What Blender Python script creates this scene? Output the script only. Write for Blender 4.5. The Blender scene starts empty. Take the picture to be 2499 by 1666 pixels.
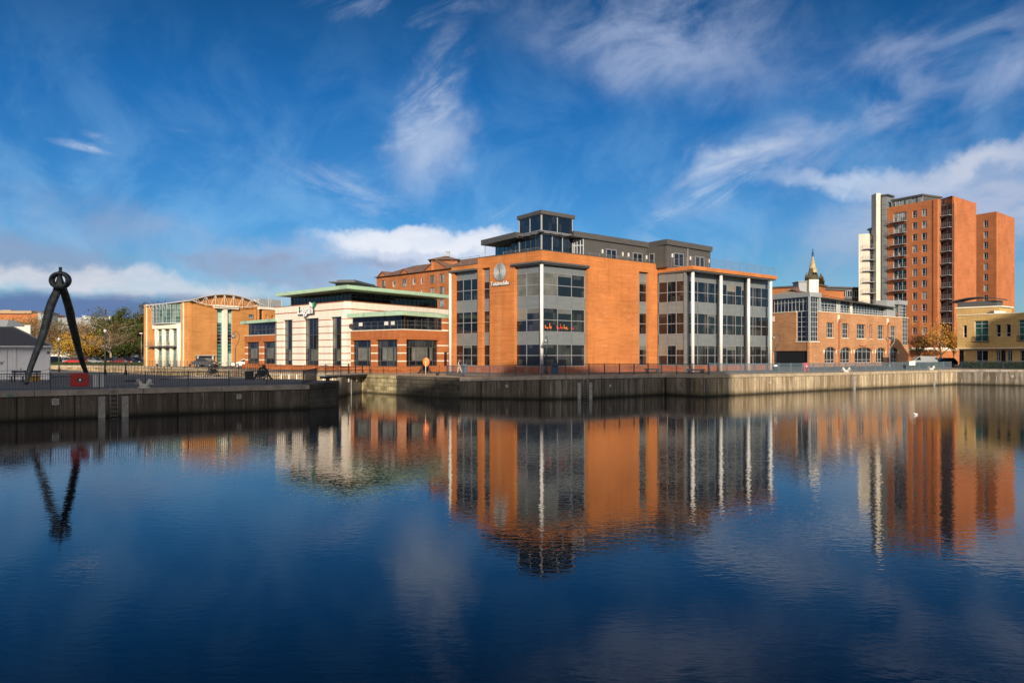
import bpy, bmesh, math, random
from mathutils import Vector, Matrix
from mathutils.geometry import tessellate_polygon
random.seed(7)
R = math.radians
S = bpy.context.scene
COL = S.collection

# ------------------------------------------------------------------ camera
FPX = 2000.0; CX = 1249.5; HOR = 867.0; EYE = 4.2
cam_d = bpy.data.cameras.new('camera'); cam = bpy.data.objects.new('camera', cam_d); COL.objects.link(cam)
cam.location = (0, 0, EYE); cam.rotation_euler = (R(90), 0, 0)
cam_d.sensor_width = 36; cam_d.lens = 36*FPX/2499; cam_d.shift_y = 34/2499
cam_d.clip_end = 6000; cam_d.clip_start = .1
S.camera = cam

# ------------------------------------------------------------------ light
SUN_EL = 17.0
SH = Vector((0.12, -0.993))                        # horizontal direction towards the sun (behind the viewer)
sd = bpy.data.lights.new('sun', 'SUN'); so = bpy.data.objects.new('sun', sd); COL.objects.link(so)
sv = Vector((SH.x*math.cos(R(SUN_EL)), SH.y*math.cos(R(SUN_EL)), math.sin(R(SUN_EL))))
so.rotation_euler = sv.to_track_quat('Z', 'Y').to_euler()
sd.energy = 4.1; sd.angle = R(0.6); sd.color = (1.0, .86, .68)
S.view_settings.view_transform = 'Standard'; S.view_settings.look = 'None'
S.view_settings.exposure = 0.5; S.view_settings.gamma = 1
S.view_settings.use_curve_mapping = False

def make_world():
    w = bpy.data.worlds.new('World'); S.world = w; w.use_nodes = True
    nt = w.node_tree; N = nt.nodes; L = nt.links; N.clear()
    out = N.new('ShaderNodeOutputWorld'); bg = N.new('ShaderNodeBackground')
    bg.inputs['Strength'].default_value = 0.075
    L.new(bg.outputs[0], out.inputs[0])
    sky = N.new('ShaderNodeTexSky'); sky.sky_type = 'NISHITA'; sky.sun_disc = False
    sky.sun_elevation = R(SUN_EL); sky.sun_rotation = math.atan2(SH.x, SH.y)
    sky.air_density = 1.0; sky.dust_density = 0.3; sky.ozone_density = 3.0; sky.altitude = 100
    tc = N.new('ShaderNodeTexCoord'); sep = N.new('ShaderNodeSeparateXYZ'); L.new(tc.outputs['Generated'], sep.inputs[0])
    def M(op, a, b=None, clamp=False):
        m = N.new('ShaderNodeMath'); m.operation = op; m.use_clamp = clamp
        for i, v in enumerate((a, b)):
            if v is None: continue
            if isinstance(v, (int, float)): m.inputs[i].default_value = v
            else: L.new(v, m.inputs[i])
        return m.outputs[0]
    az = M('MULTIPLY', M('ARCTAN2', sep.outputs[0], sep.outputs[1]), 20.0)
    el = M('MULTIPLY', M('ARCSINE', sep.outputs[2]), 20.0)
    cmb = N.new('ShaderNodeCombineXYZ'); L.new(az, cmb.inputs[0]); L.new(el, cmb.inputs[1])
    P = cmb.outputs[0]                       # unit = 1/20 rad (about 100 px of the photo)
    def mapping(v, loc=(0,0,0), rot=0, sc=(1,1,1), typ='TEXTURE'):
        m = N.new('ShaderNodeMapping'); m.vector_type = typ; L.new(v, m.inputs[0])
        m.inputs['Location'].default_value = loc; m.inputs['Rotation'].default_value = (0,0,rot); m.inputs['Scale'].default_value = sc
        return m.outputs[0]
    def noise(v, scale, detail=6, rough=.6, dist=0.0):
        n = N.new('ShaderNodeTexNoise'); L.new(v, n.inputs['Vector']); n.inputs['Scale'].default_value = scale
        n.inputs['Detail'].default_value = detail; n.inputs['Roughness'].default_value = rough; n.inputs['Distortion'].default_value = dist
        return n
    def mr(v, a, b, c=0., d=1., smooth=True):
        m = N.new('ShaderNodeMapRange'); m.interpolation_type = 'SMOOTHSTEP' if smooth else 'LINEAR'
        L.new(v, m.inputs[0]); m.inputs[1].default_value = a; m.inputs[2].default_value = b
        m.inputs[3].default_value = c; m.inputs[4].default_value = d
        return m.outputs[0]
    def mix(f, a, b):
        m = N.new('ShaderNodeMix'); m.data_type = 'RGBA'
        if isinstance(f, float): m.inputs[0].default_value = f
        else: L.new(f, m.inputs[0])
        for k, v in ((6, a), (7, b)):
            if isinstance(v, tuple): m.inputs[k].default_value = (*v, 1)
            else: L.new(v, m.inputs[k])
        return m.outputs[2]
    # distorted position
    dn = noise(P, .8, 5, .6)
    sc = N.new('ShaderNodeVectorMath'); sc.operation = 'MULTIPLY_ADD'
    L.new(dn.outputs['Color'], sc.inputs[0]); sc.inputs[1].default_value = (1.9, 1.2, 0); L.new(P, sc.inputs[2])
    off = N.new('ShaderNodeVectorMath'); off.operation = 'ADD'; L.new(sc.outputs[0], off.inputs[0]); off.inputs[1].default_value = (-.95, -.6, 0)
    D = off.outputs[0]
    # streaky wisps rising to the right, and billows
    wisp = mr(noise(mapping(P, rot=R(28), sc=(3.2, 1, 1)), 1.1, 9, .66, .9).outputs[0], .40, .72)
    softS = mr(noise(mapping(P, rot=R(10), sc=(1.5, 1, 1)), .8, 8, .62, .4).outputs[0], .28, .70)
    wispS = mr(noise(mapping(P, rot=R(20), sc=(2.0, 1, 1)), .9, 7, .56, .5).outputs[0], .34, .80)
    wisp2 = mr(noise(mapping(P, rot=R(-12), sc=(3.5, 1, 1)), .8, 9, .66, .6).outputs[0], .42, .74)
    soft = mr(noise(P, .45, 6, .6, .5).outputs[0], .38, .68)
    bill = mr(noise(mapping(P, sc=(2.4, 1, 1)), 1.5, 9, .6, .2).outputs[0], .35, .62)
    def pxc(px, py):
        x = (px-CX)/FPX; z = (HOR-py)/FPX
        return (math.atan2(x, 1)*20, math.asin(z/math.sqrt(1+x*x+z*z))*20, 0)
    def blob(px, py, rx, ry, rot=0, edge=1.0, v=None):
        ln = N.new('ShaderNodeVectorMath'); ln.operation = 'LENGTH'
        L.new(mapping(v or D, loc=pxc(px, py), rot=R(rot), sc=(rx/100, ry/100, 1)), ln.inputs[0])
        return mr(ln.outputs['Value'], 1.0, 1.0-edge)
    col = sky.outputs[0]
    hs = N.new('ShaderNodeHueSaturation'); hs.inputs['Saturation'].default_value = 1.28; hs.inputs['Value'].default_value = 1.0
    L.new(col, hs.inputs['Color']); col = hs.outputs[0]
    # the clear sky: deeper away from the horizon as the photograph's polarised blue is
    elr = mr(el, -1.0, 9.0, 0, 1, False)
    ramp = N.new('ShaderNodeValToRGB'); cr = ramp.color_ramp
    cr.elements[0].position = 0.1; cr.elements[0].color = (.48, .66, .78, 1)
    cr.elements[1].position = 1.0; cr.elements[1].color = (.17, .36, .46, 1)
    e = cr.elements.new(.4); e.color = (.36, .63, .86, 1)
    e = cr.elements.new(.7); e.color = (.20, .53, .76, 1)
    L.new(elr, ramp.inputs[0])
    mm = N.new('ShaderNodeMix'); mm.data_type = 'RGBA'; mm.blend_type = 'MULTIPLY'; mm.inputs[0].default_value = 1
    L.new(col, mm.inputs[6]); L.new(ramp.outputs[0], mm.inputs[7]); col = mm.outputs[2]
    # soft general veil
    WH = (7.6, 8.1, 8.9); LAV = (3.9, 4.7, 6.6); GREY = (2.6, 3.3, 4.9); SLATE = (1.10, 1.75, 3.7); CREAM = (9.6, 9.0, 8.6)
    def lay(col, f, c, s): return mix(M('MULTIPLY', f, s, True), col, c)
    col = lay(col, M('MULTIPLY', soft, mr(el, 9., 0.5)), (3.4, 6.1, 8.9), .36)
    W = lambda *a: blob(*a)
    for (m, tex, c, s) in (
        (blob(1620, 90, 500, 190, -8, 1.), softS, LAV, .72), (blob(1560, 150, 400, 110, -15, 1.), wispS, LAV, .62),
        (blob(1050, 360, 160, 130, 40, 1.), None, WH, .42), (blob(1040, 260, 90, 260, -28, 1.), wisp, WH, .5),
        (blob(1000, 20, 320, 45, 5, 1.), wisp, LAV, .5),
        (blob(2010, 330, 640, 140, 20, 1.), wispS, LAV, .85), (blob(2350, 190, 300, 190, 30, 1.), wispS, LAV, .7), (blob(2100, 150, 300, 60, 15, 1.), wispS, LAV, .5),
        (blob(1780, 400, 190, 60, 10, 1.), wispS, WH, .75), (blob(1690, 500, 330, 40, 27, 1.), wisp, WH, .55),
        (blob(900, 500, 420, 90, -18, 1.), wisp2, WH, .45), (blob(1250, 520, 110, 50, 10, 1.), wisp, WH, .6),
        (blob(235, 362, 110, 15, -5, 1., P), wisp2, WH, .9), (blob(460, 318, 60, 8, -3, 1., P), wisp2, WH, .6),
        (blob(250, 340, 60, 14, -16, 1., P), wisp2, WH, .5),
        (blob(230, 520, 300, 75, -12, 1.), softS, GREY, .6), (blob(100, 560, 260, 60, -5, 1.), softS, LAV, .35), (blob(560, 600, 330, 60, -8, 1.), softS, LAV, .5), (blob(330, 610, 260, 40, -18, 1.), wisp2, GREY, .4),
        (blob(60, 640, 330, 75, -4, .7), None, GREY, .75),
        (blob(2000, 620, 420, 130, 3, 1.), soft, GREY, .55), (blob(2460, 640, 240, 160, 0, .8), soft, GREY, .5),
        (blob(1450, 620, 300, 60, 5, 1.), wisp2, WH, .35),
    ):
        f = m if tex is None else M('MULTIPLY', m, tex)
        col = lay(col, f, c, s)
    # cumulus bank above the low roofs
    col = lay(col, M('MULTIPLY', blob(920, 655, 600, 115, 2, .7), mr(bill, 0, 1, .5, 1)), LAV, .85)
    col = lay(col, blob(1040, 610, 300, 58, -5, .5), (6.1, 6.8, 8.2), .85)
    col = lay(col, M('MULTIPLY', blob(1030, 582, 300, 38, -2, .45), mr(bill, 0, 1, .7, 1)), (8.0, 8.3, 9.0), .85)
    col = lay(col, M('MULTIPLY', blob(860, 640, 300, 30, -2, .8), bill), GREY, .7)
    col = lay(col, M('MULTIPLY', blob(660, 655, 200, 55, -6, .8), mr(bill, 0, 1, .4, 1)), GREY, .85)
    col = lay(col, blob(480, 640, 60, 20, -6, .9), GREY, .6)
    # right hand bank
    col = lay(col, M('MULTIPLY', blob(2380, 500, 470, 130, 6, .8), mr(bill, 0, 1, .7, 1)), (4.5, 5.1, 6.6), .85)
    col = lay(col, blob(2060, 448, 260, 34, -8, 1.), WH, .5)
    col = lay(col, blob(2400, 400, 230, 40, 12, .9), (6.4, 6.6, 7.5), .7)
    col = lay(col, M('MULTIPLY', blob(1800, 660, 130, 45, -4, .9), soft), GREY, .9)
    # bright low band and the slate rain cloud under it at the left
    col = lay(col, M('MULTIPLY', blob(240, 700, 560, 46, -2, .7), mr(bill, 0, 1, .75, 1)), (6.4, 6.6, 7.3), .92)
    col = lay(col, M('MULTIPLY', mr(M('ADD', el, M('MULTIPLY', M('SUBTRACT', noise(mapping(P, sc=(2.5,1,1)), 1.6, 5, .6).outputs[0], .5), .42)), 1.44, 1.16), mr(az, -5.2, -6.4)), SLATE, .93)
    col = lay(col, mr(el, .1, -.05), (.9, 1.1, 1.5), 1.)
    col = lay(col, M('MULTIPLY', mr(sep.outputs[1], -.15, -.5), mr(sep.outputs[2], -.02, .1)), (15.5, 14.2, 12.8), .62)  # bright cloud added behind the viewer to fill the shaded faces
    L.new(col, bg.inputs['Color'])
make_world()

# ------------------------------------------------------------------ helpers
def rx(px): return (px-CX)/FPX
def gp(px, Y): return Vector((rx(px)*Y, Y))                       # plan point seen at column px, Y metres away
def zz(py, Y): return EYE+(HOR-py)*Y/FPX

class MB:
    def __init__(s): s.v = []; s.f = []; s.sm = []
    def face(s, pts, sm=False):
        i = len(s.v); s.v += [Vector(p) for p in pts]; s.f.append(list(range(i, i+len(pts)))); s.sm.append(sm)
    def grid(s, pts, faces, sm=False):
        i = len(s.v); s.v += [Vector(p) for p in pts]
        for f in faces: s.f.append([i+k for k in f]); s.sm.append(sm)
    def hexa(s, p):                                            # 8 points: bottom 0-3, top 4-7
        s.grid(p, [(0,3,2,1),(4,5,6,7),(0,1,5,4),(1,2,6,5),(2,3,7,6),(3,0,4,7)])
    def box(s, x0, x1, y0, y1, z0, z1):
        s.hexa([(x0,y0,z0),(x1,y0,z0),(x1,y1,z0),(x0,y1,z0),(x0,y0,z1),(x1,y0,z1),(x1,y1,z1),(x0,y1,z1)])
    def obox(s, c, size, rz=0, M=None):
        M = M or Matrix.Rotation(rz, 3, 'Z'); hx, hy, hz = [k/2 for k in size]
        s.hexa([Vector(c)+M@Vector(q) for q in ((-hx,-hy,-hz),(hx,-hy,-hz),(hx,hy,-hz),(-hx,hy,-hz),(-hx,-hy,hz),(hx,-hy,hz),(hx,hy,hz),(-hx,hy,hz))])
    def prism(s, poly, z0, z1):
        n = len(poly); lo = [Vector((p[0], p[1], z0)) for p in poly]; hi = [Vector((p[0], p[1], z1)) for p in poly]
        i = len(s.v); s.v += lo+hi
        for k in range(n):
            a, b = k, (k+1) % n; s.f.append([i+a, i+b, i+n+b, i+n+a]); s.sm.append(False)
        for t in tessellate_polygon([lo]):
            s.f.append([i+t[0], i+t[2], i+t[1]]); s.sm.append(False); s.f.append([i+n+t[0], i+n+t[1], i+n+t[2]]); s.sm.append(False)
    def tube(s, pts, rad, n=6, cap=True):
        pts = [Vector(p) for p in pts]
        if not isinstance(rad, (list, tuple)): rad = [rad]*len(pts)
        base = len(s.v); prev = None
        for k, p in enumerate(pts):
            t = (pts[min(k+1, len(pts)-1)]-pts[max(k-1, 0)])
            t = t.normalized() if t.length > 1e-9 else Vector((0,0,1))
            a = prev if prev is not None else (Vector((1,0,0)) if abs(t.x) < .8 else Vector((0,1,0)))
            a = (a-t*a.dot(t)); a = a.normalized() if a.length > 1e-6 else t.orthogonal().normalized()
            prev = a; b = t.cross(a)
            r = rad[k]; ra, rb = r if isinstance(r, tuple) else (r, r)
            for j in range(n):
                th = 2*math.pi*j/n; s.v.append(p+a*(ra*math.cos(th))+b*(rb*math.sin(th)))
        for k in range(len(pts)-1):
            for j in range(n):
                q = base+k*n; s.f.append([q+j, q+(j+1) % n, q+n+(j+1) % n, q+n+j]); s.sm.append(n > 4)
        if cap:
            s.f.append([base+j for j in range(n)][::-1]); s.sm.append(False)
            s.f.append([base+(len(pts)-1)*n+j for j in range(n)]); s.sm.append(False)
    def lathe(s, c, prof, n=12, M=None):
        c = Vector(c); base = len(s.v)
        for (r, z) in prof:
            for j in range(n):
                th = 2*math.pi*j/n; p = Vector((r*math.cos(th), r*math.sin(th), z)); s.v.append(c+(M@p if M else p))
        for k in range(len(prof)-1):
            for j in range(n):
                q = base+k*n; s.f.append([q+j, q+(j+1) % n, q+n+(j+1) % n, q+n+j]); s.sm.append(True)
        s.f.append([base+j for j in range(n)][::-1]); s.sm.append(False)
        s.f.append([base+(len(prof)-1)*n+j for j in range(n)]); s.sm.append(False)
    def ball(s, c, r, n=10, m=7, sz=(1,1,1)):
        prof = [(r*math.sin(math.pi*k/m)+1e-4, -r*math.cos(math.pi*k/m)) for k in range(m+1)]
        s.lathe(c, prof, n, Matrix.Diagonal(Vector(sz)))
    def torus(s, c, Rr, r, M=None, n=28, m=8, sc=(1,1,1)):
        c = Vector(c); base = len(s.v)
        for i in range(n):
            a = 2*math.pi*i/n
            for j in range(m):
                b = 2*math.pi*j/m; q = Vector(((Rr+r*math.cos(b))*math.cos(a)*sc[0], r*math.sin(b)*sc[1], (Rr+r*math.cos(b))*math.sin(a)*sc[2]))
                s.v.append(c+(M@q if M else q))
        for i in range(n):
            for j in range(m):
                s.f.append([base+i*m+j, base+((i+1) % n)*m+j, base+((i+1) % n)*m+(j+1) % m, base+i*m+(j+1) % m]); s.sm.append(True)

def wloc(o):
    p = Vector((0,0,0))
    while o is not None: p += o.location; o = o.parent
    return p
def obj(name, mb, m, parent=None, origin=None):
    me = bpy.data.meshes.new(name)
    off = wloc(parent) if parent else (Vector(origin) if origin is not None else Vector((0,0,0)))
    me.from_pydata([tuple(v-off) for v in mb.v], [], mb.f); me.validate()
    if len(me.polygons) == len(mb.sm):
        me.polygons.foreach_set('use_smooth', mb.sm)
    bm = bmesh.new(); bm.from_mesh(me); bmesh.ops.recalc_face_normals(bm, faces=bm.faces); bm.to_mesh(me); bm.free()
    me.materials.append(m)
    o = bpy.data.objects.new(name, me); COL.objects.link(o)
    if parent: o.parent = parent
    else: o.location = off
    return o
def tag(o, label=None, cat=None, group=None, kind=None):
    for k, v in (('label', label), ('category', cat), ('group', group), ('kind', kind)):
        if v: o[k] = v
    return o
def thing(name, label, cat, loc=(0,0,0), group=None):
    o = bpy.data.objects.new(name, None); COL.objects.link(o); o.location = loc; o.empty_display_size = .2
    return tag(o, label, cat, group)
def copy_tree(o, parent=None):
    c = o.copy(); COL.objects.link(c); c.parent = parent
    for ch in o.children: copy_tree(ch, c)
    return c

# ------------------------------------------------------------------ materials
def nodes(name):
    m = bpy.data.materials.new(name); m.use_nodes = True; nt = m.node_tree
    return m, nt, nt.nodes['Principled BSDF'], nt.nodes, nt.links
class NB:
    def __init__(s, nt): s.N = nt.nodes; s.L = nt.links; s.g = None
    def pos(s):
        if not s.g: s.g = s.N.new('ShaderNodeNewGeometry')
        return s.g.outputs['Position']
    def map(s, sc=(1,1,1), loc=(0,0,0), rot=0):
        m = s.N.new('ShaderNodeMapping'); s.L.new(s.pos(), m.inputs[0]); m.inputs['Scale'].default_value = sc
        m.inputs['Location'].default_value = loc; m.inputs['Rotation'].default_value = (0,0,rot); return m.outputs[0]
    def noise(s, v, scale, det=4, rough=.6, dist=0):
        n = s.N.new('ShaderNodeTexNoise'); s.L.new(v, n.inputs['Vector']); n.inputs['Scale'].default_value = scale
        n.inputs['Detail'].default_value = det; n.inputs['Roughness'].default_value = rough; n.inputs['Distortion'].default_value = dist
        return n.outputs['Fac']
    def mr(s, v, a, b, c=0., d=1.):
        m = s.N.new('ShaderNodeMapRange'); s.L.new(v, m.inputs[0])
        for i, k in enumerate((a, b, c, d)): m.inputs[i+1].default_value = k
        return m.outputs[0]
    def math(s, op, a, b=None, clamp=False):
        m = s.N.new('ShaderNodeMath'); m.operation = op; m.use_clamp = clamp
        for i, v in enumerate((a, b)):
            if v is None: continue
            if isinstance(v, (int, float)): m.inputs[i].default_value = v
            else: s.L.new(v, m.inputs[i])
        return m.outputs[0]
    def mix(s, f, a, b, mode='MIX'):
        m = s.N.new('ShaderNodeMix'); m.data_type = 'RGBA'; m.blend_type = mode
        if isinstance(f, (int, float)): m.inputs[0].default_value = f
        else: s.L.new(f, m.inputs[0])
        for k, v in ((6, a), (7, b)):
            if isinstance(v, tuple): m.inputs[k].default_value = (*v[:3], 1)
            else: s.L.new(v, m.inputs[k])
        return m.outputs[2]
    def sep(s):
        q = s.N.new('ShaderNodeSeparateXYZ'); s.L.new(s.pos(), q.inputs[0]); return q.outputs
    def bump(s, h, st, dist, P):
        b = s.N.new('ShaderNodeBump'); b.inputs['Strength'].default_value = st; b.inputs['Distance'].default_value = dist
        s.L.new(h, b.inputs['Height']); s.L.new(b.outputs[0], P.inputs['Normal'])
def hexc(r, g, b):
    f = lambda c: (c/255/12.92) if c/255 <= .04045 else ((c/255+.055)/1.055)**2.4
    return (f(r), f(g), f(b))
def plain(name, c, rough=.6, metal=0, var=.12, spec=.5, scale=.8):
    m, nt, P, N, L = nodes(name); b = NB(nt)
    n = b.noise(b.pos(), scale, 5, .65)
    f = b.mr(n, .3, .7, 1-var, 1+var)
    L.new(b.mix(1.0, c, b_rgb(b, f), 'MULTIPLY'), P.inputs['Base Color'])
    P.inputs['Roughness'].default_value = rough; P.inputs['Metallic'].default_value = metal; P.inputs['Specular IOR Level'].default_value = spec
    return m
def b_rgb(b, v):
    c = b.N.new('ShaderNodeCombineColor')
    for i in range(3): b.L.new(v, c.inputs[i])
    return c.outputs[0]
def brick(name, c, c2, mortar=(.45,.38,.30), u=(.74,.67), bw=.225, bh=.075, stain=False, band=None):
    m, nt, P, N, L = nodes(name); b = NB(nt); x, y, z = b.sep()
    uu = b.math('ADD', b.math('MULTIPLY', x, u[0]), b.math('MULTIPLY', y, u[1]))
    cb = N.new('ShaderNodeCombineXYZ'); L.new(uu, cb.inputs[0]); L.new(z, cb.inputs[1])
    t = N.new('ShaderNodeTexBrick'); L.new(cb.outputs[0], t.inputs['Vector'])
    t.inputs['Color1'].default_value = (*c, 1); t.inputs['Color2'].default_value = (*c2, 1); t.inputs['Mortar'].default_value = (*mortar, 1)
    t.inputs['Scale'].default_value = 1; t.inputs['Mortar Size'].default_value = .009; t.inputs['Brick Width'].default_value = bw; t.inputs['Row Height'].default_value = bh
    t.inputs['Bias'].default_value = -.1
    cc = t.outputs['Color']
    # courses and patches of slightly different fired brick
    n1 = b.noise(b.map((.35,.35,5)), 1.0, 5, .7); n2 = b.noise(b.pos(), .25, 4, .6)
    cc = b.mix(1.0, cc, b_rgb(b, b.mr(n1, .3, .7, .80, 1.14)), 'MULTIPLY')
    cc = b.mix(1.0, cc, b_rgb(b, b.mr(n2, .3, .7, .80, 1.10)), 'MULTIPLY')
    n3 = b.noise(b.map((1.4,1.4,.10), (2,7,1)), 1.0, 5, .7)
    cc = b.mix(b.mr(n3, .52, .74, 0, .34), cc, tuple(k*.52 for k in c2))
    if stain:                                             # white salt bloom on the wide blank wall
        s1 = b.noise(b.map((.9,.9,6)), 1.0, 6, .75); s2 = b.noise(b.map((.8,.8,.25), (3,1,0)), .9, 3, .5)
        zf = b.math('MULTIPLY', b.mr(z, 3.2, 5.5), b.mr(z, 11.0, 8.6)); xf = b.math('MULTIPLY', b.mr(x, 7.3, 8.6), b.mr(x, 15.6, 13.8))
        f = b.math('MULTIPLY', b.math('MULTIPLY', b.mr(s1, .54, .70), b.mr(s2, .50, .60)), b.math('MULTIPLY', zf, xf), True)
        cc = b.mix(b.math('MULTIPLY', f, .5), cc, (.62, .46, .36))
    if band:                                              # courses of another colour every `pitch` metres
        z0, pitch, h, bc = band
        fr = b.math('FRACT', b.math('DIVIDE', b.math('SUBTRACT', z, z0-pitch*20), pitch))
        cc = b.mix(b.math('LESS_THAN', fr, h/pitch), cc, bc)
    L.new(cc, P.inputs['Base Color']); P.inputs['Roughness'].default_value = .9; P.inputs['Specular IOR Level'].default_value = .15
    b.bump(t.outputs['Fac'], -.3, .01, P)
    return m
def banded(name, c, bc, z0, pitch, h):
    m, nt, P, N, L = nodes(name); b = NB(nt); x, y, z = b.sep()
    zw = b.math('ADD', z, b.math('MULTIPLY', b.noise(b.pos(), .9, 2), .03))
    fr = b.math('FRACT', b.math('DIVIDE', b.math('SUBTRACT', zw, z0-pitch*20), pitch))
    joint = b.math('LESS_THAN', fr, h/pitch)
    d = b.mr(b.noise(b.map((1.6,1.6,.25)), 1., 6, .7), .35, .75, 1.04, .84)
    cc = b.mix(1.0, b.mix(joint, c, bc), b_rgb(b, d), 'MULTIPLY')
    L.new(cc, P.inputs['Base Color']); P.inputs['Roughness'].default_value = .85; return m
def glassy(name, c, c2, cell=(1.1,1.1,1.25), curtain=.35, spec=.5, rough=.04):
    """window glass seen from outside by day: dark room, now and then a blind close behind it"""
    m, nt, P, N, L = nodes(name); b = NB(nt)
    sn = N.new('ShaderNodeVectorMath'); sn.operation = 'SNAP'; L.new(b.pos(), sn.inputs[0]); sn.inputs[1].default_value = cell
    wn = N.new('ShaderNodeTexWhiteNoise'); L.new(sn.outputs[0], wn.inputs[0])
    st = b.noise(b.map((7,7,.3)), 1., 3, .6)
    f = b.math('MULTIPLY', b.math('GREATER_THAN', wn.outputs['Value'], 1-curtain), b.mr(st, .35, .65, .25, 1.0))
    g = b.mr(b.noise(b.map((.5,.5,.9)), 1., 4, .6), .4, .65)
    cc = b.mix(b.math('MULTIPLY', g, .5), b.mix(f, c, c2), tuple(k*.5 for k in c))
    L.new(cc, P.inputs['Base Color']); P.inputs['Roughness'].default_value = rough; P.inputs['Specular IOR Level'].default_value = spec
    b.bump(b.noise(b.pos(), .5, 2), .04, .1, P)
    return m
def metalpanel(name, c, rough=.45, seam=(1.2, .02), u=(.74,.67), dark=.6):
    m, nt, P, N, L = nodes(name); b = NB(nt); x, y, z = b.sep()
    uu = b.math('ADD', b.math('MULTIPLY', x, u[0]), b.math('MULTIPLY', y, u[1]))
    fr = b.math('FRACT', b.math('DIVIDE', b.math('ADD', uu, 500), seam[0]))
    j = b.math('LESS_THAN', fr, seam[1]/seam[0])
    n = b.mr(b.noise(b.map((.7,.7,3)), 1., 5, .6), .3, .7, .88, 1.1)
    cc = b.mix(1., b.mix(j, c, tuple(k*dark for k in c)), b_rgb(b, n), 'MULTIPLY')
    L.new(cc, P.inputs['Base Color']); P.inputs['Roughness'].default_value = rough; P.inputs['Metallic'].default_value = .25
    return m
def quaystone(name, c, dark, ribs=True, lit=False):
    """concrete quay wall: ribbed face, panel joints, rain streaks and a wet foot"""
    m, nt, P, N, L = nodes(name); b = NB(nt); x, y, z = b.sep()
    s1 = b.noise(b.map((2.6,2.6,.07)), 1., 6, .75); s2 = b.noise(b.map((.28,.28,.05), (5,5,5)), 1., 3, .6); s3 = b.noise(b.pos(), 6, 5, .7)
    cc = b.mix(b.mr(s1, .42, .66), c, dark)
    cc = b.mix(b.mr(s2, .42, .6, 0, .7), cc, dark)
    cc = b.mix(1., cc, b_rgb(b, b.mr(s3, .3, .7, .8, 1.15)), 'MULTIPLY')
    uu0 = b.math('ADD', b.math('MULTIPLY', x, .79), b.math('MULTIPLY', y, .61)); c6 = N.new('ShaderNodeCombineXYZ'); L.new(uu0, c6.inputs[0]); L.new(b.math('MULTIPLY', z, .05), c6.inputs[1])
    s6 = b.noise(c6.outputs[0], 1.5, 3, .7); cc = b.mix(b.mr(s6, .50, .57, 0, .72), cc, dark)
    s7 = b.noise(c6.outputs[0], 2.7, 4, .7); cc = b.mix(b.mr(s7, .56, .62, 0, .7), cc, tuple(k*.7 for k in dark)); cc = b.mix(b.mr(s7, .40, .33, 0, .5), cc, tuple(min(.7, k*1.7) for k in c))
    s4 = b.noise(b.map((3.4,3.4,.22), (1,8,3)), 1., 4, .7); cc = b.mix(b.mr(s4, .60, .72, 0, .6), cc, tuple(min(.75, k*2.1) for k in c))
    s5 = b.noise(b.pos(), 1.4, 6, .75); cc = b.mix(b.mr(s5, .55, .68, 0, .55), cc, dark)
    algae = b.mr(b.math('ADD', z, b.math('MULTIPLY', b.noise(b.map((1.1,1.1,.6), (3,3,3)), 1., 4), .6)), .55, .9, 1, 0)
    cc = b.mix(b.math('MULTIPLY', algae, .45), cc, (.05,.05,.022))
    wet = b.mr(b.math('ADD', z, b.math('MULTIPLY', b.noise(b.map((.8,.8,.8)), 1., 3), .25)), .18, .42, 1, 0)
    cc = b.mix(b.math('MULTIPLY', wet, .85), cc, (.012, .011, .008))
    if ribs:
        uu = b.math('ADD', b.math('MULTIPLY', x, .79), b.math('MULTIPLY', y, .61))
        w = b.math('SINE', b.math('MULTIPLY', uu, 2*math.pi/.14))
        cc = b.mix(1., cc, b_rgb(b, b.mr(w, -1, 1, .85, 1.06)), 'MULTIPLY')
        j = b.math('LESS_THAN', b.math('FRACT', b.math('DIVIDE', b.math('ADD', uu, 300), 3.3)), .035)
        cc = b.mix(b.math('MULTIPLY', j, .8), cc, tuple(k*.25 for k in dark))
        b.bump(w, .4, .02, P)
    L.new(cc, P.inputs['Base Color']); P.inputs['Roughness'].default_value = .8; P.inputs['Specular IOR Level'].default_value = .25
    return m
def masonry(name, c, c2, bw=1.1, bh=.42):
    m, nt, P, N, L = nodes(name); b = NB(nt); x, y, z = b.sep()
    uu = b.math('ADD', b.math('MULTIPLY', x, .95), b.math('MULTIPLY', y, -.35))
    cb = N.new('ShaderNodeCombineXYZ'); L.new(uu, cb.inputs[0]); L.new(z, cb.inputs[1])
    t = N.new('ShaderNodeTexBrick'); L.new(cb.outputs[0], t.inputs['Vector'])
    t.inputs['Color1'].default_value = (*c, 1); t.inputs['Color2'].default_value = (*c2, 1); t.inputs['Mortar'].default_value = (*[k*.35 for k in c2], 1)
    t.inputs['Scale'].default_value = 1; t.inputs['Mortar Size'].default_value = .018; t.inputs['Brick Width'].default_value = bw; t.inputs['Row Height'].default_value = bh
    s = b.noise(b.pos(), .7, 7, .7)
    cc = b.mix(b.mr(s, .45, .62, 0, .8), t.outputs['Color'], tuple(k*.35 for k in c2))
    wet = b.mr(b.math('ADD', z, b.math('MULTIPLY', b.noise(b.pos(), 1.3, 3), .3)), .2, .45, 1, 0)
    cc = b.mix(b.math('MULTIPLY', wet, .8), cc, (.03, .028, .012))
    L.new(cc, P.inputs['Base Color']); P.inputs['Roughness'].default_value = .9
    b.bump(b.math('ADD', t.outputs['Fac'], b.noise(b.pos(), 4, 4)), -.8, .06, P)
    return m
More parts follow.
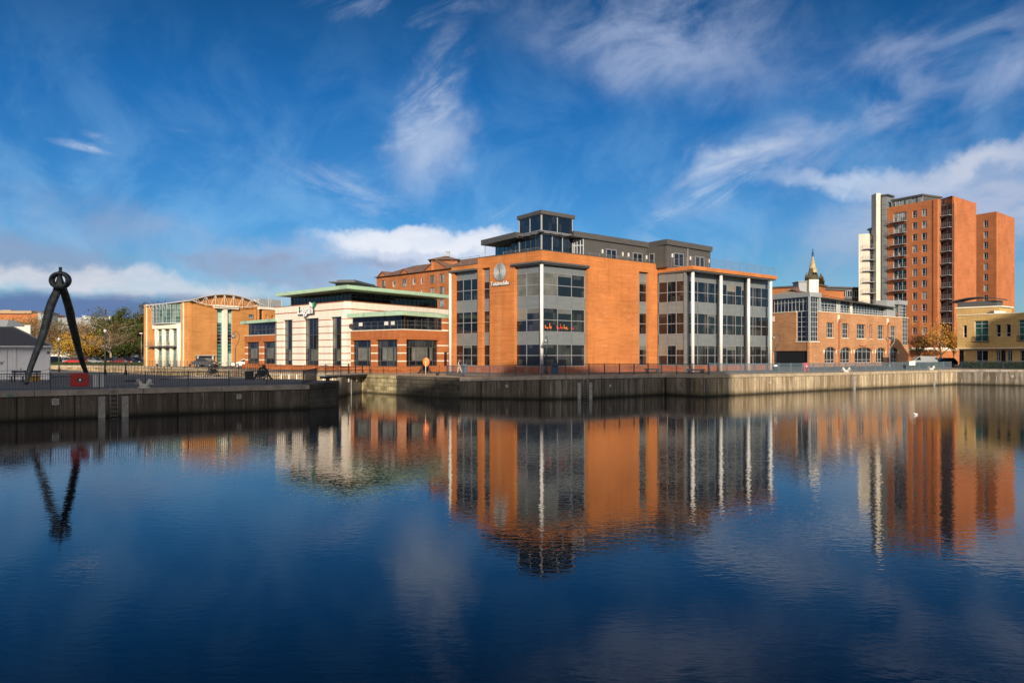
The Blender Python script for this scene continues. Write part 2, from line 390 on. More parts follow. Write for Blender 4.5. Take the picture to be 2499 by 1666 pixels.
def paving(name, c, c2, size=(.9,.45)):
    m, nt, P, N, L = nodes(name); b = NB(nt)
    t = N.new('ShaderNodeTexBrick'); L.new(b.map((1,1,1), rot=R(40)), t.inputs['Vector'])
    t.inputs['Color1'].default_value = (*c, 1); t.inputs['Color2'].default_value = (*c2, 1); t.inputs['Mortar'].default_value = (*[k*.4 for k in c], 1)
    t.inputs['Scale'].default_value = 1; t.inputs['Mortar Size'].default_value = .012; t.inputs['Brick Width'].default_value = size[0]; t.inputs['Row Height'].default_value = size[1]
    cc = b.mix(b.mr(b.noise(b.pos(), .35, 6, .7), .4, .7, 0, .55), t.outputs['Color'], tuple(k*.6 for k in c))
    L.new(cc, P.inputs['Base Color']); P.inputs['Roughness'].default_value = .85; return m
def leafmat(name, a, c2, c3):
    m, nt, P, N, L = nodes(name); b = NB(nt)
    wn = b.noise(b.pos(), 1.1, 4, .7); w2 = b.noise(b.map((1,1,1), (9,4,2)), 6, 2, .5)
    cc = b.mix(b.mr(wn, .35, .65), a, c2); cc = b.mix(b.mr(w2, .52, .62), cc, c3)
    L.new(cc, P.inputs['Base Color']); P.inputs['Roughness'].default_value = .75; P.inputs['Specular IOR Level'].default_value = .2
    return m

MAT = {}
MAT['brick'] = brick('orange_brick', (.56,.185,.052), (.47,.145,.038), (.50,.24,.10), stain=True)
MAT['brick_low'] = brick('red_brick_plinth', (.42,.115,.05), (.33,.085,.04), (.40,.25,.17))
MAT['brick_wave'] = brick('amber_brick', (.58,.25,.075), (.53,.215,.06), (.54,.30,.12), u=(.53,.85))
MAT['brick_lagan'] = brick('banded_orange_brick', (.47,.135,.035), (.38,.10,.03), (.42,.2,.1), band=(3.5, .9, .13, (.78,.70,.58)))
MAT['brick_lagan_plain'] = brick('plain_orange_brick', (.43,.12,.03), (.36,.095,.028), (.42,.2,.1))
MAT['brick_arch'] = brick('sandy_pink_brick', (.52,.235,.105), (.34,.15,.075), (.50,.34,.2), bh=.085)
MAT['brick_tower'] = brick('tower_brick', (.50,.165,.062), (.44,.135,.05), (.46,.2,.1))
MAT['brick_hotel'] = brick('hotel_brick', (.43,.145,.05), (.36,.115,.04), (.42,.2,.1))
MAT['brick_yellow'] = brick('yellow_brick', (.64,.41,.15), (.48,.30,.11), (.52,.38,.2), bh=.085, u=(.4,-.92))
MAT['cream_banded'] = banded('cream_render_with_red_courses', (.78,.72,.62), (.40,.13,.055), 7.80, .85, .12)
MAT['cream_fascia'] = banded('cream_fascia', (.78,.72,.62), (.40,.13,.055), 9.84, 2.0, .14)
MAT['cream'] = plain('cream_render', (.80,.72,.58), .8)
MAT['white'] = plain('white_paint', (.70,.69,.67), .5, var=.1)
MAT['wing_render'] = plain('pale_wing_render', (.58,.52,.43), .85, var=.15, scale=.4)
MAT['whiteold'] = plain('weathered_white', (.52,.50,.46), .8, var=.25, scale=5)
MAT['shed'] = plain('white_painted_wall', (.80,.78,.79), .85, var=.06)
MAT['copper'] = metalpanel('pale_green_metal', (.50,.70,.50), .5, (.42,.05), dark=.82)
MAT['copper2'] = metalpanel('pale_green_metal_roof', (.40,.58,.42), .5, (.42,.05), u=(.5,.86), dark=.8)
MAT['panel'] = metalpanel('grey_spandrel', (.21,.232,.24), .4, (1.32,.03), dark=.7)
MAT['clad'] = metalpanel('dark_grey_cladding', (.105,.10,.095), .5, (.6,.02), dark=.75)
MAT['clad_edge'] = plain('dark_grey_trim', (.085,.085,.085), .45)
MAT['alu'] = plain('pale_aluminium', (.34,.34,.36), .4, .3, var=.08)
MAT['darkframe'] = plain('dark_grey_frame', (.07,.075,.08), .45, .2)
MAT['lightframe'] = plain('light_grey_frame', (.45,.47,.48), .5)
MAT['glass'] = glassy('office_glass', (.010,.012,.016), (.06,.06,.058), curtain=.22, spec=.75)
MAT['glassblind'] = glassy('glass_with_blinds', (.125,.13,.115), (.185,.19,.165), curtain=.6)
MAT['glassdeep'] = glassy('blue_dark_glass', (.008,.013,.024), (.03,.04,.055), curtain=.3)
MAT['glasspale'] = glassy('glass_with_curtains', (.10,.11,.11), (.45,.46,.44), cell=(.5,.5,1.4), curtain=.55)
MAT['blind_grey'] = plain('grey_roller_blind', (.13,.135,.13), .25); MAT['blind_warm'] = plain('warm_roller_blind', (.20,.18,.15), .25)
MAT['teal'] = glassy('teal_glass', (.02,.10,.09), (.05,.17,.14), cell=(2,2,1.0), curtain=.5)
MAT['palegreen'] = plain('pale_green_panel', (.42,.58,.46), .3)
MAT['greenglass'] = glassy('green_bay_glass', (.06,.13,.11), (.28,.36,.30), cell=(.5,.5,1.1), curtain=.45)
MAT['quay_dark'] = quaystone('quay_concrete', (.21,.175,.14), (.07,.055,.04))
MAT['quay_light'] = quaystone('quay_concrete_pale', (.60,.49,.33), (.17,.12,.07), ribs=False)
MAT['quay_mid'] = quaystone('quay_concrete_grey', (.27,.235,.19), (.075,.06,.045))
MAT['coping'] = plain('coping_stone', (.33,.28,.23), .85, var=.35, scale=1.1)
MAT['coping2'] = plain('coping_stone_pale', (.36,.29,.20), .85, var=.3, scale=1.3)
MAT['lockstone'] = masonry('old_lock_masonry', (.10,.085,.062), (.055,.048,.038))
MAT['lockstone_pale'] = masonry('old_lock_masonry_pale', (.52,.44,.25), (.26,.21,.11))
MAT['dockwall'] = masonry('tan_dock_masonry', (.50,.36,.20), (.34,.25,.15), .8, .3)
MAT['pave'] = paving('grey_setts', (.13,.12,.11), (.18,.165,.15))
MAT['pave_tan'] = paving('tan_paving', (.36,.26,.18), (.30,.21,.14))
MAT['ground'] = plain('asphalt', (.11,.10,.092), .9, var=.25)
MAT['rail'] = plain('blue_grey_railing', (.032,.05,.072), .5)
MAT['rail_pale'] = plain('steel_blue_railing', (.115,.165,.21), .5)
MAT['black'] = plain('black_iron', (.012,.012,.014), .5)
MAT['bronze'] = plain('dark_bronze', (.06,.066,.064), .42, .5, var=.6, scale=2.2)
MAT['slate'] = plain('slate_roof', (.09,.085,.09), .7, var=.35, scale=5)
MAT['browntile'] = plain('brown_roof_tile', (.17,.095,.065), .85, var=.2)
MAT['beige'] = plain('beige_metal_roof', (.33,.24,.15), .8, var=.08)
MAT['red'] = plain('red_plastic', (.40,.018,.016), .45)
MAT['redmetal'] = plain('red_cabinet', (.62,.03,.035), .5)
MAT['orange'] = plain('orange_plastic', (.85,.17,.02), .45)
MAT['yellow'] = plain('yellow_plastic', (.60,.33,.03), .5)
MAT['blue'] = plain('blue_paint', (.02,.06,.13), .5)
MAT['navy'] = plain('navy_paint', (.018,.026,.045), .6)
MAT['signblue'] = plain('sign_blue', (.01,.22,.75), .4)
MAT['signwhite'] = plain('sign_white', (.8,.8,.8), .4, var=.03)
MAT['green_sign'] = plain('logo_green', (.02,.42,.16), .4, var=.03)
MAT['galv'] = plain('galvanised_steel', (.26,.26,.26), .5, .4)
MAT['timber'] = plain('weathered_fender_timber', (.30,.29,.27), .85, var=.3, scale=4)
MAT['gate'] = quaystone('lock_gate_boards', (.20,.17,.14), (.11,.095,.075))
MAT['stonegreen'] = plain('mossy_stone', (.42,.34,.18), .9, var=.35, scale=.9)
MAT['bark'] = plain('bark', (.13,.095,.07), .9, var=.25, scale=2)
MAT['barkpale'] = plain('pale_bark', (.26,.21,.16), .9)
MAT['leaf_orange'] = leafmat('orange_leaves', (.50,.22,.035), (.62,.33,.05), (.30,.13,.03))
MAT['leaf_yellow'] = leafmat('yellow_leaves', (.48,.30,.03), (.50,.22,.02), (.20,.16,.03))
MAT['leaf_green'] = leafmat('green_leaves', (.045,.062,.018), (.09,.10,.025), (.02,.032,.012))
MAT['leaf_olive'] = leafmat('olive_leaves', (.12,.105,.028), (.19,.145,.035), (.05,.055,.02))
MAT['leaf_brown'] = leafmat('brown_leaves', (.20,.115,.05), (.25,.16,.075), (.10,.065,.035))
MAT['hedge'] = leafmat('hedge_leaves', (.025,.04,.012), (.045,.06,.016), (.02,.035,.01))
MAT['tyre'] = plain('tyre_rubber', (.012,.012,.012), .8)
MAT['carglass'] = plain('car_glass', (.012,.015,.018), .05, var=0)
MAT['skin'] = plain('skin', (.55,.33,.23), .6, var=.05)
MAT['hair'] = plain('dark_brown_hair', (.03,.017,.010), .6)
MAT['trousers'] = plain('beige_trousers', (.62,.50,.38), .8)
MAT['top'] = plain('white_top', (.85,.84,.82), .8, var=.03)
MAT['jacket'] = plain('black_jacket', (.015,.014,.016), .8)
MAT['greywall'] = plain('grey_metal_wall', (.28,.30,.31), .7, var=.08)
MAT['plaque'] = plain('pale_green_plaque', (.22,.29,.25), .7, var=.2, scale=8)

def water_mat():
    m, nt, P, N, L = nodes('dock_water'); b = NB(nt)
    P.inputs['Base Color'].default_value = (.0015, .006, .016, 1); P.inputs['Roughness'].default_value = .015
    P.inputs['IOR'].default_value = 1.30; P.inputs['Specular IOR Level'].default_value = .5
    w1 = b.noise(b.map((.6,1.1,1)), 4.8, 2, .5, .4)
    w2 = b.noise(b.map((.7,1.1,1), (7,3,0)), 11.0, 1, .4)
    big = b.noise(b.map((.25,.5,1)), .8, 3, .5)
    patch = b.mr(b.noise(b.map((.022,.045,1), (2,0,0)), 1., 3, .5), .38, .62, .35, 1.25)
    x, y, z = b.sep()
    breeze = b.math('MULTIPLY', b.mr(x, 12, 32, 0, 1), b.mr(y, 45, 62, 0, 1))     # a breeze ruffles the right hand corner of the dock
    amp = b.math('ADD', patch, b.math('MULTIPLY', breeze, 1.8))
    h = b.math('ADD', b.math('MULTIPLY', w1, .9), b.math('MULTIPLY', w2, .14))
    h = b.math('ADD', b.math('MULTIPLY', h, amp), b.math('MULTIPLY', big, .55))
    b.bump(h, 1.0, .0040, P); P.inputs['Specular Tint'].default_value = (.82, .92, 1, 1)
    return m
MAT['water'] = water_mat()

# ------------------------------------------------------------------ facade frame
class F:
    """a vertical plane from plan point a to plan point b (left to right as seen); out is towards the viewer"""
    def __init__(s, a, b):
        s.a = Vector(a[:2]); s.b = Vector(b[:2]); s.d = (s.b-s.a).normalized(); s.len = (s.b-s.a).length
        n = Vector((s.d.y, -s.d.x))
        if n.dot(-s.a) < 0: n = -n
        s.n = n
    def u(s, px, out=0):
        o = s.a+s.n*out; r = rx(px); return (r*o.y-o.x)/(s.d.x-r*s.d.y)
    def Y(s, px): return s.a.y+s.u(px)*s.d.y
    def z(s, px, py): return zz(py, s.Y(px))
    def p(s, u, z, out=0):
        q = s.a+s.d*u+s.n*out; return Vector((q.x, q.y, z))
    def q(s, u, out=0): return s.a+s.d*u+s.n*out
    def off(s, out): return F(s.q(0, out), s.q(s.len, out))
    def box(s, mb, u0, u1, z0, z1, o0, o1):
        mb.hexa([s.p(u0,z0,o0), s.p(u1,z0,o0), s.p(u1,z0,o1), s.p(u0,z0,o1), s.p(u0,z1,o0), s.p(u1,z1,o0), s.p(u1,z1,o1), s.p(u0,z1,o1)])
    def wall(s, mb, u0, u1, z0, z1, holes, depth=.3, out=0):
        hs = [(max(a, u0), min(b, u1), max(c, z0), min(d, z1)) for a, b, c, d in holes]
        us = sorted({u0, u1, *[k for h in hs for k in h[:2]]}); zs = sorted({z0, z1, *[k for h in hs for k in h[2:]]})
        for i in range(len(us)-1):
            for j in range(len(zs)-1):
                if us[i+1]-us[i] < 1e-6 or zs[j+1]-zs[j] < 1e-6: continue
                cu, cz = (us[i]+us[i+1])/2, (zs[j]+zs[j+1])/2
                if any(h[0] < cu < h[1] and h[2] < cz < h[3] for h in hs): continue
                s.box(mb, us[i], us[i+1], zs[j], zs[j+1], out-depth, out)
def window(parent, f, u0, u1, z0, z1, o, us=(), zs=(), fm='alu', gm='glass', fw=.06, name='window', pane='pane'):
    mb = MB(); d = .05
    f.box(mb, u0, u0+fw, z0, z1, o-d, o); f.box(mb, u1-fw, u1, z0, z1, o-d, o)
    f.box(mb, u0+fw, u1-fw, z0, z0+fw, o-d, o); f.box(mb, u0+fw, u1-fw, z1-fw, z1, o-d, o)
    uu = sorted(us); e = [u0+fw]
    for k in uu: f.box(mb, k-fw/2, k+fw/2, z0+fw, z1-fw, o-d, o-.002); e += [k-fw/2, k+fw/2]
    e.append(u1-fw)
    for k in zs:
        for i in range(0, len(e), 2): f.box(mb, e[i], e[i+1], k-fw/2, k+fw/2, o-d, o-.004)
    w = obj(name, mb, MAT[fm], parent)
    g = MB(); f.box(g, u0+.01, u1-.01, z0+.01, z1-.01, o-d-.03, o-d+.012); obj(pane, g, MAT[gm], w)
    return w
def isect(f, g):
    c = f.d.x*g.d.y-f.d.y*g.d.x; w = g.a-f.a; return f.a+f.d*((w.x*g.d.y-w.y*g.d.x)/c)
def core2(parent, fl_, fr_, d_, z0, z1, bl=None, br=None, name='core', m='clad_edge', dr_=None):
    """solid behind two faces meeting at a corner"""
    a, b = fl_.off(-d_), fr_.off(-(d_ if dr_ is None else dr_)); c = isect(a, b); bl = bl or fl_.len-.3; br = br or fr_.len-.3
    return slab(parent, name, m, [c-a.d*bl, c, c+b.d*br, c-a.d*bl+b.d*br], z0, z1)
def simple(parent, name, m, *boxes, f=None):
    mb = MB()
    for b in boxes: f.box(mb, *b)
    return obj(name, mb, MAT[m], parent)
def slab(parent, name, m, poly, z0, z1):
    mb = MB(); mb.prism(poly, z0, z1); return obj(name, mb, MAT[m], parent)
def text(body, f, u, z, out, h, m, parent, name, ext=.03, width=None, fat=.012):
    cu = bpy.data.curves.new('t', 'FONT'); cu.body = body; cu.size = 1; cu.extrude = ext/2; cu.offset = fat
    t = bpy.data.objects.new('t', cu); me = bpy.data.meshes.new_from_object(t)
    xs = [v.co.x for v in me.vertices]; ys = [v.co.y for v in me.vertices]
    sx = sy = h/(max(ys)-min(ys))
    if width: sx = width/(max(xs)-min(xs))
    off = wloc(parent); x0, y0 = min(xs), min(ys)
    for v in me.vertices:
        v.co = f.p(u+(v.co.x-x0)*sx, z+(v.co.y-y0)*sy, out+v.co.z)-off
    me.materials.append(MAT[m]); o = bpy.data.objects.new(name, me); COL.objects.link(o); o.parent = parent
    bpy.data.objects.remove(t); return o

# ------------------------------------------------------------------ setting: land and water
GZ = 2.3
def P3(px, Y, z): q = gp(px, Y); return Vector((q.x, q.y, z))
FD = [P3(-900,170,2.35), P3(240,150,2.35), P3(361,140,2.35), P3(480,122,2.3), P3(600,106,2.22), P3(651,97,2.12), P3(740,95,2.12), P3(850,94,2.1), P3(886,93,2.1)]
LW = [P3(886,93,2.1), P3(925,90,2.08), P3(968,87.5,2.04), P3(1032,84,2.05), P3(1085,82,2.02), P3(1122,81,1.98)]
RQ = [P3(1122,81,1.98), P3(1322,78.2,2.22), P3(1450,80.4,2.24), P3(1622,87.6,2.18), P3(1715,83,2.24)]
RQ2 = [P3(1715,83,2.24), P3(1790,86.2,2.2), P3(2000,97.2,2.12), P3(2335,118.8,2.14)]
RQ3 = [P3(2335,118.8,2.14), P3(2499,113.5,2.25), P3(2700,107,2.3), P3(3400,88,2.3)]
PF = [Vector((-62,29,1.88)), P3(0,51.9,1.88), P3(755,64.6,1.88)]
PE = [P3(755,64.6,1.88), P3(790,66.3,1.96), P3(818,68.0,1.98), P3(827,70.2,1.98), P3(823,73,1.98)]
PB = [P3(823,73,1.98), P3(783,73.5,1.95), P3(719,79,1.9), P3(640,80,1.9), P3(610,87,1.9), P3(574,92,1.9), P3(520,94,1.9), P3(425,92,1.9), P3(361,100,1.9), P3(210,120,1.95), P3(100,135,2.0), P3(-200,150,2.0), P3(-900,150,2.0)]
edge = FD+LW[1:]+RQ[1:]+RQ2[1:]+RQ3[1:]
def band(mb, pts, w, z1):
    out = []
    for i, p in enumerate(pts):
        t = (pts[min(i+1, len(pts)-1)]-pts[max(i-1, 0)]); n = Vector((-t.y, t.x)).normalized()
        out.append(Vector((p.x+n.x*w, p.y+n.y*w, z1)))
    for i in range(len(pts)-1): mb.face([pts[i], pts[i+1], out[i+1], out[i]])
    return out
mb = MB(); inner = band(mb, edge, 3.0, GZ)
tag(obj('promenade', mb, MAT['pave_tan']), kind='structure')
mb = MB()
poly = inner+[Vector((1500,60,GZ)), Vector((1500,2500,GZ)), Vector((-2500,2500,GZ)), Vector((-2500,170,GZ))]
for t in tessellate_polygon([poly]): mb.face([poly[k] for k in t])
mb.face([RQ3[-1], Vector((1500,60,GZ-.002)), Vector((1500,50,GZ)), Vector((RQ3[-1].x+.01, RQ3[-1].y-.01, GZ))])
tag(obj('ground', mb, MAT['ground']), kind='structure')
mb = MB(); poly = PF+PE[1:]+PB[1:]
for t in tessellate_polygon([poly]): mb.face([poly[k] for k in t])
tag(obj('left_quay_pavement', mb, MAT['pave']), kind='structure')
mb = MB(); mb.face([(-400,-60,0), (400,-60,0), (400,172,0), (-400,172,0)])
tag(obj('water', mb, MAT['water']), kind='structure')
mb = MB(); mb.box(-200, 200, -60, .8, -1, 2.5)
tag(obj('near_quay', mb, MAT['pave']), kind='structure')

def quay(name, label, pts, m, cm, cop=.34, depth=.9, blocks=True, seed=1, foot=-1.5):
    rng = random.Random(seed)
    t = thing(name, label, 'quay wall', (pts[0].x, pts[0].y, 0))
    mb = MB(); cb = MB()
    for i in range(len(pts)-1):
        a, b = pts[i], pts[i+1]; f = F(a, b); f.n = Vector((f.d.y, -f.d.x)); Ln = f.len
        n = max(1, int(Ln/4))
        for k in range(n):
            u0, u1 = Ln*k/n, Ln*(k+1)/n; z0 = a.z+(b.z-a.z)*k/n-cop; z1 = a.z+(b.z-a.z)*(k+1)/n-cop
            mb.hexa([f.p(u0,foot,0), f.p(u1,foot,0), f.p(u1,foot,-depth), f.p(u0,foot,-depth), f.p(u0,z0-.02,0), f.p(u1,z1-.02,0), f.p(u1,z1-.02,-depth), f.p(u0,z0-.02,-depth)])
        u = 0
        while blocks and u < Ln-.05:
            w = min(rng.choice((.9, 1.2, 1.5, 1.9, 2.4)), Ln-u)
            if Ln-u-w < .5: w = Ln-u
            za = a.z+(b.z-a.z)*u/Ln+.012+rng.uniform(-.006,.006); zb = a.z+(b.z-a.z)*(u+w)/Ln+.012; o = .05+rng.uniform(0,.02)
            cb.hexa([f.p(u+.015,za-cop,o), f.p(u+w-.015,zb-cop,o), f.p(u+w-.015,zb-cop,-depth), f.p(u+.015,za-cop,-depth), f.p(u+.015,za,o), f.p(u+w-.015,zb,o), f.p(u+w-.015,zb,-depth), f.p(u+.015,za,-depth)])
            u += w
    obj('wall', mb, MAT[m], t)
    if blocks: obj('coping', cb, MAT[cm], t)
    return t
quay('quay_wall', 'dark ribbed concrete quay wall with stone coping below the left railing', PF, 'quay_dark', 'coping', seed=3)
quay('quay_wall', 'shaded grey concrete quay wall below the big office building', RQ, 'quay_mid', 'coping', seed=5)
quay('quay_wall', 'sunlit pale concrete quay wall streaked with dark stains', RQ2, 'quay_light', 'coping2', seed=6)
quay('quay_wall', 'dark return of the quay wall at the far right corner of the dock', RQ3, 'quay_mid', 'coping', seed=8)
quay('lock_wall', 'rough dark masonry pier end beside the lock gate', PE, 'lockstone', 'lockstone', cop=.4, blocks=True, seed=9)
quay('lock_wall', 'dark old masonry of the lock entrance under the orange lifebuoy', LW[2:], 'lockstone', 'lockstone', seed=4)
quay('lock_wall', 'pale mossy masonry beside the right end of the lock gate', LW[:3], 'lockstone_pale', 'lockstone_pale', seed=2)
quay('dock_wall', 'sunlit tan masonry wall on the far side of the old dry dock', FD, 'dockwall', 'coping2', seed=12)
quay('dock_wall', 'near side wall of the old dry dock behind the left pavement', PB, 'dockwall', 'coping', seed=13)

# ------------------------------------------------------------------ railings
def railing(label, pts, set_back, h, m, spacing=2.3, pitch=.13, group=None, br=.009, first=0):
    t = thing('railing', label, 'railing', tuple(pts[0]), group)
    off = []
    for i, p in enumerate(pts):
        tt = (pts[min(i+1, len(pts)-1)]-pts[max(i-1, 0)]); n = Vector((-tt.y, tt.x)).normalized()
        off.append(Vector((p.x+n.x*set_back, p.y+n.y*set_back, p.z)))
    for i in range(len(off)-1):
        a, b = off[i], off[i+1]; Ln = (b-a).length; n = max(1, round(Ln/spacing)); d = (b-a)/n
        rz = math.atan2(d.y, d.x)
        for k in range(n+(1 if i == len(off)-2 else 0)):
            p = a+d*k; mb = MB(); mb.obox((p.x, p.y, p.z+h/2+.02), (.075,.075,h+.08), rz); obj('post', mb, MAT[m], t)
        for k in range(n):
            p = a+d*k; q = a+d*(k+1); mb = MB(); l = (q-p).length
            mid = (p+q)/2; ang = math.atan2((q.z-p.z), math.hypot(q.x-p.x, q.y-p.y))
            Mx = Matrix.Rotation(rz, 3, 'Z') @ Matrix.Rotation(-ang, 3, 'Y')
            mb.obox(mid+Vector((0,0,h)), (l-.08,.055,.05), M=Mx); mb.obox(mid+Vector((0,0,.13)), (l-.08,.04,.04), M=Mx)
            c = int(l/pitch)
            for j in range(1, c):
                s = p+(q-p)*j/c; mb.obox((s.x, s.y, s.z+(h+.13)/2), (br*2,br*2,h-.16), rz)
            obj('baluster_panel', mb, MAT[m], t)
    return t
PFr = [PF[0], PF[1], PF[2], P3(797,69.5,1.97)]
railing('dark blue upright bar railing along the left quay', PFr, .9, 1.12, 'rail', 2.9, .15, br=.014)
railing('dark railing along the shaded quay before the big office building', [P3(1076,83.2,2.04), RQ[0]+Vector((0,.1,.02)), *RQ[1:]], .8, 1.1, 'rail', 2.4, .14, br=.013)
railing('steel blue railing along the sunlit quay', [Vector((21.0,84.6,2.26)), *RQ2[1:]], .8, 1.12, 'rail_pale', 2.4, .13, br=.014)
railing('dark railing round the far right corner of the dock', [RQ3[0]+Vector((.5,.2,0)), *RQ3[1:3]], .8, 1.1, 'rail', 2.4, .14, br=.013)

def chain_fence(label, pts, spacing, h=1.0, r=.022):
    t = thing('chain_fence', label, 'chain fence', tuple(pts[0])); cm = MB()
    prev = None; carry = 0
    for i in range(len(pts)-1):
        a, b = pts[i], pts[i+1]; Ln = (b-a).length; n = max(1, round(Ln/spacing))
        for k in range(n+(1 if i == len(pts)-2 else 0)):
            p = a+(b-a)*k/n; mb = MB(); mb.tube([p, p+Vector((0,0,h))], [r*1.3, r], 6); mb.ball(p+Vector((0,0,h+.03)), .05, 6, 4)
            obj('post', mb, MAT['black'], t)
            if prev is not None:
                for hh in (h-.06, h*.52):
                    pts2 = []
                    for s in range(9):
                        w = s/8; q = prev.lerp(p, w); pts2.append(q+Vector((0,0,hh-.7*w*(1-w))))
                    cm.tube(pts2, .014, 4, False)
            prev = p
    obj('chain', cm, MAT['black'], t)
def along(pts, back):
    return [Vector((p.x, p.y+back, p.z)) for p in pts]
chain_fence('black chain and post fence on the far edge of the old dry dock', along(FD[1:8], .6), 1.55)
chain_fence('black chain and post fence at the back of the left pavement', along(PB[3:10], -.8), 1.25)
chain_fence('black chain and post fence behind the orange lifebuoy', along([P3(905,92.5,2.15), P3(968,90,2.12), P3(1072,86.2,2.12)], 0), 1.9)
chain_fence('slack chain fence in front of the white shed', [P3(-160,70,1.9), P3(51,70,1.9), P3(121,72.5,1.9)], 7.6, 1.15)

# ------------------------------------------------------------------ main office building
ca = gp(1322, 86); ML = F(gp(1098, 96.9), ca); MR = F(ca, ca+Vector((.741,.672))*19.55)
LV = [(13.04,11.71,10.51), (9.26,7.97,6.70), (5.42,4.2,3.0)]
SP = [(14.02,13.04), (10.51,9.26), (6.70,5.42)]
mainb = thing('office_building', 'large orange brick office with grey glazed bays, white columns and rooftop lantern', 'office building', (ca.x, ca.y, GZ))
def holes_for(f, px0, px1, top=14.1): return (f.u(px0), f.u(px1), 3.0, top)
brng = random.Random(21)
def bay(f, u0, u1, mull, o, blinds=(), top=14.02, fm='alu', deep=()):
    e = [u0+.05, *mull, u1-.05]
    for fl, (a, m, b) in enumerate(LV):
        if fl in blinds: continue
        for i in range(len(e)-1):
            if e[i+1]-e[i] > .35 and brng.random() < .34:
                d = brng.choice((.3,.5,.8,1.15)); mb = MB(); f.box(mb, e[i]+.04, e[i+1]-.04, a-.06-d, a-.06, o-.037, o-.03); obj('roller_blind', mb, MAT[brng.choice(('blind_grey','blind_grey','blind_warm'))], mainb)
    for fl, (a, m, b) in enumerate(LV):
        g = 'glassblind' if fl in blinds else ('glassdeep' if fl in deep else 'glass')
        window(mainb, f, u0, u1, b, a, o, mull, (m,), fm, g, .07)
    for fl, (a, b) in enumerate(SP):
        t = min(a, top) if fl == 0 else a
        mb = MB(); e = [u0, *mull, u1]
        for i in range(len(e)-1): f.box(mb, e[i]+.02, e[i+1]-.02, b+.015, t-.015, o-.12, o-.02)
        obj('spandrel_panel', mb, MAT['panel'], mainb)
# brick skins
wm = MB()
hl = [holes_for(ML,1108,1165.5), holes_for(ML,1176,1195,14.05)]
uL = ML.u(1255)
ML.wall(wm, .25, uL, 3.0, 14.6, hl, .45); ML.wall(wm, .25, uL, 2.2, 3.0-.001, [], .40)
ML.wall(wm, uL, ML.len, 14.1, 14.6, [], .45)
u_hi = ML.u(1166); ML.box(wm, u_hi, ML.len, 14.6, 15.25, -.45, 0)
uR = MR.u(1434.5); hr = [holes_for(MR,1559.5,1583,14.1)]
MR.wall(wm, uR, MR.len, 3.0, 14.6, hr, .45); MR.wall(wm, .45, uR, 14.1, 14.6, [], .45); MR.box(wm, .45, MR.len, 14.6, 15.25, -.45, 0)
obj('wall', wm, MAT['brick'], mainb)
pm = MB(); ML.box(pm, .2, ML.len+.0, 2.2, 3.0, -.4, .012); MR.box(pm, 0, MR.len, 2.2, 3.0, -.4, .012)
obj('plinth', pm, MAT['brick_low'], mainb)
# core volumes
back = Vector((-.672,.741))
A = ML.q(0,-.5); B = ML.q(ML.len-.5,-.5)+Vector((0,.0)); Cc = MR.q(MR.len,-.5)
c0 = ML.q(ML.len,-.6)+MR.n*-.6
slab(mainb, 'core', 'clad_edge', [ML.q(.6,-.5), c0+Vector((0,0)), MR.q(MR.len+.2,-.5), MR.q(MR.len+.2,-22), ML.q(.6,-.5)+Vector((9,14))], 2.2, 14.5)
# bays
o = -.38
bay(ML, ML.u(1256,o), ML.len-.42, [ML.u(1285,o)], o, blinds=(0,))
bay(MR, .42, MR.u(1427,o), [MR.u(1361,o), MR.u(1395,o)], o, blinds=())
bay(ML, ML.u(1108.5,o)+.1, ML.u(1165.5,o), [ML.u(1130.6,o), ML.u(1150.3,o)], o, deep=(0,1))
bay(ML, ML.u(1176,o), ML.u(1195.5,o), [], o, deep=(0,))
bay(MR, MR.u(1559.5,o), MR.u(1583,o), [], o)
# furniture showing behind the middle floor panes
for px, m_, w_, h_ in ((1341,'orange',.5,.32), (1350,'orange',.3,.5), (1369,'redmetal',.45,.3), (1377,'redmetal',.4,.45), (1386,'leaf_yellow',.45,.4), (1391,'orange',.3,.25), (1404,'redmetal',.5,.28), (1405,'leaf_green',.9,1.5)):
    u = MR.u(px); z0 = 7.0 + (.3 if m_ == 'leaf_green' else 0); rg = random.Random(int(px)); mb = MB()
    if m_ == 'leaf_green':
        for k in range(26): uu = u+rg.gauss(0,.22); zz_ = z0+rg.uniform(0,1.5); MR.box(mb, uu-.05, uu+.05, zz_, zz_+.10, o-.037, o-.033)
    else: MR.box(mb, u-w_/2, u+w_/2, z0+.1, z0+h_*.6, o-.037, o-.031); MR.box(mb, u-w_/2, u-w_/2+.1, z0+h_*.6, z0+h_*1.3, o-.037, o-.031); MR.box(mb, u+w_/2-.12, u+w_/2-.08, z0-.05, z0+.1, o-.037, o-.031)
    obj('office_plant' if m_ == 'leaf_green' else 'office_chair', mb, MAT[m_], mainb)
# blinds drawn in part of the top corner bay
simple(mainb, 'blind', 'glassblind', (.5, MR.u(1360,o), 10.6, 13.0, o-.05, o-.034), f=MR)
# cornices over the bays
cm = MB(); ML.box(cm, 0, ML.u(1165), 13.92, 14.12, -.35, .28); obj('cornice', cm, MAT['clad_edge'], mainb)
cm = MB(); ML.box(cm, ML.u(1250), ML.len+.25, 13.92, 14.12, -.35, .28); ML.box(cm, ML.u(1250)+.1, ML.len+.1, 13.80, 13.92, -.35, .12)
MR.box(cm, .0, MR.u(1434)+.1, 13.92, 14.12, -.35, .28); MR.box(cm, .1, MR.u(1434), 13.80, 13.92, -.35, .12)
obj('cornice', cm, MAT['clad_edge'], mainb)
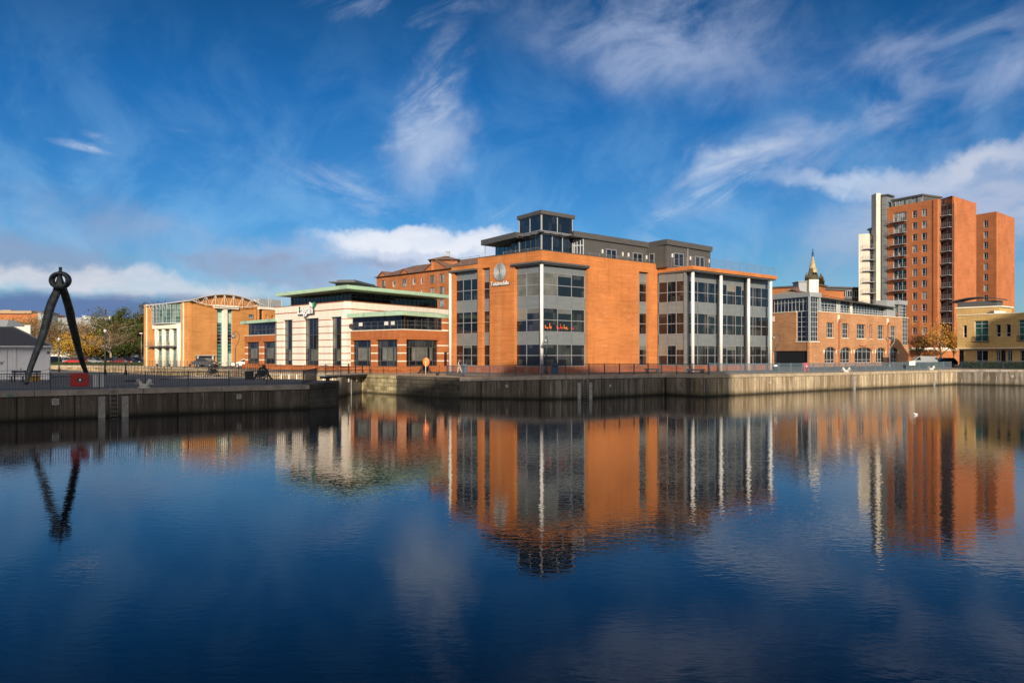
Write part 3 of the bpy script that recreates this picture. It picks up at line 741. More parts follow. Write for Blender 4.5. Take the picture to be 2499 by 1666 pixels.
# parapet trims
cm = MB(); ML.box(cm, u_hi, ML.len+.04, 15.25, 15.31, -.5, .05); MR.box(cm, .0, MR.len, 15.25, 15.31, -.5, .05); ML.box(cm, 0, u_hi, 14.6, 14.66, -.5, .05)
obj('parapet_trim', cm, MAT['clad_edge'], mainb)
def column(q, z0, z1, r=.17, m='white', par=None):
    mb = MB(); mb.lathe((q.x, q.y, 0), [(r, z0), (r, z1-.1), (r*.8, z1-.1), (r*.8, z1)], 14); return obj('column', mb, MAT[m], par or mainb)
cc = ca+Vector((0,-.02)); column(cc+Vector((.0,.22)), 2.3, 13.95, .19)
column(ML.q(.12,.05), 2.3, 14.0, .17)
mb = MB(); ML.box(mb, .28, .42, 3.0, 14.0, -.5, -.3); MR.box(mb, MR.u(1427,o), MR.u(1427,o)+.08, 3., 14., -.45, -.34); obj('edge_post', mb, MAT['panel'], mainb)
# right block
g0 = Vector((20.3,96.2)); GR = F(g0, g0+Vector((.741,.672))*18.6); GL = F(MR.q(MR.len,0)+Vector((.05,.0)), g0)
co = Vector((20.95,95.5)); CRf = F(co, co+Vector((.741,.672))*17.4)
bk = -GR.n
slab(mainb, 'core', 'clad_edge', [g0-GR.n*.25+GR.d*.15, GR.q(GR.len,-.25), GR.q(GR.len,-18), g0-GR.n*18+GR.d*.15], 2.2, 14.0)
# left facing glazing
us = [GL.u(1628), GL.u(1649.5)]
bay(GL, .02, GL.len-.14, us, -.04)
simple(mainb, 'edge_post', 'panel', (GL.len-.14, GL.len+.12, 2.3, 14.0, -.2, .06), f=GL)
cols = [1690.6, 1759.5, 1826.7, 1880.7]
GRo = -.05
for (a, b, ms) in ((1680,1753,(1703.7,1728.5,1746)), (1764,1817,(1775,1796,1811)), (1830,1876.5,(1838.7,1859,1871))):
    bay(GR, GR.u(a), GR.u(b), [GR.u(k) for k in ms], GRo, deep=(0,))
for (a, b) in ((1672.5,1680), (1753,1764), (1817,1830)):
    simple(mainb, 'edge_post', 'clad', (GR.u(a)+.01, GR.u(b)-.01, 2.3, 14.0, -.2, -.02), f=GR)
simple(mainb, 'plinth', 'brick_low', (.1, GR.len, 2.2, 2.97, -.2, .1), f=GR)
simple(mainb, 'plinth', 'brick_low', (.0, GL.len-.1, 2.2, 2.97, -.2, .1), f=GL)
for k in cols: column(CRf.q(CRf.u(k)), 2.3, 13.95, .2)
# its roof: brick band over a grey soffit
k0 = MR.q(MR.len, .02); k1 = CRf.q(-.35,.45); k2 = CRf.q(CRf.len+.8,.45); k3 = CRf.q(CRf.len+.8,-20); k4 = MR.q(MR.len,-18)
slab(mainb, 'parapet', 'brick', [k0, k1, k2, k3, k4], 14.16, 14.6)
k1b = CRf.q(-.25,.32); k2b = CRf.q(CRf.len+.65,.32)
slab(mainb, 'soffit', 'clad_edge', [MR.q(MR.len,-.05), k1b, k2b, CRf.q(CRf.len+.65,-19), MR.q(MR.len,-17)], 13.98, 14.159)
q1 = MR.q(MR.len, 0); q2 = q1+Vector((.672,-.741))*1.5
simple(mainb, 'parapet', 'brick', (0, 1.6, 14.601, 15.2, -.4, -.01), f=F(q1, q1+(k1-q1)))
# roof terrace slab under penthouse
slab(mainb, 'roof', 'clad_edge', [ML.q(1,-.6), c0, MR.q(MR.len+1,-.6), MR.q(MR.len,-18), ML.q(1,-.6)+Vector((8,12))], 14.5, 14.75)
# penthouse
PLd = Vector((-.525,.851)); PRd = Vector((.741,.672)); ZR = 18.0
e0 = gp(1258.6, 91.6); e1 = gp(1173.6, 98.3)
r0 = gp(1400, 90.8); r1 = gp(1583, 100.1); r2 = gp(1627.6, 97.2); r3 = gp(1739, 104.2)
tc0 = gp(1321, 89.4); TL = F(tc0+PLd*4.55, tc0); TR = F(tc0, tc0+PRd*4.95)
mid = tc0+PLd*4.2+PRd*.6
slab(mainb, 'penthouse_roof', 'clad', [e1, e0, mid+PRd*1.0, tc0+PRd*4.6+PLd*.5, r0, r1, r2, r3, r3+Vector((-6,9)), r1+Vector((-10,10)), e1+Vector((9,9))], 17.38, ZR)
ins = .22
PR1 = F(r0-TR.n*ins, r1-TR.n*ins+PRd*(-.1)); PR2 = F(r1-TR.n*ins+PRd*-.1, r2+PLd*.25+PRd*.2); PR3 = F(r2+PLd*.25+PRd*.2, r3+PLd*.25-PRd*.15)
slab(mainb, 'penthouse_wall', 'clad', [PR1.q(1.9,-.02), PR1.q(PR1.len), PR3.a, PR3.b, PR3.b+Vector((-5,7)), PR1.q(1.9,-6)], 14.7, 17.38)
z0p, z1p = 14.9, 16.55
for f, a, b, n in ((PR1,1479,1504,1), (PR1,1544,1567,1), (PR2,1585,1597,0), (PR3,1644.5,1667.6,1), (PR3,1696,1718,1)):
    u0, u1 = f.u(a), f.u(b); window(mainb, f, u0, u1, 14.95, 16.55, .06, [(u0+u1)/2] if n else [], (), 'alu', 'glassdeep', .08)
for f, a, y in ((PR1,1469.5,0), (PR1,1519,0), (PR1,1533,0), (PR1,1577,0), (PR3,1640,0), (PR3,1684,0), (PR3,1729.5,0)):
    u = f.u(a); simple(mainb, 'wall_light', 'white', (u-.07, u+.07, 15.95, 16.4, .0, .12), f=f)
u = PR3.u(1678); simple(mainb, 'downpipe', 'alu', (u-.04, u+.04, 14.8, 17.37, 0, .08), f=PR3)
# glazed corner under and in the lantern
zc = 17.55
def glz(f, u0, u1, z0, z1, n, zs=(), fm='lightframe', gm='glassdeep', fw=.07): return window(mainb, f, u0, u1, z0, z1, 0, [u0+(u1-u0)*k/n for k in range(1, n)], zs, fm, gm, fw)
TLl = F(tc0+PLd*6.4, tc0)
glz(TLl, 0, TLl.len-.08, 14.85, 17.5, 6, (), 'darkframe'); glz(TR, .08, TR.len, 14.85, 17.5, 3)
slab(mainb, 'penthouse_core', 'clad_edge', [tc0+PLd*6.3+PRd*.2, tc0+PLd*.25+PRd*.25, tc0+PRd*4.9+PLd*.2, tc0+PRd*4.9+PLd*4, tc0+PLd*6.3+PRd*3], 14.7, 17.5)
PG = F(TR.q(TR.len,.0), PR1.q(1.9,-.0)); window(mainb, PG, 0, PG.len, 14.9, 17.3, 0, [PG.len*.18, PG.len*.4, PG.len*.7], (16.6,), 'lightframe', 'glassdeep', .09)
PLw = F(gp(1209,100.0), TLl.a+PRd*.3+PLd*-.1)
glz(PLw, 0, PLw.len, 14.85, 17.37, 4, (), 'darkframe')
slab(mainb, 'penthouse_core', 'clad_edge', [PLw.q(.1,-.1), PLw.q(PLw.len,-.1), PLw.q(PLw.len,-.1)+PRd*6, PLw.q(.1,-.1)+PRd*4], 14.7, 17.37)
mb = MB(); q = gp(1184, 97.8); mb.tube([(q.x,q.y,14.7),(q.x,q.y,17.4)], .05, 6); obj('support_pole', mb, MAT['alu'], mainb)
glz(TL, 0, TL.len-.08, 17.75, 19.6, 2); glz(TR, .08, TR.len, 17.75, 19.6, 2)
slab(mainb, 'lantern_core', 'clad_edge', [tc0+PLd*4.4+PRd*.2, tc0+PLd*.2+PRd*.2, tc0+PRd*4.8+PLd*.2, tc0+PRd*4.8+PLd*4.4], 17.5, 19.6)
slab(mainb, 'lantern_roof', 'clad', [tc0+PLd*4.75-PRd*.2, tc0-PLd*.25-PRd*.25, tc0+PRd*5.2-PLd*.2, tc0+PRd*5.2+PLd*4.8], 19.6, 20.02)
for (q, w) in ((tc0, .07), (tc0+PLd*4.5, .05), (tc0+PRd*4.9, .05)):
    mb = MB(); mb.box(q.x-w, q.x+w, q.y-w, q.y+w, 14.8, 19.6); obj('corner_post', mb, MAT['darkframe'], mainb)
# louvred sun canopy
mb = MB()
fL = F(tc0+PLd*6.2-PRd*.8, tc0-PLd*.8-PRd*.8); fR = F(tc0-PLd*.8-PRd*.8, tc0+PRd*6.2-PLd*.8)
for f in (fL, fR):
    f.box(mb, 0, f.len, 17.62, 17.70, -.05, .03)
    for k in range(1, 6): f.box(mb, .1*k, f.len-.15*k, 17.63, 17.67, -.17*k-.03, -.17*k+.03)
    for k in range(5): f.box(mb, f.len*(k+.5)/5-.03, f.len*(k+.5)/5+.03, 17.56, 17.62, -1.0, 0)
obj('sun_canopy', mb, MAT['alu'], mainb)
# terrace rail
def wire_rail(f, u0, u1, z0, h, n=6, sp=1.6, m='galv', par=None, out=-.25):
    mb = MB(); k = int((u1-u0)/sp)
    for i in range(k+1):
        u = u0+(u1-u0)*i/k; f.box(mb, u-.02, u+.02, z0, z0+h, out-.02, out+.02)
    for j in range(n):
        z = z0+h*(j+1)/n; r = .018 if j == n-1 else .008
        f.box(mb, u0, u1, z-r, z+r, out-r-.03, out+r-.03)
    return obj('terrace_rail', mb, MAT[m], par or mainb)
kf = F(k1, k2); wire_rail(kf, .1, kf.len-.1, 14.6, 1.05); wire_rail(MR, 6, MR.len-.3, 15.3, .35, 2); wire_rail(ML, 0, u_hi, 14.66, .9, 3)
wire_rail(ML, u_hi+4, ML.len-.4, 15.3, .3, 2); wire_rail(F(k0+Vector((1.2,-1.3)), k1), 0, 2.4, 14.6, 1.05)
# company sign
sg = thing('wall_sign', 'silver Totalmobile lettering under a ringed disc logo on brick wall', 'sign', tuple(ML.p(ML.u(1218), 10.9, .05)))
cu, cz = ML.u(1221), zz(664, ML.Y(1221))
for k in range(8):
    mb = MB(); r = .17+.108*k; Mx = Matrix(((ML.d.x, ML.n.x, 0), (ML.d.y, ML.n.y, 0), (0, 0, 1)))
    mb.torus(ML.p(cu, cz, .10), r, .030, Mx, 36, 6); obj('ring', mb, MAT['lightframe'], sg)
text('Totalmobile', ML, ML.u(1200), zz(696.5, ML.Y(1221)), .15, .46, 'white', sg, 'lettering', .04, ML.u(1243.5)-ML.u(1200), .015)
text('Totalmobile', ML, ML.u(1200)+.03, zz(697.4, ML.Y(1221)), .07, .46, 'clad_edge', sg, 'painted_letter_shadow', .08, ML.u(1243.5)-ML.u(1200), .02)  # dark offset copy stands in for the shadow behind the letters
mb = MB(); mb.lathe(ML.p(cu, cz, .03), [(1.0,-.02),(1.0,.0)], 32, Matrix(((ML.d.x,0,ML.n.x),(ML.d.y,0,ML.n.y),(0,1,0)))); obj('disc', mb, MAT['panel'], sg)

# ------------------------------------------------------------------ banded cream office with green roofs
lg = thing('office_building', 'low cream and orange banded office with pale green metal roofs and white lettering', 'office building', (-20.1,100,GZ))
lc = Vector((-20.1,100.)); dl = Vector((-.69,.7238)); dr = Vector((.522,.853))
LF = F(lc+dl*18.3, lc); RF = F(lc, lc+dr*21)
mb = MB(); LF.box(mb, 0, LF.len, 9.0, 10.8, -.6, 0); RF.box(mb, .0, RF.len, 9.0, 10.8, -.6, 0)
obj('fascia', mb, MAT['cream_fascia'], lg)
mb = MB(); LF.box(mb, -.05, LF.len+.05, 10.8, 10.88, -.7, .06); RF.box(mb, -.0, RF.len, 10.8, 10.88, -.7, .06); obj('coping', mb, MAT['brick_lagan_plain'], lg)
spans = ((671,691), (713,741), (777,806.5), (835,847.4))
for a, b in spans:
    mb = MB(); LF.box(mb, max(0, LF.u(a)), min(LF.len, LF.u(b)), 2.9, 8.999, -.7, -.02)
    if b == 847.4: RF.box(mb, .05, 1.6, 2.9, 8.999, -1.0, -.02)
    obj('pilaster', mb, MAT['cream_banded'], lg)
for a, b, n in ((691,713,3), (741,777,4), (806.5,835,3)):
    u0, u1 = LF.u(a)-.0, LF.u(b)+.0
    window(lg, LF, u0, u1, 2.95, 9.0, -.32, [u0+(u1-u0)*(k+1)/n for k in range(n-1)], (3.5,5.0,6.85), 'darkframe', 'glass', .07)
    simple(lg, 'blind', 'glassblind', (u0+.08, u0+(u1-u0)/n-.05, 5.1, 8.8, -.358, -.342), f=LF)
    simple(lg, 'blind', 'glassblind', (u0+(u1-u0)*.38, u1-.1, 3.55, 4.95, -.358, -.342), f=LF)
    simple(lg, 'sill', 'brick_lagan_plain', (LF.u(a)-.1, LF.u(b)+.1, 2.82, 2.92, -.9, .12), f=LF)
simple(lg, 'plinth', 'brick_lagan_plain', (-.2, LF.len+.3, 2.15, 2.82, -1.0, .35), f=LF)
slab(lg, 'core', 'clad_edge', [LF.q(.1,-1.0), LF.q(LF.len-1.0,-1.0), RF.q(RF.len,-1.0), LF.q(.1,-1.0)+dr*18], 2.2, 10.7)
gc = Vector((-20.15,102.6)); UL = F(gc+dl*14.8, gc); UR = F(gc, gc+dr*18)
window(lg, UL, 0, UL.len, 10.85, 12.2, 0, [UL.len*k/16 for k in range(1,16)], (11.55,), 'darkframe', 'glassdeep', .06)
window(lg, UR, 0, UR.len, 10.85, 12.2, 0, [UR.len*k/19 for k in range(1,19)], (11.55,), 'darkframe', 'glassdeep', .06)
slab(lg, 'core', 'clad_edge', [UL.q(0,-.2), UL.q(UL.len-.2,-.25), UR.q(UR.len,-.2), UL.q(0,-.2)+dr*14], 10.7, 12.2)
mb = MB()
for px in (709,): UL.box(mb, -.3, -.1, 10.85, 12.2, -.1, .1)
obj('column', mb, MAT['lightframe'], lg)
t0 = gp(847,98.0); t1 = gp(672.5,111.3); t2 = gp(1096.8,114.8); cen = (t1+t2)/2+Vector((2,4))
def hiproof(par, name, m, poly, z0, z1, top, zt, m2=None):
    slab(par, name, m, poly, z0, z1)
    mb = MB(); n = len(poly)
    for i in range(n):
        a, b = poly[i], poly[(i+1) % n]; c, d = top[(i+1) % n], top[i]
        mb.face([(a.x,a.y,z1+.003), (b.x,b.y,z1+.003), (c.x,c.y,zt), (d.x,d.y,zt)])
    mb.face([(q.x,q.y,zt) for q in top]); return obj(name, mb, MAT[m2 or m], par)
poly = [t1, t0, t2, t1+(t2-t0)]
ct = sum(poly, Vector((0,0)))/4; top = [p.lerp(ct, .55) for p in poly]
hiproof(lg, 'roof', 'copper', poly, 12.2, 12.64, top, 12.9, 'copper2')
for px in (674, 708.5):
    mb = MB(); u = LF.u(px) if px < 700 else LF.u(px)
    if px < 700: LF.box(mb, u-.05, u+.05, 2.9, 9.0, -.02, .08); obj('downpipe', mb, MAT['darkframe'], lg)
# rooftop plant
q = gp(885,112); f = F(gp(849,116), gp(870,111)); f2 = F(gp(870,111), gp(924,120))
mb = MB(); f2.box(mb, 0, f2.len, 12.8, 14.0, -3, 0); f2.box(mb, -1.2, f2.len, 14.0, 14.15, -3.5, .3); f2.box(mb, .5, f2.len, 14.15, 14.5, -3., -.5); obj('rooftop_plant', mb, MAT['clad_edge'], lg)
# front block
bc = Vector((-12.2,91.3)); d1 = Vector((-.75,.661)).normalized(); d2 = Vector((.6,.8))
BL = F(bc+d1*9.3, bc); BR = F(bc, bc+d2*8.0)
wm = MB()
hb = [(BL.u(859), BL.u(905), 2.95, 6.0), (BL.u(917), BL.u(969.5), 2.95, 6.0)]
BL.wall(wm, .0, BL.len, 2.95, 6.15, hb, .5); hb2 = [(BR.u(992), BR.u(1071), 2.95, 6.0), (BR.u(1084), BR.u(1095), 2.95, 4.6)]
BR.wall(wm, .0, BR.len, 2.95, 6.15, hb2, .5)
obj('pier_wall', wm, MAT['brick_lagan'], lg)
mb = MB(); BL.box(mb, 0, BL.len, 6.15, 7.05, -.5, .03); BR.box(mb, 0, BR.len, 6.15, 7.05, -.5, .03); obj('brick_band', mb, MAT['brick_lagan_plain'], lg)
mb = MB(); BL.box(mb, -.03, BL.len+.1, 7.05, 7.14, -.5, .08); BR.box(mb, -.05, BR.len, 7.05, 7.14, -.5, .08); obj('sill', mb, MAT['cream'], lg)
mb = MB(); BL.box(mb, -.2, BL.len+.2, 2.1, 2.95, -.5, .2); BR.box(mb, -.0, BR.len, 2.1, 2.95, -.5, .2); obj('plinth', mb, MAT['brick_lagan_plain'], lg)
for f, (a, b, c, d), n in ((BL, hb[0], (.12,.2,.72,.85)), (BL, hb[1], (.12,.45,.75,.88)), (BR, hb2[0], (.14,.34,.62,.86))):
    window(lg, f, a, b, c, d, -.3, [a+(b-a)*k for k in n], (3.56,5.15), 'darkframe', 'glass', .08)
    simple(lg, 'blind', 'glassblind', (a+(b-a)*.22, a+(b-a)*.7, 3.62, 5.08, -.338, -.322), f=f)
    simple(lg, 'blind', 'glassblind', (a+(b-a)*.77, a+(b-a)*.84, 3.62, 5.08, -.338, -.322), f=f)
a, b, c, d = hb2[1]; window(lg, BR, a, b, c, d, -.3, [], (), 'black', 'glass', .09, 'door')
BLu = BL.off(-.35); BRu = BR.off(-.35)
window(lg, BL, .1, BL.len, 7.14, 8.62, -.25, [BL.len*k/8 for k in range(1,8)], (7.62,8.1), 'darkframe', 'glass', .07)
window(lg, BR, .1, BR.len*.85, 7.14, 8.62, -.25, [BR.len*.85*k/6 for k in range(1,6)], (7.62,8.1), 'darkframe', 'glass', .07)
for f, a, b in ((BL,.12,.2),(BL,.62,.7),(BL,.75,.82)):
    simple(lg, 'blind', 'white', (f.len*a, f.len*b, 7.66, 8.06, -.288, -.27), f=f)
simple(lg, 'pier_wall', 'brick_lagan', (BR.len*.86, BR.len, 7.14, 8.62, -.5, 0), f=BR)
core2(lg, BL, BR, .45, 2.2, 8.62)
f0 = gp(982,90.0); f1 = gp(846,96.6); f3 = gp(1094,98.2); poly = [f1, f0, f3, f3+Vector((-5,8)), f1+Vector((2,6))]
top = [gp(905,101), gp(975,96.5), gp(1060,102), f3+Vector((-5,7)), f1+Vector((3,6))]
hiproof(lg, 'roof', 'copper', poly, 8.64, 9.08, top, 9.5, 'copper2')
# left wing
wa = gp(671,114.); WL = F(wa+dl*9.3, wa+dl*-.3); wm = MB()
hw = [(WL.u(601), WL.u(632), 3.0, 6.15), (WL.u(640.5), WL.u(672), 3.0, 6.15)]
WL.wall(wm, 0, WL.len, 2.9, 6.15, hw, .45); obj('pier_wall', wm, MAT['brick_lagan'], lg)
simple(lg, 'brick_band', 'brick_lagan_plain', (0, WL.len, 6.15, 7.05, -.45, .02), f=WL); simple(lg, 'sill', 'cream', (-.05, WL.len, 7.05, 7.13, -.45, .07), f=WL)
simple(lg, 'plinth', 'brick_lagan_plain', (-.4, WL.len+.2, 2.1, 2.9, -.45, .25), f=WL)
for (a, b, c, d) in hw:
    window(lg, WL, a, b, c, d, -.28, [a+(b-a)*k for k in (.16,.5,.8)], (3.75,5.25), 'darkframe', 'glass', .08)
    simple(lg, 'blind', 'glassblind', (a+(b-a)*.22, a+(b-a)*.72, 3.8, 5.2, -.318, -.302), f=WL)
window(lg, WL, .6, WL.len, 7.13, 8.85, -.35, [WL.len*k/8 for k in range(1,8)], (7.9,), 'darkframe', 'glass', .08)
slab(lg, 'core', 'clad_edge', [WL.q(.6,-.42), WL.q(WL.len,-.42), WL.q(WL.len,-8), WL.q(.6,-8)], 2.2, 8.86)
w0 = gp(586,122.5); poly = [w0, gp(672,112.6), gp(672,112.6)+dr*8, w0+dr*8]; slab(lg, 'roof', 'copper', poly, 8.86, 9.27)
# lettering
ls = thing('wall_sign', 'white raised Lagan lettering with a green and white folded emblem', 'sign', tuple(LF.p(LF.u(731), 9.3, .1)))
text('Lagan', LF, LF.u(732.2), zz(772.5, LF.Y(750)), .36, 1.36, 'signwhite', ls, 'lettering', .06, LF.u(768.5)-LF.u(732.2), .02)
text('Lagan', LF, LF.u(731.8), zz(774.2, LF.Y(750)), .22, 1.46, 'darkframe', ls, 'painted_letter_shadow', .16, LF.u(770)-LF.u(731.8), .03)  # enlarged dark duplicate paints the shade the letters throw on the fascia
lf = LF.u(732); mb = MB(); LF.box(mb, lf-.05, lf+.28, 10.12, 10.35, .1, .2); obj('leaf_mark', mb, MAT['green_sign'], ls)
def emb(pts, m):
    mb = MB(); Y = LF.Y(767); fr = [LF.p(LF.u(a), zz(b, Y), .35) for a, b in pts]; bk2 = [LF.p(LF.u(a), zz(b, Y), .2) for a, b in pts]; n = len(pts)
    mb.grid(fr+bk2, [tuple(range(n)), tuple(range(2*n-1, n-1, -1))]+[(i, (i+1) % n, n+(i+1) % n, n+i) for i in range(n)]); obj('emblem', mb, MAT[m], ls)
emb(((760.2,736.5),(767.6,741.5),(767.6,751),(760.5,746)), 'signwhite'); emb(((767.9,740),(772,737.5),(772,748),(767.9,751)), 'green_sign'); emb(((772.2,737.6),(775.8,741.5),(772.2,747.5)), 'darkframe')

# ------------------------------------------------------------------ wave roofed building
wv = thing('office_building', 'amber brick office with curved roof and white arched roof truss', 'office building', (-55.1,140,GZ))
wc = gp(462,140); VL = F(gp(351,149), wc); VR = F(wc, gp(631,152.6))
def arcz(t):                                    # roof line above the right hand face
    return 13.7+1.42*math.sin(math.pi*min(1, max(0, t)))**.9
ar = 24
mb = MB()
slot = (VR.u(529.5), VR.u(567.5)); gar = (VR.u(478), VR.u(528), 2.3, 4.25); sw = (VR.u(607), VR.u(620), 10.9, 11.75)
VR.wall(mb, 0, VR.len, 2.2, 13.2, [(slot[0], slot[1], 2.3, 12.55), gar, sw], .5)
for k in range(ar):
    u0, u1 = VR.len*k/ar, VR.len*(k+1)/ar; za, zb = arcz(k/ar)-.15, arcz((k+1)/ar)-.15
    mb.hexa([VR.p(u0,13.2,0), VR.p(u1,13.2,0), VR.p(u1,13.2,-.5), VR.p(u0,13.2,-.5), VR.p(u0,za,0), VR.p(u1,zb,0), VR.p(u1,zb,-.5), VR.p(u0,za,-.5)])
hv = [(VL.u(371), VL.u(441.5), 2.3, 13.25)]
VL.wall(mb, 0, VL.len, 2.2, 13.4, hv, .5)
obj('wall', mb, MAT['brick_wave'], wv)
slab(wv, 'core', 'clad_edge', [VL.q(.2,-.8), VL.q(VL.len-.6,-.9), VR.q(VR.len,-.8), VR.q(VR.len,-.8)+VL.d*-13, ], 2.2, 13.2)
# roof sheet over the arc, running back; eave piece along the left face
mb = MB()
ext = Vector((-VL.d.x, -VL.d.y))*1.0
for k in range(ar):
    t0_, t1_ = -.03+1.07*k/ar, -.03+1.07*(k+1)/ar
    a0 = VR.q(VR.len*t0_, .9); a1 = VR.q(VR.len*t1_, .9); z0_, z1_ = arcz(t0_)+(-.1 if t0_ < 0 else 0), arcz(t1_)
    b0 = a0-VL.d*14.8; b1 = a1-VL.d*14.8; zb0, zb1 = 13.25+(z0_-13.7)*.35, 13.25+(z1_-13.7)*.35
    for dz in (0, -.16): mb.face([(a0.x,a0.y,z0_+dz), (a1.x,a1.y,z1_+dz), (b1.x,b1.y,zb1+dz), (b0.x,b0.y,zb0+dz)], True)
    mb.face([(a0.x,a0.y,z0_), (a1.x,a1.y,z1_), (a1.x,a1.y,z1_-.16), (a0.x,a0.y,z0_-.16)])
a0 = VR.q(VR.len*-.03,.9); b0 = a0-VL.d*14.8; za = arcz(0)-.1; zb = 13.25+(za-13.7)*.35
mb.face([(a0.x,a0.y,za), (b0.x,b0.y,zb), (b0.x,b0.y,zb-.16), (a0.x,a0.y,za-.16)])
obj('roof', mb, MAT['lightframe'], wv)
# truss
mb = MB(); tp = []; bp = []
for k in range(17):
    t = k/16; u = -.1+(VR.len+.6)*t; tp.append(VR.p(u, arcz(t)-.12, .75)); bp.append(VR.p(u, 13.62-.95*math.sin(math.pi*t)**.8*(1-.25*t), .75))
mb.tube(tp, .055, 6); mb.tube(bp, .06, 6)
for k in range(1, 16, 2): mb.tube([tp[k], bp[k]], .035, 5)
for k in range(1, 15):
    a, b = (tp[k], bp[k+1]) if k % 2 else (bp[k], tp[k+1]); mb.tube([a, b], .03, 5)
obj('roof_truss', mb, MAT['white'], wv)
for k in (4, 8, 12):
    mb = MB(); mb.tube([VR.p((VR.len)*k/16, 13.0, 0), bp[k]], .07, 5); obj('bracket', mb, MAT['white'], wv)
# slot
u0, u1 = slot; um0, um1 = VR.u(544), VR.u(553)
for a, b in ((u0, um0), (um1, u1)):
    zs = [2.4+.62*k for k in range(1, 17)]
    window(wv, VR, a, b, 2.35, 12.55, -.25, (), zs, 'lightframe', 'teal', .05)
    for zA, zB in ((10.0,11.8), (2.4,4.6)) if a > u0 else ((10.0,11.8),): simple(wv, 'pale_panel', 'palegreen', (a+.08, b-.08, zA, zB, -.32, -.282), f=VR)
    simple(wv, 'dark_panel', 'glass', (a+.08, b-.08, 6.3, 8.1, -.32, -.28), f=VR)
mb = MB(); VR.box(mb, um0, um1, 2.2, 12.5, -.3, .25); VR.box(mb, VR.u(520), VR.u(578), 12.5, 13.1, -.2, .55); obj('cream_column', mb, MAT['cream'], wv)
window(wv, VR, sw[0], sw[1], sw[2], sw[3], -.1, (), (), 'darkframe', 'glasspale', .08)
a, b, c, d = gar
mb = MB(); VR.box(mb, a, b, d-.12, d, -.3, .05); 
for k in (.12, .85): VR.box(mb, a+(b-a)*k-.1, a+(b-a)*k+.1, c, d-.12, -.3, .0)
obj('entrance_frame', mb, MAT['lightframe'], wv)
simple(wv, 'entrance_recess', 'brick_lagan_plain', (a, b, c, d-.12, -.79, -.75), f=VR)
# left facade with cream piers, balcony and green glass bay
ub0, ub1 = VL.u(371), VL.u(441.5)
for a, b in ((376,384.5), (393.5,401.5), (412,420), (430.5,441.5)):
    mb = MB(); c = (VL.u(a)+VL.u(b))/2; w = (VL.u(b)-VL.u(a))/2; q = VL.p(c, 0, -.25); mb.lathe((q.x,q.y,0), [(w*.72,2.3),(w*.72,8.9)], 12); obj('cream_column', mb, MAT['cream'], wv)
for a, b in ((384,394), (401,412.5), (420,431)):
    for z0, z1 in ((2.4,5.7), (6.0,8.9)):
        window(wv, VL, VL.u(a)-.25, VL.u(b)+.25, z0, z1, -.45, [(VL.u(a)+VL.u(b))/2], (z1-1.,), 'lightframe', 'greenglass', .06)
simple(wv, 'pier_wall', 'brick_wave', (ub0, VL.u(377), 2.3, 8.9, -.6, -.45), f=VL)
def bowbay(z0, z1, push, m, name, ua=ub0, ub=ub1, inner=.5):
    poly = []
    for k in range(9):
        t = k/8; poly.append(VL.q(ua+(ub-ua)*t, push*math.sin(math.pi*min(1, .35+t*.65) if False else math.pi*t)**.7+.02 if 0 < t < 1 else .0))
    poly += [VL.q(ub, -inner), VL.q(ua, -inner)]
    return slab(wv, name, m, poly, z0, z1)
bowbay(8.9, 9.75, .35, 'cream', 'cream_band'); bowbay(9.75, 9.92, .95, 'lightframe', 'bay_floor')
bowbay(9.92, 13.1, .6, 'greenglass', 'green_bay')
mb = MB()
for zt in (10.3, 11.0, 11.7, 12.4):
    pts = [VL.p(ub0+(ub1-ub0)*t/8, zt, .62*math.sin(math.pi*t/8)**.7+.05 if 0 < t < 8 else .03) for t in range(9)]; mb.tube(pts, .03, 4)
for t in range(9):
    o_ = .64*math.sin(math.pi*t/8)**.7+.04 if 0 < t < 8 else .03; mb.tube([VL.p(ub0+(ub1-ub0)*t/8, 9.9, o_), VL.p(ub0+(ub1-ub0)*t/8, 13.1, o_)], .035, 4)
for t in range(1, 7): mb.tube([VL.p(ub0+(ub1-ub0)*t/8, 12.3, .9), VL.p(ub0+(ub1-ub0)*(t-.7)/8, 13.3, .9)], .04, 4)
obj('bay_mullions', mb, MAT['lightframe'], wv)
mb = MB(); VL.box(mb, VL.u(367), VL.u(431), 5.75, 5.9, -.2, 1.0); obj('balcony', mb, MAT['galv'], wv)
mb = MB()
for zt in (6.2,6.5,6.9): VL.box(mb, VL.u(367), VL.u(431), zt, zt+.03, .95, .99)
for k in range(9): u = VL.u(367)+(VL.u(431)-VL.u(367))*k/8; VL.box(mb, u-.02, u+.02, 5.9, 6.93, .95, .99)
obj('balcony_rail', mb, MAT['galv'], wv)
for px in (358.5, 448.5):
    mb = MB(); u = VL.u(px); VL.box(mb, u-.07, u+.07, 2.2, 13.4, .0, .14); obj('downpipe', mb, MAT['cream'], wv)
# link block with plant
lb = F(gp(631,152), gp(690,158)); mb = MB(); hh = (lb.u(633), lb.u(642), 10.6, 13.0), (lb.u(649), lb.u(653), 11.0, 11.9), (lb.u(663), lb.u(668), 11.0, 11.8)
lb.wall(mb, 0, lb.len, 2.2, 12.8, hh, .3); obj('link_wall', mb, MAT['brick_wave'], wv)
simple(wv, 'link_fascia', 'cream', (0, lb.len, 12.8, 13.25, -.3, .2), f=lb); simple(wv, 'link_core', 'glass', (0, lb.len, 2.2, 12.8, -3, -.3), f=lb)
mb = MB(); pf = F(gp(634,156), gp(686,161)); pf.box(mb, 0, pf.len, 13.0, 15.0, -4, 0); obj('rooftop_plant', mb, MAT['greywall'], wv)
mb = MB(); 
for px, y in ((632.,729),(661,729),(687,731),(655,722)): q = gp(px,155.5); mb.tube([(q.x,q.y,13.2),(q.x,q.y,zz(y,155.5))], .05, 4)
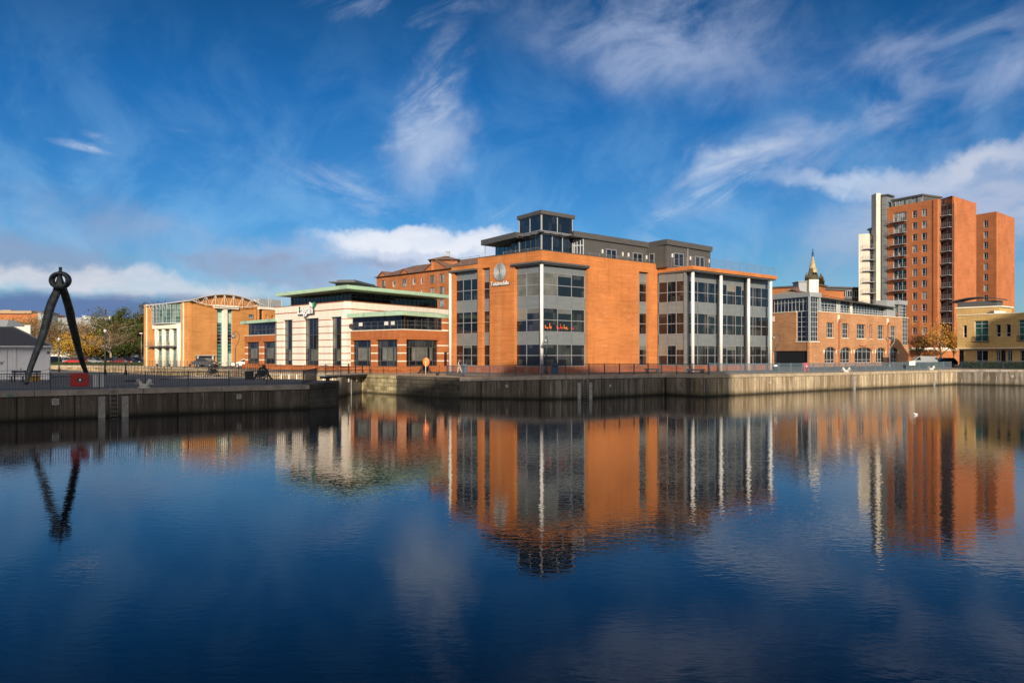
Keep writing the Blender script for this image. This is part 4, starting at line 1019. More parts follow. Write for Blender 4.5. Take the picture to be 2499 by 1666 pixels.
q = gp(622,154); mb.lathe((q.x,q.y,0), [(.5,13.3),(.6,14.0),(.2,14.7)], 10); obj('rooftop_mast', mb, MAT['lightframe'], wv)

# ------------------------------------------------------------------ brown roofed hotel behind
ht = thing('apartment_building', 'orange brick block with brown tiled roof and small gables behind the green roofs', 'apartment building', (-30,183,GZ))
HF = F(gp(919,183.3), gp(1170,158.)); ez = 21.7
mb = MB(); wins = []
for a, b, tz in ((931,940.5,-.9), (957.8,964.3,-1.3), (981,992,-1.1), (1007,1013.8,-1.3), (1027,1032,-1.3), (1049,1060.5,-1.), (1072,1084,-1.)):
    wide = b-a > 8
    for r in range(5):
        z1 = ez+tz-2.55*r; wins.append((HF.u(a), HF.u(b), z1-(1.75 if wide else 1.25), z1, wide))
HF.wall(mb, 0, HF.len, 2.2, ez, [w[:4] for w in wins], .35)
for px, w in ((933,2.2), (986,2.4), (1063,6.0)):
    u = HF.u(px); h = .9 if w < 3 else 1.9
    for o1, o2 in ((0, -.35),): mb.grid([HF.p(u-w/1.6,ez,0), HF.p(u+w/1.6,ez,0), HF.p(u,ez+h,0), HF.p(u-w/1.6,ez,-.35), HF.p(u+w/1.6,ez,-.35), HF.p(u,ez+h,-.35)], [(0,1,2), (3,5,4), (0,3,4,1), (1,4,5,2), (2,5,3,0)])
obj('wall', mb, MAT['brick_hotel'], ht)
simple(ht, 'core', 'clad_edge', (.1, HF.len, 2.2, ez-.1, -14, -.36), f=HF)
for (a, b, c, d, wide) in wins: window(ht, HF, a, b, c, d, -.1, [(a+b)/2] if wide else [], (), 'darkframe' if wide else 'white', 'glasspale', .09)
mb = MB(); rz = ez+2.5
mb.face([HF.p(-.6,ez-.1,.5), HF.p(HF.len,ez-.1,.5), HF.p(HF.len,rz,-6), HF.p(5.5,rz,-6)]); mb.face([HF.p(-.6,ez-.1,.5), HF.p(5.5,rz,-6), HF.p(-.6,ez-.1,-12.5)]); mb.face([HF.p(-.6,ez-.1,-12.5), HF.p(5.5,rz,-6), HF.p(HF.len,rz,-6), HF.p(HF.len,ez-.1,-12.5)])
mb.face([HF.p(-.6,ez-.12,.5), HF.p(HF.len,ez-.12,.5), HF.p(HF.len,ez-.12,-12.5), HF.p(-.6,ez-.12,-12.5)])
for px, w in ((933,2.2), (986,2.4), (1063,6.0)):
    u = HF.u(px); h = 1.1 if w < 3 else 2.1; w2 = w/1.6+.35
    for s_ in (-1, 1): mb.hexa([HF.p(u+s_*w2,ez-.05,.2), HF.p(u,ez+h-.12,.2), HF.p(u,ez+h-.12,-5), HF.p(u+s_*w2,ez-.05,-2), HF.p(u+s_*w2,ez+.12,.2), HF.p(u,ez+h+.05,.2), HF.p(u,ez+h+.05,-5), HF.p(u+s_*w2,ez+.12,-2)])
obj('roof', mb, MAT['browntile'], ht)
q = gp(1087,171); mb = MB(); mb.box(q.x-2.7, q.x+2.7, q.y-2.7, q.y+2.7, ez, zz(637,171)); obj('cupola_wall', mb, MAT['brick_hotel'], ht)
mb = MB(); e = 3.4; zb, zt = zz(638,171), zz(624.5,171); cs = [(q.x-e,q.y-e,zb), (q.x+e,q.y-e,zb), (q.x+e,q.y+e,zb), (q.x-e,q.y+e,zb)]
for i in range(4): mb.face([cs[i], cs[(i+1) % 4], (q.x, q.y, zt)])
mb.face(cs); obj('cupola_roof', mb, MAT['browntile'], ht)
q = gp(1093,170); mb = MB(); mb.box(q.x-.35,q.x+.35,q.y-.35,q.y+.35,zz(626,170),zz(614.5,170)); mb.box(q.x-.45,q.x+.45,q.y-.45,q.y+.45,zz(615.5,170),zz(614,170)); obj('chimney', mb, MAT['greywall'], ht)

# ------------------------------------------------------------------ arched window building
ab = thing('office_building', 'sandy brick office with arched ground floor windows and glazed top storey', 'office building', (48.3,133,GZ))
ac = gp(1976,133.); AF = F(ac, gp(2217,158.6)); AL = F(gp(1884,140.5), ac)
mb = MB(); ah = []
arches = [(2012.5,2039), (2050.4,2076), (2086,2128), (2137.7,2160), (2169.3,2190.3)]
for a, b in arches: ah.append((AF.u(a), AF.u(b), 2.95, 5.6))
uw = [(2017.4,2035), (2055,2071.5), (2091,2112.5), (2122.4,2128), (2142,2156.7), (2173.5,2187)]
for a, b in uw: ah.append((AF.u(a), AF.u(b), 7.2, 9.7))
ug = AF.u(1998); ah.append((-.01, ug, 6.5, 11.4))
ur = AF.u(2202); ah.append((ur, AF.len+.01, 6.2, 11.4))
AF.wall(mb, 0, AF.len, 2.2, 11.4, ah, .4)
for (a, b) in arches:                            # arch spandrels
    u0, u1 = AF.u(a), AF.u(b); c = (u0+u1)/2; r = (u1-u0)/2; zs_ = 4.95; n = 8
    for s_ in range(n):
        x0, x1 = -r+2*r*s_/n, -r+2*r*(s_+1)/n; h0, h1 = .64*math.sqrt(max(0,1-(x0/r)**2)), .64*math.sqrt(max(0,1-(x1/r)**2))
        mb.hexa([AF.p(c+x0,zs_+h0,0), AF.p(c+x1,zs_+h1,0), AF.p(c+x1,zs_+h1,-.4), AF.p(c+x0,zs_+h0,-.4), AF.p(c+x0,5.601,0), AF.p(c+x1,5.601,0), AF.p(c+x1,5.601,-.4), AF.p(c+x0,5.601,-.4)])
lu = AL.u(1943); AL.wall(mb, 0, AL.len, 2.2, 11.4, [(lu, AL.len+.01, 6.5, 11.4), (.3, AL.u(1976)-.2, 2.3, 4.95)], .4)
obj('wall', mb, MAT['brick_arch'], ab)
for (a, b), n in zip(arches, (2,2,3,2,2)):
    u0, u1 = AF.u(a), AF.u(b)
    window(ab, AF, u0, u1, 2.95, 5.58, -.25, [u0+(u1-u0)*k/(n+1) for k in range(1,n+1)], (3.45,4.9), 'lightframe', 'glass', .06)
    for u in (u0-.4, u1+.05): simple(ab, 'impost_block', 'cream', (u, u+.35, 4.6, 5.2, -.1, .03), f=AF)
    mb = MB(); c = (u0+u1)/2; r = (u1-u0)/2
    pts = [AF.p(c+(r+.12)*math.cos(math.pi*(1-k/10)), 4.98+.78*math.sin(math.pi*k/10), .03) for k in range(11)]; mb.tube(pts, .09, 4); obj('arch_trim', mb, MAT['brick_arch'], ab)
for (a, b), n in zip(uw, (2,2,2,1,2,2)):
    u0, u1 = AF.u(a), AF.u(b)
    window(ab, AF, u0, u1, 7.2, 9.7, -.25, [u0+(u1-u0)*k/(n+1) for k in range(1,n+1)], (7.9,8.8), 'lightframe', 'glass', .06)
    simple(ab, 'sill', 'cream', (u0-.1, u1+.1, 7.1, 7.2, -.3, .06), f=AF)
core2(ab, AL, AF, .42, 2.2, 11.3); core2(ab, AL, AF, .42, 11.3, 13.7, None, 2.3)
# glazed corner
window(ab, AL, lu, AL.len, 6.5, 11.45, -.2, [lu+(AL.len-lu)*k/3 for k in (1,2)], (7.3,8.1,8.9,9.7,10.5), 'lightframe', 'glassdeep', .06)
window(ab, AF, 0, ug, 6.5, 13.75, -.2, [ug*k/4 for k in (1,2,3)], (7.3,8.1,8.9,9.7,10.5,11.3,12.1,12.9), 'lightframe', 'glassdeep', .06)
nn = 10; window(ab, AL, .3, AL.len, 11.46, 13.75, -.2, [.3+(AL.len-.3)*k/nn for k in range(1,nn)], (13.0,), 'lightframe', 'glass', .07)
simple(ab, 'ledge', 'cream', (lu-.2, AL.len, 6.38, 6.5, -.3, .12), f=AL); simple(ab, 'ledge', 'cream', (0, ug+.2, 6.38, 6.5, -.3, .12), f=AF)
simple(ab, 'ledge', 'cream', (0, lu, 11.4, 11.5, -.4, .08), f=AL); simple(ab, 'ledge', 'cream', (ug, AF.len, 11.4, 11.5, -.4, .08), f=AF)
simple(ab, 'fascia', 'greywall', (-.2, AL.len+.15, 13.75, 14.5, -.5, .15), f=AL); simple(ab, 'fascia', 'greywall', (0, AF.u(2003), 13.75, 14.5, -.5, .15), f=AF)
simple(ab, 'corner_post', 'greywall', (-.12, .12, 6.5, 13.75, -.2, .06), f=AF); simple(ab, 'corner_post', 'greywall', (AF.u(1999.5), AF.u(2003), 11.5, 13.75, -.3, .02), f=AF)
AS = AF.off(-1.6); a, b = AS.u(2004), AS.u(2175)
window(ab, AS, a, b, 11.4, 13.6, 0, [a+(b-a)*k/24 for k in range(1,24)], (12.0,13.0), 'lightframe', 'glass', .06)
simple(ab, 'terrace_panel', 'lightframe', (a+5.2, a+6.8, 11.5, 13.55, .02, .05), f=AS); simple(ab, 'terrace_panel', 'cream', (a+10.4, a+11.3, 11.5, 13.55, .02, .05), f=AS)
mb = MB(); 
for k in range(30):
    u = AF.u(2010)+(AF.u(2170)-AF.u(2010))*k/29; AF.box(mb, u-.02, u+.02, 11.5, 12.3, -.3, -.26)
AF.box(mb, AF.u(2010), AF.u(2170), 12.27, 12.32, -.3, -.26); AF.box(mb, AF.u(2010), AF.u(2170), 11.9, 11.93, -.3, -.26); obj('terrace_rail', mb, MAT['lightframe'], ab)
# roof plates
mb = MB(); mb.hexa([AF.p(AF.u(2003),13.8,-.2), AF.p(AF.u(2190),13.15,.1), AF.p(AF.u(2190),13.2,-6), AF.p(AF.u(2003),13.9,-6), AF.p(AF.u(2003),13.95,-.2), AF.p(AF.u(2190),13.3,.1), AF.p(AF.u(2190),13.35,-6), AF.p(AF.u(2003),14.05,-6)]); obj('canopy', mb, MAT['clad_edge'], ab)
mb = MB(); mb.face([AL.p(-.5,14.48,.0), AL.p(AL.len*.75,14.5,-.1), AL.p(AL.len*.35,15.9,-3.2)]); obj('gable_roof', mb, MAT['beige'], ab)
mb = MB(); g0_ = AL.p(AL.len*.35,15.9,-3.2); mb.face([AL.p(AL.len*.75,14.5,-.1), AF.p(.5,14.5,-1.), AF.p(2.5,15.45,-5)]); mb.face([AL.p(AL.len*.75,14.5,-.1), AF.p(2.5,15.45,-5), g0_]); mb.face([AF.p(.5,14.5,-1.), AF.p(AF.u(2190),13.45,-1.2), AF.p(AF.u(2180),14.15,-5), AF.p(2.5,15.45,-5)]); obj('roof', mb, MAT['browntile'], ab)
# right glazed corner
window(ab, AF, ur, AF.len, 6.2, 11.42, -.2, [ur+(AF.len-ur)*k/4 for k in (1,2,3)], (7.0,7.8,8.6,9.4,10.2,11.0), 'lightframe', 'glass', .06)
ag = F(AF.q(AF.u(2197),-1.), AF.q(AF.u(2213),-1.)); window(ab, AF, AF.u(2197), AF.u(2214), 11.5, 13.9, -.25, [AF.u(2197)+k*.45 for k in range(1,5)], (12.1,12.7,13.3), 'lightframe', 'glass', .06)
simple(ab, 'fascia', 'greywall', (AF.u(2194), AF.u(2215), 13.9, 14.7, -3, 0), f=AF); simple(ab, 'grey_wall', 'greywall', (AF.u(2176), AF.u(2197), 11.5, 14.6, -3, -.9), f=AF)
# shutters
a, b = .3, AL.u(1976)-.2
mb = MB()
for k in range(5): AL.box(mb, a+(b-a)*k/5+.03, a+(b-a)*(k+1)/5-.03, 2.3, 4.9, -.3, -.2)
obj('black_shutter', mb, MAT['black'], ab)
for px in (2046.3, 2166):
    mb = MB(); u = AF.u(px); AF.box(mb, u-.09, u+.09, 2.2, 10.4, 0, .18); AF.box(mb, u-.25, u+.5, 10.0, 10.3, .05, .3); obj('downpipe', mb, MAT['brick_low'], ab)
    simple(ab, 'cream_block', 'cream', (u-.35, u+.35, 9.9, 11.1, -.05, .06), f=AF)
simple(ab, 'cream_block', 'cream', (.1, .6, 10.0, 10.9, -.05, .05), f=AL)
mb = MB(); u = AF.u(2096); pts = [AF.p(u+2.9*(k/8), 6.0-.18*math.sin(math.pi*k/8), .1) for k in range(9)]; mb.tube(pts, .08, 4); obj('curved_sign_shelf', mb, MAT['brick_low'], ab)
q = gp(1975.5,146); mb = MB(); mb.box(q.x, q.x+1.6, q.y, q.y+3, 14.6, zz(682,146)); obj('white_plant_room', mb, MAT['cream'], ab)
q = gp(1949,147); mb = MB(); mb.box(q.x, q.x+1.95, q.y, q.y+3, 14.6, zz(688,147)); mb.box(q.x-.2, q.x+2, q.y-.2, q.y+3, zz(688,147), zz(686,147)); obj('grey_plant_room', mb, MAT['greywall'], ab)

# far blocks between
def farblock(label, px0, px1, Y, y0, m, y1=None, depth=12, wins=0, cat='building', roofm='clad_edge'):
    t = thing('building', label, cat, (gp(px0,Y).x, Y, GZ)); a, b = gp(px0,Y), gp(px1,Y+3)
    f = F(a, b); mb = MB(); z = zz(y0, Y); f.box(mb, 0, f.len, 2.2, z, -depth, 0); obj('wall', mb, MAT[m], t)
    simple(t, 'roof', roofm, (-.4, f.len+.4, z, z+.35, -depth-.4, .5), f=f)
    for k in range(wins):
        u = f.len*(k+.5)/wins; window(t, f, u-f.len/wins*.36, u+f.len/wins*.36, z-2.4, z-.5, .06, (u,), (), 'lightframe', 'glassdeep', .1)
    return t
farblock('flat roofed orange brick block beside the church spire', 1998, 2014, 196, 697, 'brick_hotel')
farblock('orange brick block under the long dark flat roof', 2008, 2060, 205, 707, 'brick_hotel', wins=0)
farblock('dark roofed glazed block left of the white apartment wing', 2016, 2098, 215, 702, 'clad', wins=5)

# church spire
sp = thing('church_spire', 'pointed mossy stone church spire with cross and corner pinnacles', 'church', (gp(1983.5,260).x, 260, GZ))
q = gp(1983.5,260); mb = MB(); mb.lathe((q.x,q.y,0), [(2.1,2.2),(2.1,zz(684,260)),(1.9,zz(683,260)),(.22,zz(627,260))], 8, Matrix.Rotation(R(22.5),3,'Z')); 
for p in range(len(mb.sm)): mb.sm[p] = False
obj('spire', mb, MAT['stonegreen'], sp)
for dx in (-2.4, 2.3, 2.9):
    mb = MB(); hh = 672 if dx < 2.5 else 680; mb.lathe((q.x+dx,q.y-1+dx*.1,0), [(.55,10),(.55,zz(hh+8,260)),(.7,zz(hh+8,260)),(.05,zz(hh-6,260))], 6); obj('pinnacle', mb, MAT['stonegreen'], sp)
mb = MB(); 
for k in (-.6, .7): mb.box(q.x+k*.6-.2, q.x+k*.6+.2, q.y-1.75, q.y-1.4, zz(670,260), zz(665,260))
obj('louvre', mb, MAT['black'], sp)
mb = MB(); mb.tube([(q.x,q.y,zz(629,260)),(q.x,q.y,zz(606.5,260))], .07, 5); mb.tube([(q.x-.35,q.y,zz(611,260)),(q.x+.35,q.y,zz(611,260))], .07, 5)
for k in range(4): a = k*math.pi/2; mb.tube([(q.x+.5*math.cos(a),q.y+.5*math.sin(a),zz(626,260)),(q.x+.3*math.cos(a),q.y+.3*math.sin(a),zz(617,260)),(q.x,q.y,zz(614,260))], .05, 4)
obj('cross', mb, MAT['black'], sp)

# ------------------------------------------------------------------ apartment tower
tw = thing('apartment_tower', 'tall red brick apartment tower with stacked balconies and white fin', 'apartment tower', (gp(2290,200).x, 200, GZ))
TLf = F(gp(2165.7,211.7), gp(2289,199.4)); TB = F(gp(2289,201.5), gp(2323.6,198.)); TRf = F(gp(2323.6,198.), gp(2382.6,207.8))
mb = MB(); tz = 42.3; wl = []
fl = 2.92
z_b = [zz(450+288/3.135, TLf.Y(2190))-fl*k for k in range(12)]
for k in range(12):
    if k < 11: wl.append((TLf.u(2180), TLf.u(2212), z_b[k]+.1, z_b[k]+2.35, 'b'))
z_w1 = [zz(450+202/3.135, TLf.Y(2230))-fl*k for k in range(12)]; z_w2 = [zz(450+190/3.135, TLf.Y(2255))-fl*k for k in range(12)]
for k in range(11):
    wl.append((TLf.u(2226.5), TLf.u(2238), z_w1[k]-1.75, z_w1[k], 'w')); wl.append((TLf.u(2249.5), TLf.u(2262), z_w2[k]-1.8, z_w2[k], 'w'))
TLf.wall(mb, 0, TLf.len, 2.2, tz, [w[:4] for w in wl], .35)
obj('wall', mb, MAT['brick_tower'], tw)
bkv = TRf.d
slab(tw, 'wall', 'brick_tower', [TRf.a, TRf.b, TRf.b-TB.d*6, TRf.a+TRf.d*2.4-TB.d*6, TRf.a+TRf.d*.9], 2.2, 42.75)
slab(tw, 'core', 'clad_edge', [TLf.q(.3,-.36), TLf.q(TLf.len-.3,-.36), TLf.q(TLf.len-.3,-.36)+bkv*9, TLf.q(.3,-.36)+bkv*9], 2.2, tz-.1)
slab(tw, 'wall', 'brick_tower', [TLf.q(TLf.len-1.1,.2), TLf.q(TLf.len,.2), TLf.q(TLf.len,.2)+TRf.d*2.0, TLf.q(TLf.len-1.1,.2)+TRf.d*2.0], 2.2, tz-.05)
rng = random.Random(5)
for (a, b, c, d, kk) in wl:
    if kk == 'b': window(tw, TLf, a, b, c, d, -.2, [a+(b-a)/3, a+(b-a)*2/3], (), 'lightframe', rng.choice(('glassdeep','glassdeep','glasspale','glassdeep')), .07)
    else: window(tw, TLf, a, b, c, d, -.15, [a+(b-a)*.66], (c+.5,), 'lightframe', rng.choice(('glasspale','glassdeep','glasspale','glass')), .07)
def balcony(f, u0, u1, z, dep, side=True):
    mb = MB(); f.box(mb, u0, u1, z-.16, z, .0, dep); s = obj('balcony', mb, MAT['alu'], tw)
    mb = MB(); h = 1.05
    f.box(mb, u0, u1, z+h-.05, z+h, dep-.06, dep); n = int((u1-u0)/.5)
    for k in range(n+1): u = u0+(u1-u0)*k/n; f.box(mb, u-.02, u+.02, z, z+h-.05, dep-.05, dep-.01)
    for uu in (u0, u1-.05): f.box(mb, uu, uu+.05, z+h-.05, z+h, .0, dep-.06); f.box(mb, uu+.01, uu+.04, z+.45, z+.5, 0, dep-.06)
    f.box(mb, u0+.06, u1-.06, z+.1, z+h-.1, dep-.04, dep-.03) if side == 'glass' else f.box(mb, u0+.06, u1-.06, z+.5, z+.53, dep-.05, dep-.01)
    obj('balcony_rail', mb, MAT['galv'], s)
    return s
for k in range(8):
    balcony(TLf, TLf.u(2174), TLf.u(2213)+.1, z_b[k], 1.2)
    if k in (0,1,3,4,5,7):
        s_ = MB(); 
        for j in range(2):
            uu = TLf.u(2182)+j*1.2+rng.uniform(0,.5); TLf.box(s_, uu, uu+.45, z_b[k]+.4, z_b[k]+.46, .4, .85); TLf.box(s_, uu, uu+.06, z_b[k]+.01, z_b[k]+.85, .4, .45); TLf.box(s_, uu+.39, uu+.45, z_b[k]+.01, z_b[k]+.4, .8, .85)
        o_ = tag(obj('balcony_chairs', s_, MAT['white'], None, origin=tuple(TLf.p(TLf.u(2182), z_b[k], .5))), 'white patio chairs on the %s balcony of the tower\'s left stack' % ('topmost','second','','fourth','fifth','sixth','','eighth')[k], 'patio chairs', 'patio chairs on the tower balconies')
zr = [zz(450+243/3.135, TB.Y(2300))-2.9*k for k in range(11)]
slab(tw, 'core', 'clad_edge', [TB.q(-1.2,-.5), TB.q(TB.len,-.5)+TRf.d*.35, TRf.q(2.5,-.4), TB.q(-1.2,-.5)+TRf.d*3], 2.2, 41.2)
for k in range(11):
    window(tw, TB, .3, TB.len-.0, zr[k]+.05, zr[k]+2.55, -.35, [TB.len*.33, TB.len*.6, TB.len*.8], (), 'darkframe', 'glassdeep', .08)
    if k < 10: balcony(TB, -.1, TB.len-.12, zr[k], .9)
wire_rail(TB, 0, TB.len, 41.2, 1.1, 3, 1.5, 'galv', tw, -.3)
# penthouse
pa = TLf.off(-.8); window(tw, pa, pa.u(2176), pa.u(2252), 42.2, 43.9, 0, [pa.u(2176)+(pa.u(2252)-pa.u(2176))*k/8 for k in range(1,8)], (), 'lightframe', 'glasspale', .12)
simple(tw, 'penthouse_core', 'clad', (pa.u(2180), pa.u(2252), 42.2, 43.9, -7, -.1), f=pa); simple(tw, 'penthouse_roof', 'clad', (pa.u(2176), pa.u(2252)+.3, 43.9, 44.3, -7.5, .4), f=pa)
# grey clad bay, fin and white wing
GB = F(gp(2147,213.4), gp(2166,211.9)); mb = MB(); mb.prism([GB.q(0,.6), GB.q(GB.len,.6), GB.q(GB.len,.6)+TRf.d*5, GB.q(0,.6)+TRf.d*5], 2.2, zz(480,213)); o_ = obj('clad_bay', mb, MAT['panel'], tw)
mb = MB()
for k in range(30): GB.box(mb, .8, GB.len-.05, 4+1.35*k, 4.06+1.35*k, .6, .63)
obj('cladding_joint', mb, MAT['clad_edge'], tw); window(tw, GB, .08, .75, 3, zz(483,213), .66, (), [4+1.45*k for k in range(28)], 'darkframe', 'glassdeep', .05, 'stair_window')
simple(tw, 'penthouse_roof', 'clad', (-.3, GB.len+.6, zz(480,213), zz(477,213), -3, 1.0), f=GB)
q0, q1_ = gp(2137,211.5), gp(2147.5,211.5); mb = MB(); mb.box(q0.x, q1_.x, 211.2, 214, 2.2, zz(472,211.5)); mb.box(q1_.x, q1_.x+.4, 213, 214.5, 40, zz(474,211.5)); obj('white_fin', mb, MAT['wing_render'], tw)
WF = F(gp(2095.5,214.), gp(2121,213.)); slab(tw, 'white_wing', 'wing_render', [WF.a, WF.b, WF.b+TRf.d*.5, WF.b+TRf.d*.5+Vector((0,6)), WF.a+Vector((3,6))], 2.2, 4.2+297*213/2000)
WG = F(gp(2121,213.4), gp(2138,212.3)); slab(tw, 'wing_core', 'clad_edge', [WG.q(0.05,-.3), WG.q(WG.len+.6,-.3), WG.q(WG.len+.6,-.3)+Vector((1,6)), WG.q(0.05,-.3)+Vector((1,6))], 2.2, 35.3)
zq = [zz(450+492/3.135, 213)-2.87*k for k in range(6)]
for k in range(6):
    window(tw, WG, .05, WG.len+.1, zq[k]+.05, zq[k]+2.4, -.1, [WG.len*.5], (), 'darkframe', 'glassdeep', .08)
    fb_ = F(gp(2106,213.9), gp(2136.5,212.6)); balcony(fb_, 0, fb_.len, zq[k], 1.3)
q = gp(2132,214); mb = MB(); mb.box(q.x-.3, q.x+.5, 214, 216, 35.3, 37.6); mb.box(q.x-.8, q.x+.6, 213.6, 216, 37.0, 37.5); obj('roof_room', mb, MAT['clad_edge'], tw)
# right wing
RW = F(gp(2383,222.), gp(2432,217.)); RW2 = F(gp(2432,217.), gp(2476,227.7)); mb = MB(); wz = [zz(450+277/3.135, 219.5)-2.85*k for k in range(9)]
ww = [(RW.u(2400.5), RW.u(2411), z-1.85, z) for z in wz]; RW.wall(mb, -.5, RW.len, 2.2, 42.3, ww, .35); obj('wall', mb, MAT['brick_tower'], tw)
for w in ww: window(tw, RW, *w, -.15, [w[0]+(w[1]-w[0])*.6], (w[2]+.5,), 'lightframe', rng.choice(('glasspale','glassdeep')), .08)
slab(tw, 'wall', 'brick_tower', [RW.b, RW2.b, RW2.b-RW.d*5, RW2.a+RW2.d*.4-RW.d*5, RW2.a+RW2.d*.35], 2.2, 42.3); slab(tw, 'core', 'clad_edge', [RW.q(-.4,-.36), RW.q(RW.len-.9,-.36), RW.q(RW.len-.9,-.36)+RW2.d*5, RW.q(-.4,-.36)+RW2.d*5], 2.2, 42.2)

# ------------------------------------------------------------------ yellow brick building
yb = thing('office_building', 'yellow brick two storey office with dark curved rooftop canopy at right', 'office building', (gp(2340,130).x, 130, GZ))
YF = F(gp(2336,130.), gp(2640,115.5)); mb = MB(); yh = []
for a, b, t, d in ((2350,2359.6,794,823.5), (2378,2411.5,783,833), (2431,2442,791.5,822), (2455,2466.5,791,821.5), (2486,2512,780,831), (2535,2548,790,821), (2565,2577,790,821)):
    yh.append((YF.u(a), YF.u(b), YF.z(a,d), YF.z(a,t)))
zl = 5.35
YF.wall(mb, 0, YF.len, zl, zz(770,130), yh, .35); obj('wall', mb, MAT['brick_yellow'], yb)
for i, (a, b, c, d) in enumerate(yh):
    big = b-a > 1.2; window(yb, YF, a, b, c, d, -.2, [(a+b)/2] if big else [], ((c+(d-c)*.3, c+(d-c)*.65, c+(d-c)*.85) if big else (c+(d-c)*.3,)), 'lightframe', 'teal' if big else 'glassdeep', .07)
    if big: balc = simple(yb, 'window_rail', 'black', (a-.2, b+.2, c-.05, c+.75, .1, .14), f=YF) if False else None
    if big:
        m2 = MB()
        for k in range(12): u = a-.2+(b-a+.4)*k/11; YF.box(m2, u-.015, u+.015, c-.05, c+.75, .12, .15)
        YF.box(m2, a-.2, b+.2, c+.72, c+.77, .1, .16); YF.box(m2, a-.2, b+.2, c-.08, c-.03, .0, .16); obj('window_rail', m2, MAT['black'], yb)
mb = MB(); YF.box(mb, -.2, YF.len, zl-.12, zl, -.6, .25); YF.box(mb, -.05, YF.len, zz(770,130), zz(770,130)+.12, -.5, .08); obj('stone_band', mb, MAT['cream'], yb)
YG = YF.off(-.5); mb = MB(); gh = []
for a, b in ((2340,2352), (2382,2411), (2431,2441), (2442.5,2454), (2458,2470), (2490,2510)): gh.append((YG.u(a), YG.u(b), 2.35, 5.0))
YG.wall(mb, 0, YG.len, 2.2, zl-.12, gh, .3); obj('wall', mb, MAT['brick_yellow'], yb)
for i, (a, b, c, d) in enumerate(gh): window(yb, YG, a, b, c+(.0 if i in (0,3) else .5), d, -.15, [(a+b)/2], (3.4,), 'navy' if i in (0,3) else 'lightframe', 'glass', .08, 'door' if i in (0,3) else 'window')
simple(yb, 'core', 'clad_edge', (.1, YF.len, 2.2, zz(770,130)-.1, -12, -.85), f=YF)
f = F(gp(2334,134.5), gp(2439,129.5)); simple(yb, 'upper_wall', 'brick_yellow', (0, f.len, 9.8, zz(751,132)+.0, -5, 0), f=f); simple(yb, 'stone_band', 'cream', (-.1, f.len+.3, zz(751,132), zz(748,132), -5, .15), f=f)
a0_ = zz(748,132); mb = MB(); f.box(mb, .1, f.len-.4, a0_, zz(735,132), -2.5, -.15); o_ = obj('louvre_box', mb, MAT['clad_edge'], yb)
mb = MB(); n = 16
for k in range(n):
    def zc_(t): return zz(739,132)+.82*math.sin(math.pi*(.08+.80*t))**1.0
    t0_, t1_ = k/n, (k+1)/n; ua, ub_ = -.9+(f.len+1.2)*t0_, -.9+(f.len+1.2)*t1_; z0_, z1_ = zc_(t0_), zc_(t1_)
    mb.hexa([f.p(ua,z0_,.5), f.p(ub_,z1_,.5), f.p(ub_,z1_,-2.6), f.p(ua,z0_,-2.6), f.p(ua,z0_+.14,.5), f.p(ub_,z1_+.14,.5), f.p(ub_,z1_+.14,-2.6), f.p(ua,z0_+.14,-2.6)])
obj('curved_roof', mb, MAT['darkframe'], yb)
q = gp(2440,129); mb = MB(); mb.box(q.x-.9,q.x+.9,129,130.2,zz(770,130),zz(759,130)); mb.lathe((q.x-.4,128.98,zz(765,130)),[(.3,-.01),(.3,.01)],10,Matrix.Rotation(R(90),3,'X')); obj('air_conditioner', mb, MAT['whiteold'], yb)

# low car park wall behind the trees
f = F(gp(2214,172), gp(2345,172)); t = thing('garden_wall', 'low orange brick wall with white coping under the autumn trees', 'wall', (f.a.x, f.a.y, GZ))
simple(t, 'wall', 'brick_hotel', (0, f.len, 2.2, 5.2, -.3, 0), f=f); simple(t, 'coping', 'cream', (-.1, f.len, 5.2, 5.38, -.4, .1), f=f)
f = F(gp(2225,186), gp(2335,186)); t = thing('building', 'pale car park deck glimpsed behind the orange tree', 'building', (f.a.x, f.a.y, GZ))
simple(t, 'wall', 'cream', (0, f.len, 2.2, zz(848,186), -5, 0), f=f); simple(t, 'opening', 'black', (1, f.len-1, 3, zz(852,186), 0, .05), f=f)

# ------------------------------------------------------------------ white shed and far left buildings
sh = thing('shed', 'white painted single storey shed with hipped slate roof at left edge', 'shed', (gp(123,78).x, 78, 1.95))
X1 = gp(121.5,78).x; X0 = X1-19; z1 = 5.0
mb = MB(); mb.prism([(X0,78.12),(X1,78.12),(X1-4.6,86),(X0-4.6,86)], 1.9, z1); obj('wall', mb, MAT['shed'], sh)
mb = MB()
for a, b in ((112,121.7), (31.5,38.5), (-60,-52), (-140,-132)): mb.box(gp(a,78).x, gp(b,78).x, 78.0, 78.12, 1.9, z1-.15)
mb.box(X0, X1+.1, 77.95, 78.12, z1-.18, z1); obj('pilaster', mb, MAT['shed'], sh)
mb = MB(); mb.box(gp(5,78).x, gp(30,78).x, 78.06, 78.12, 1.95, 4.7); d_ = obj('door', mb, MAT['shed'], sh)
mb = MB(); mb.box(gp(17,78).x-.012, gp(17,78).x+.012, 78.03, 78.06, 1.95, 4.7); mb.tube([(gp(9,78).x,78.02,3.5),(gp(9,78).x,78.02,3.7)], .02, 4); mb.box(gp(0,78).x, gp(6,78).x, 78.03, 78.06, 3.35, 3.6); obj('door_furniture', mb, MAT['galv'], d_)
mb = MB(); mb.box(gp(115,78).x, gp(121,78).x, 77.96, 78.0, zz(863,78), zz(857,78)); obj('number_plate', mb, MAT['darkframe'], sh)
mb = MB(); e = .55; zr_ = zz(799,82); xa, xb = X0-e, X1+e; ya, yb_ = 77.5, 86.5; ym = 82
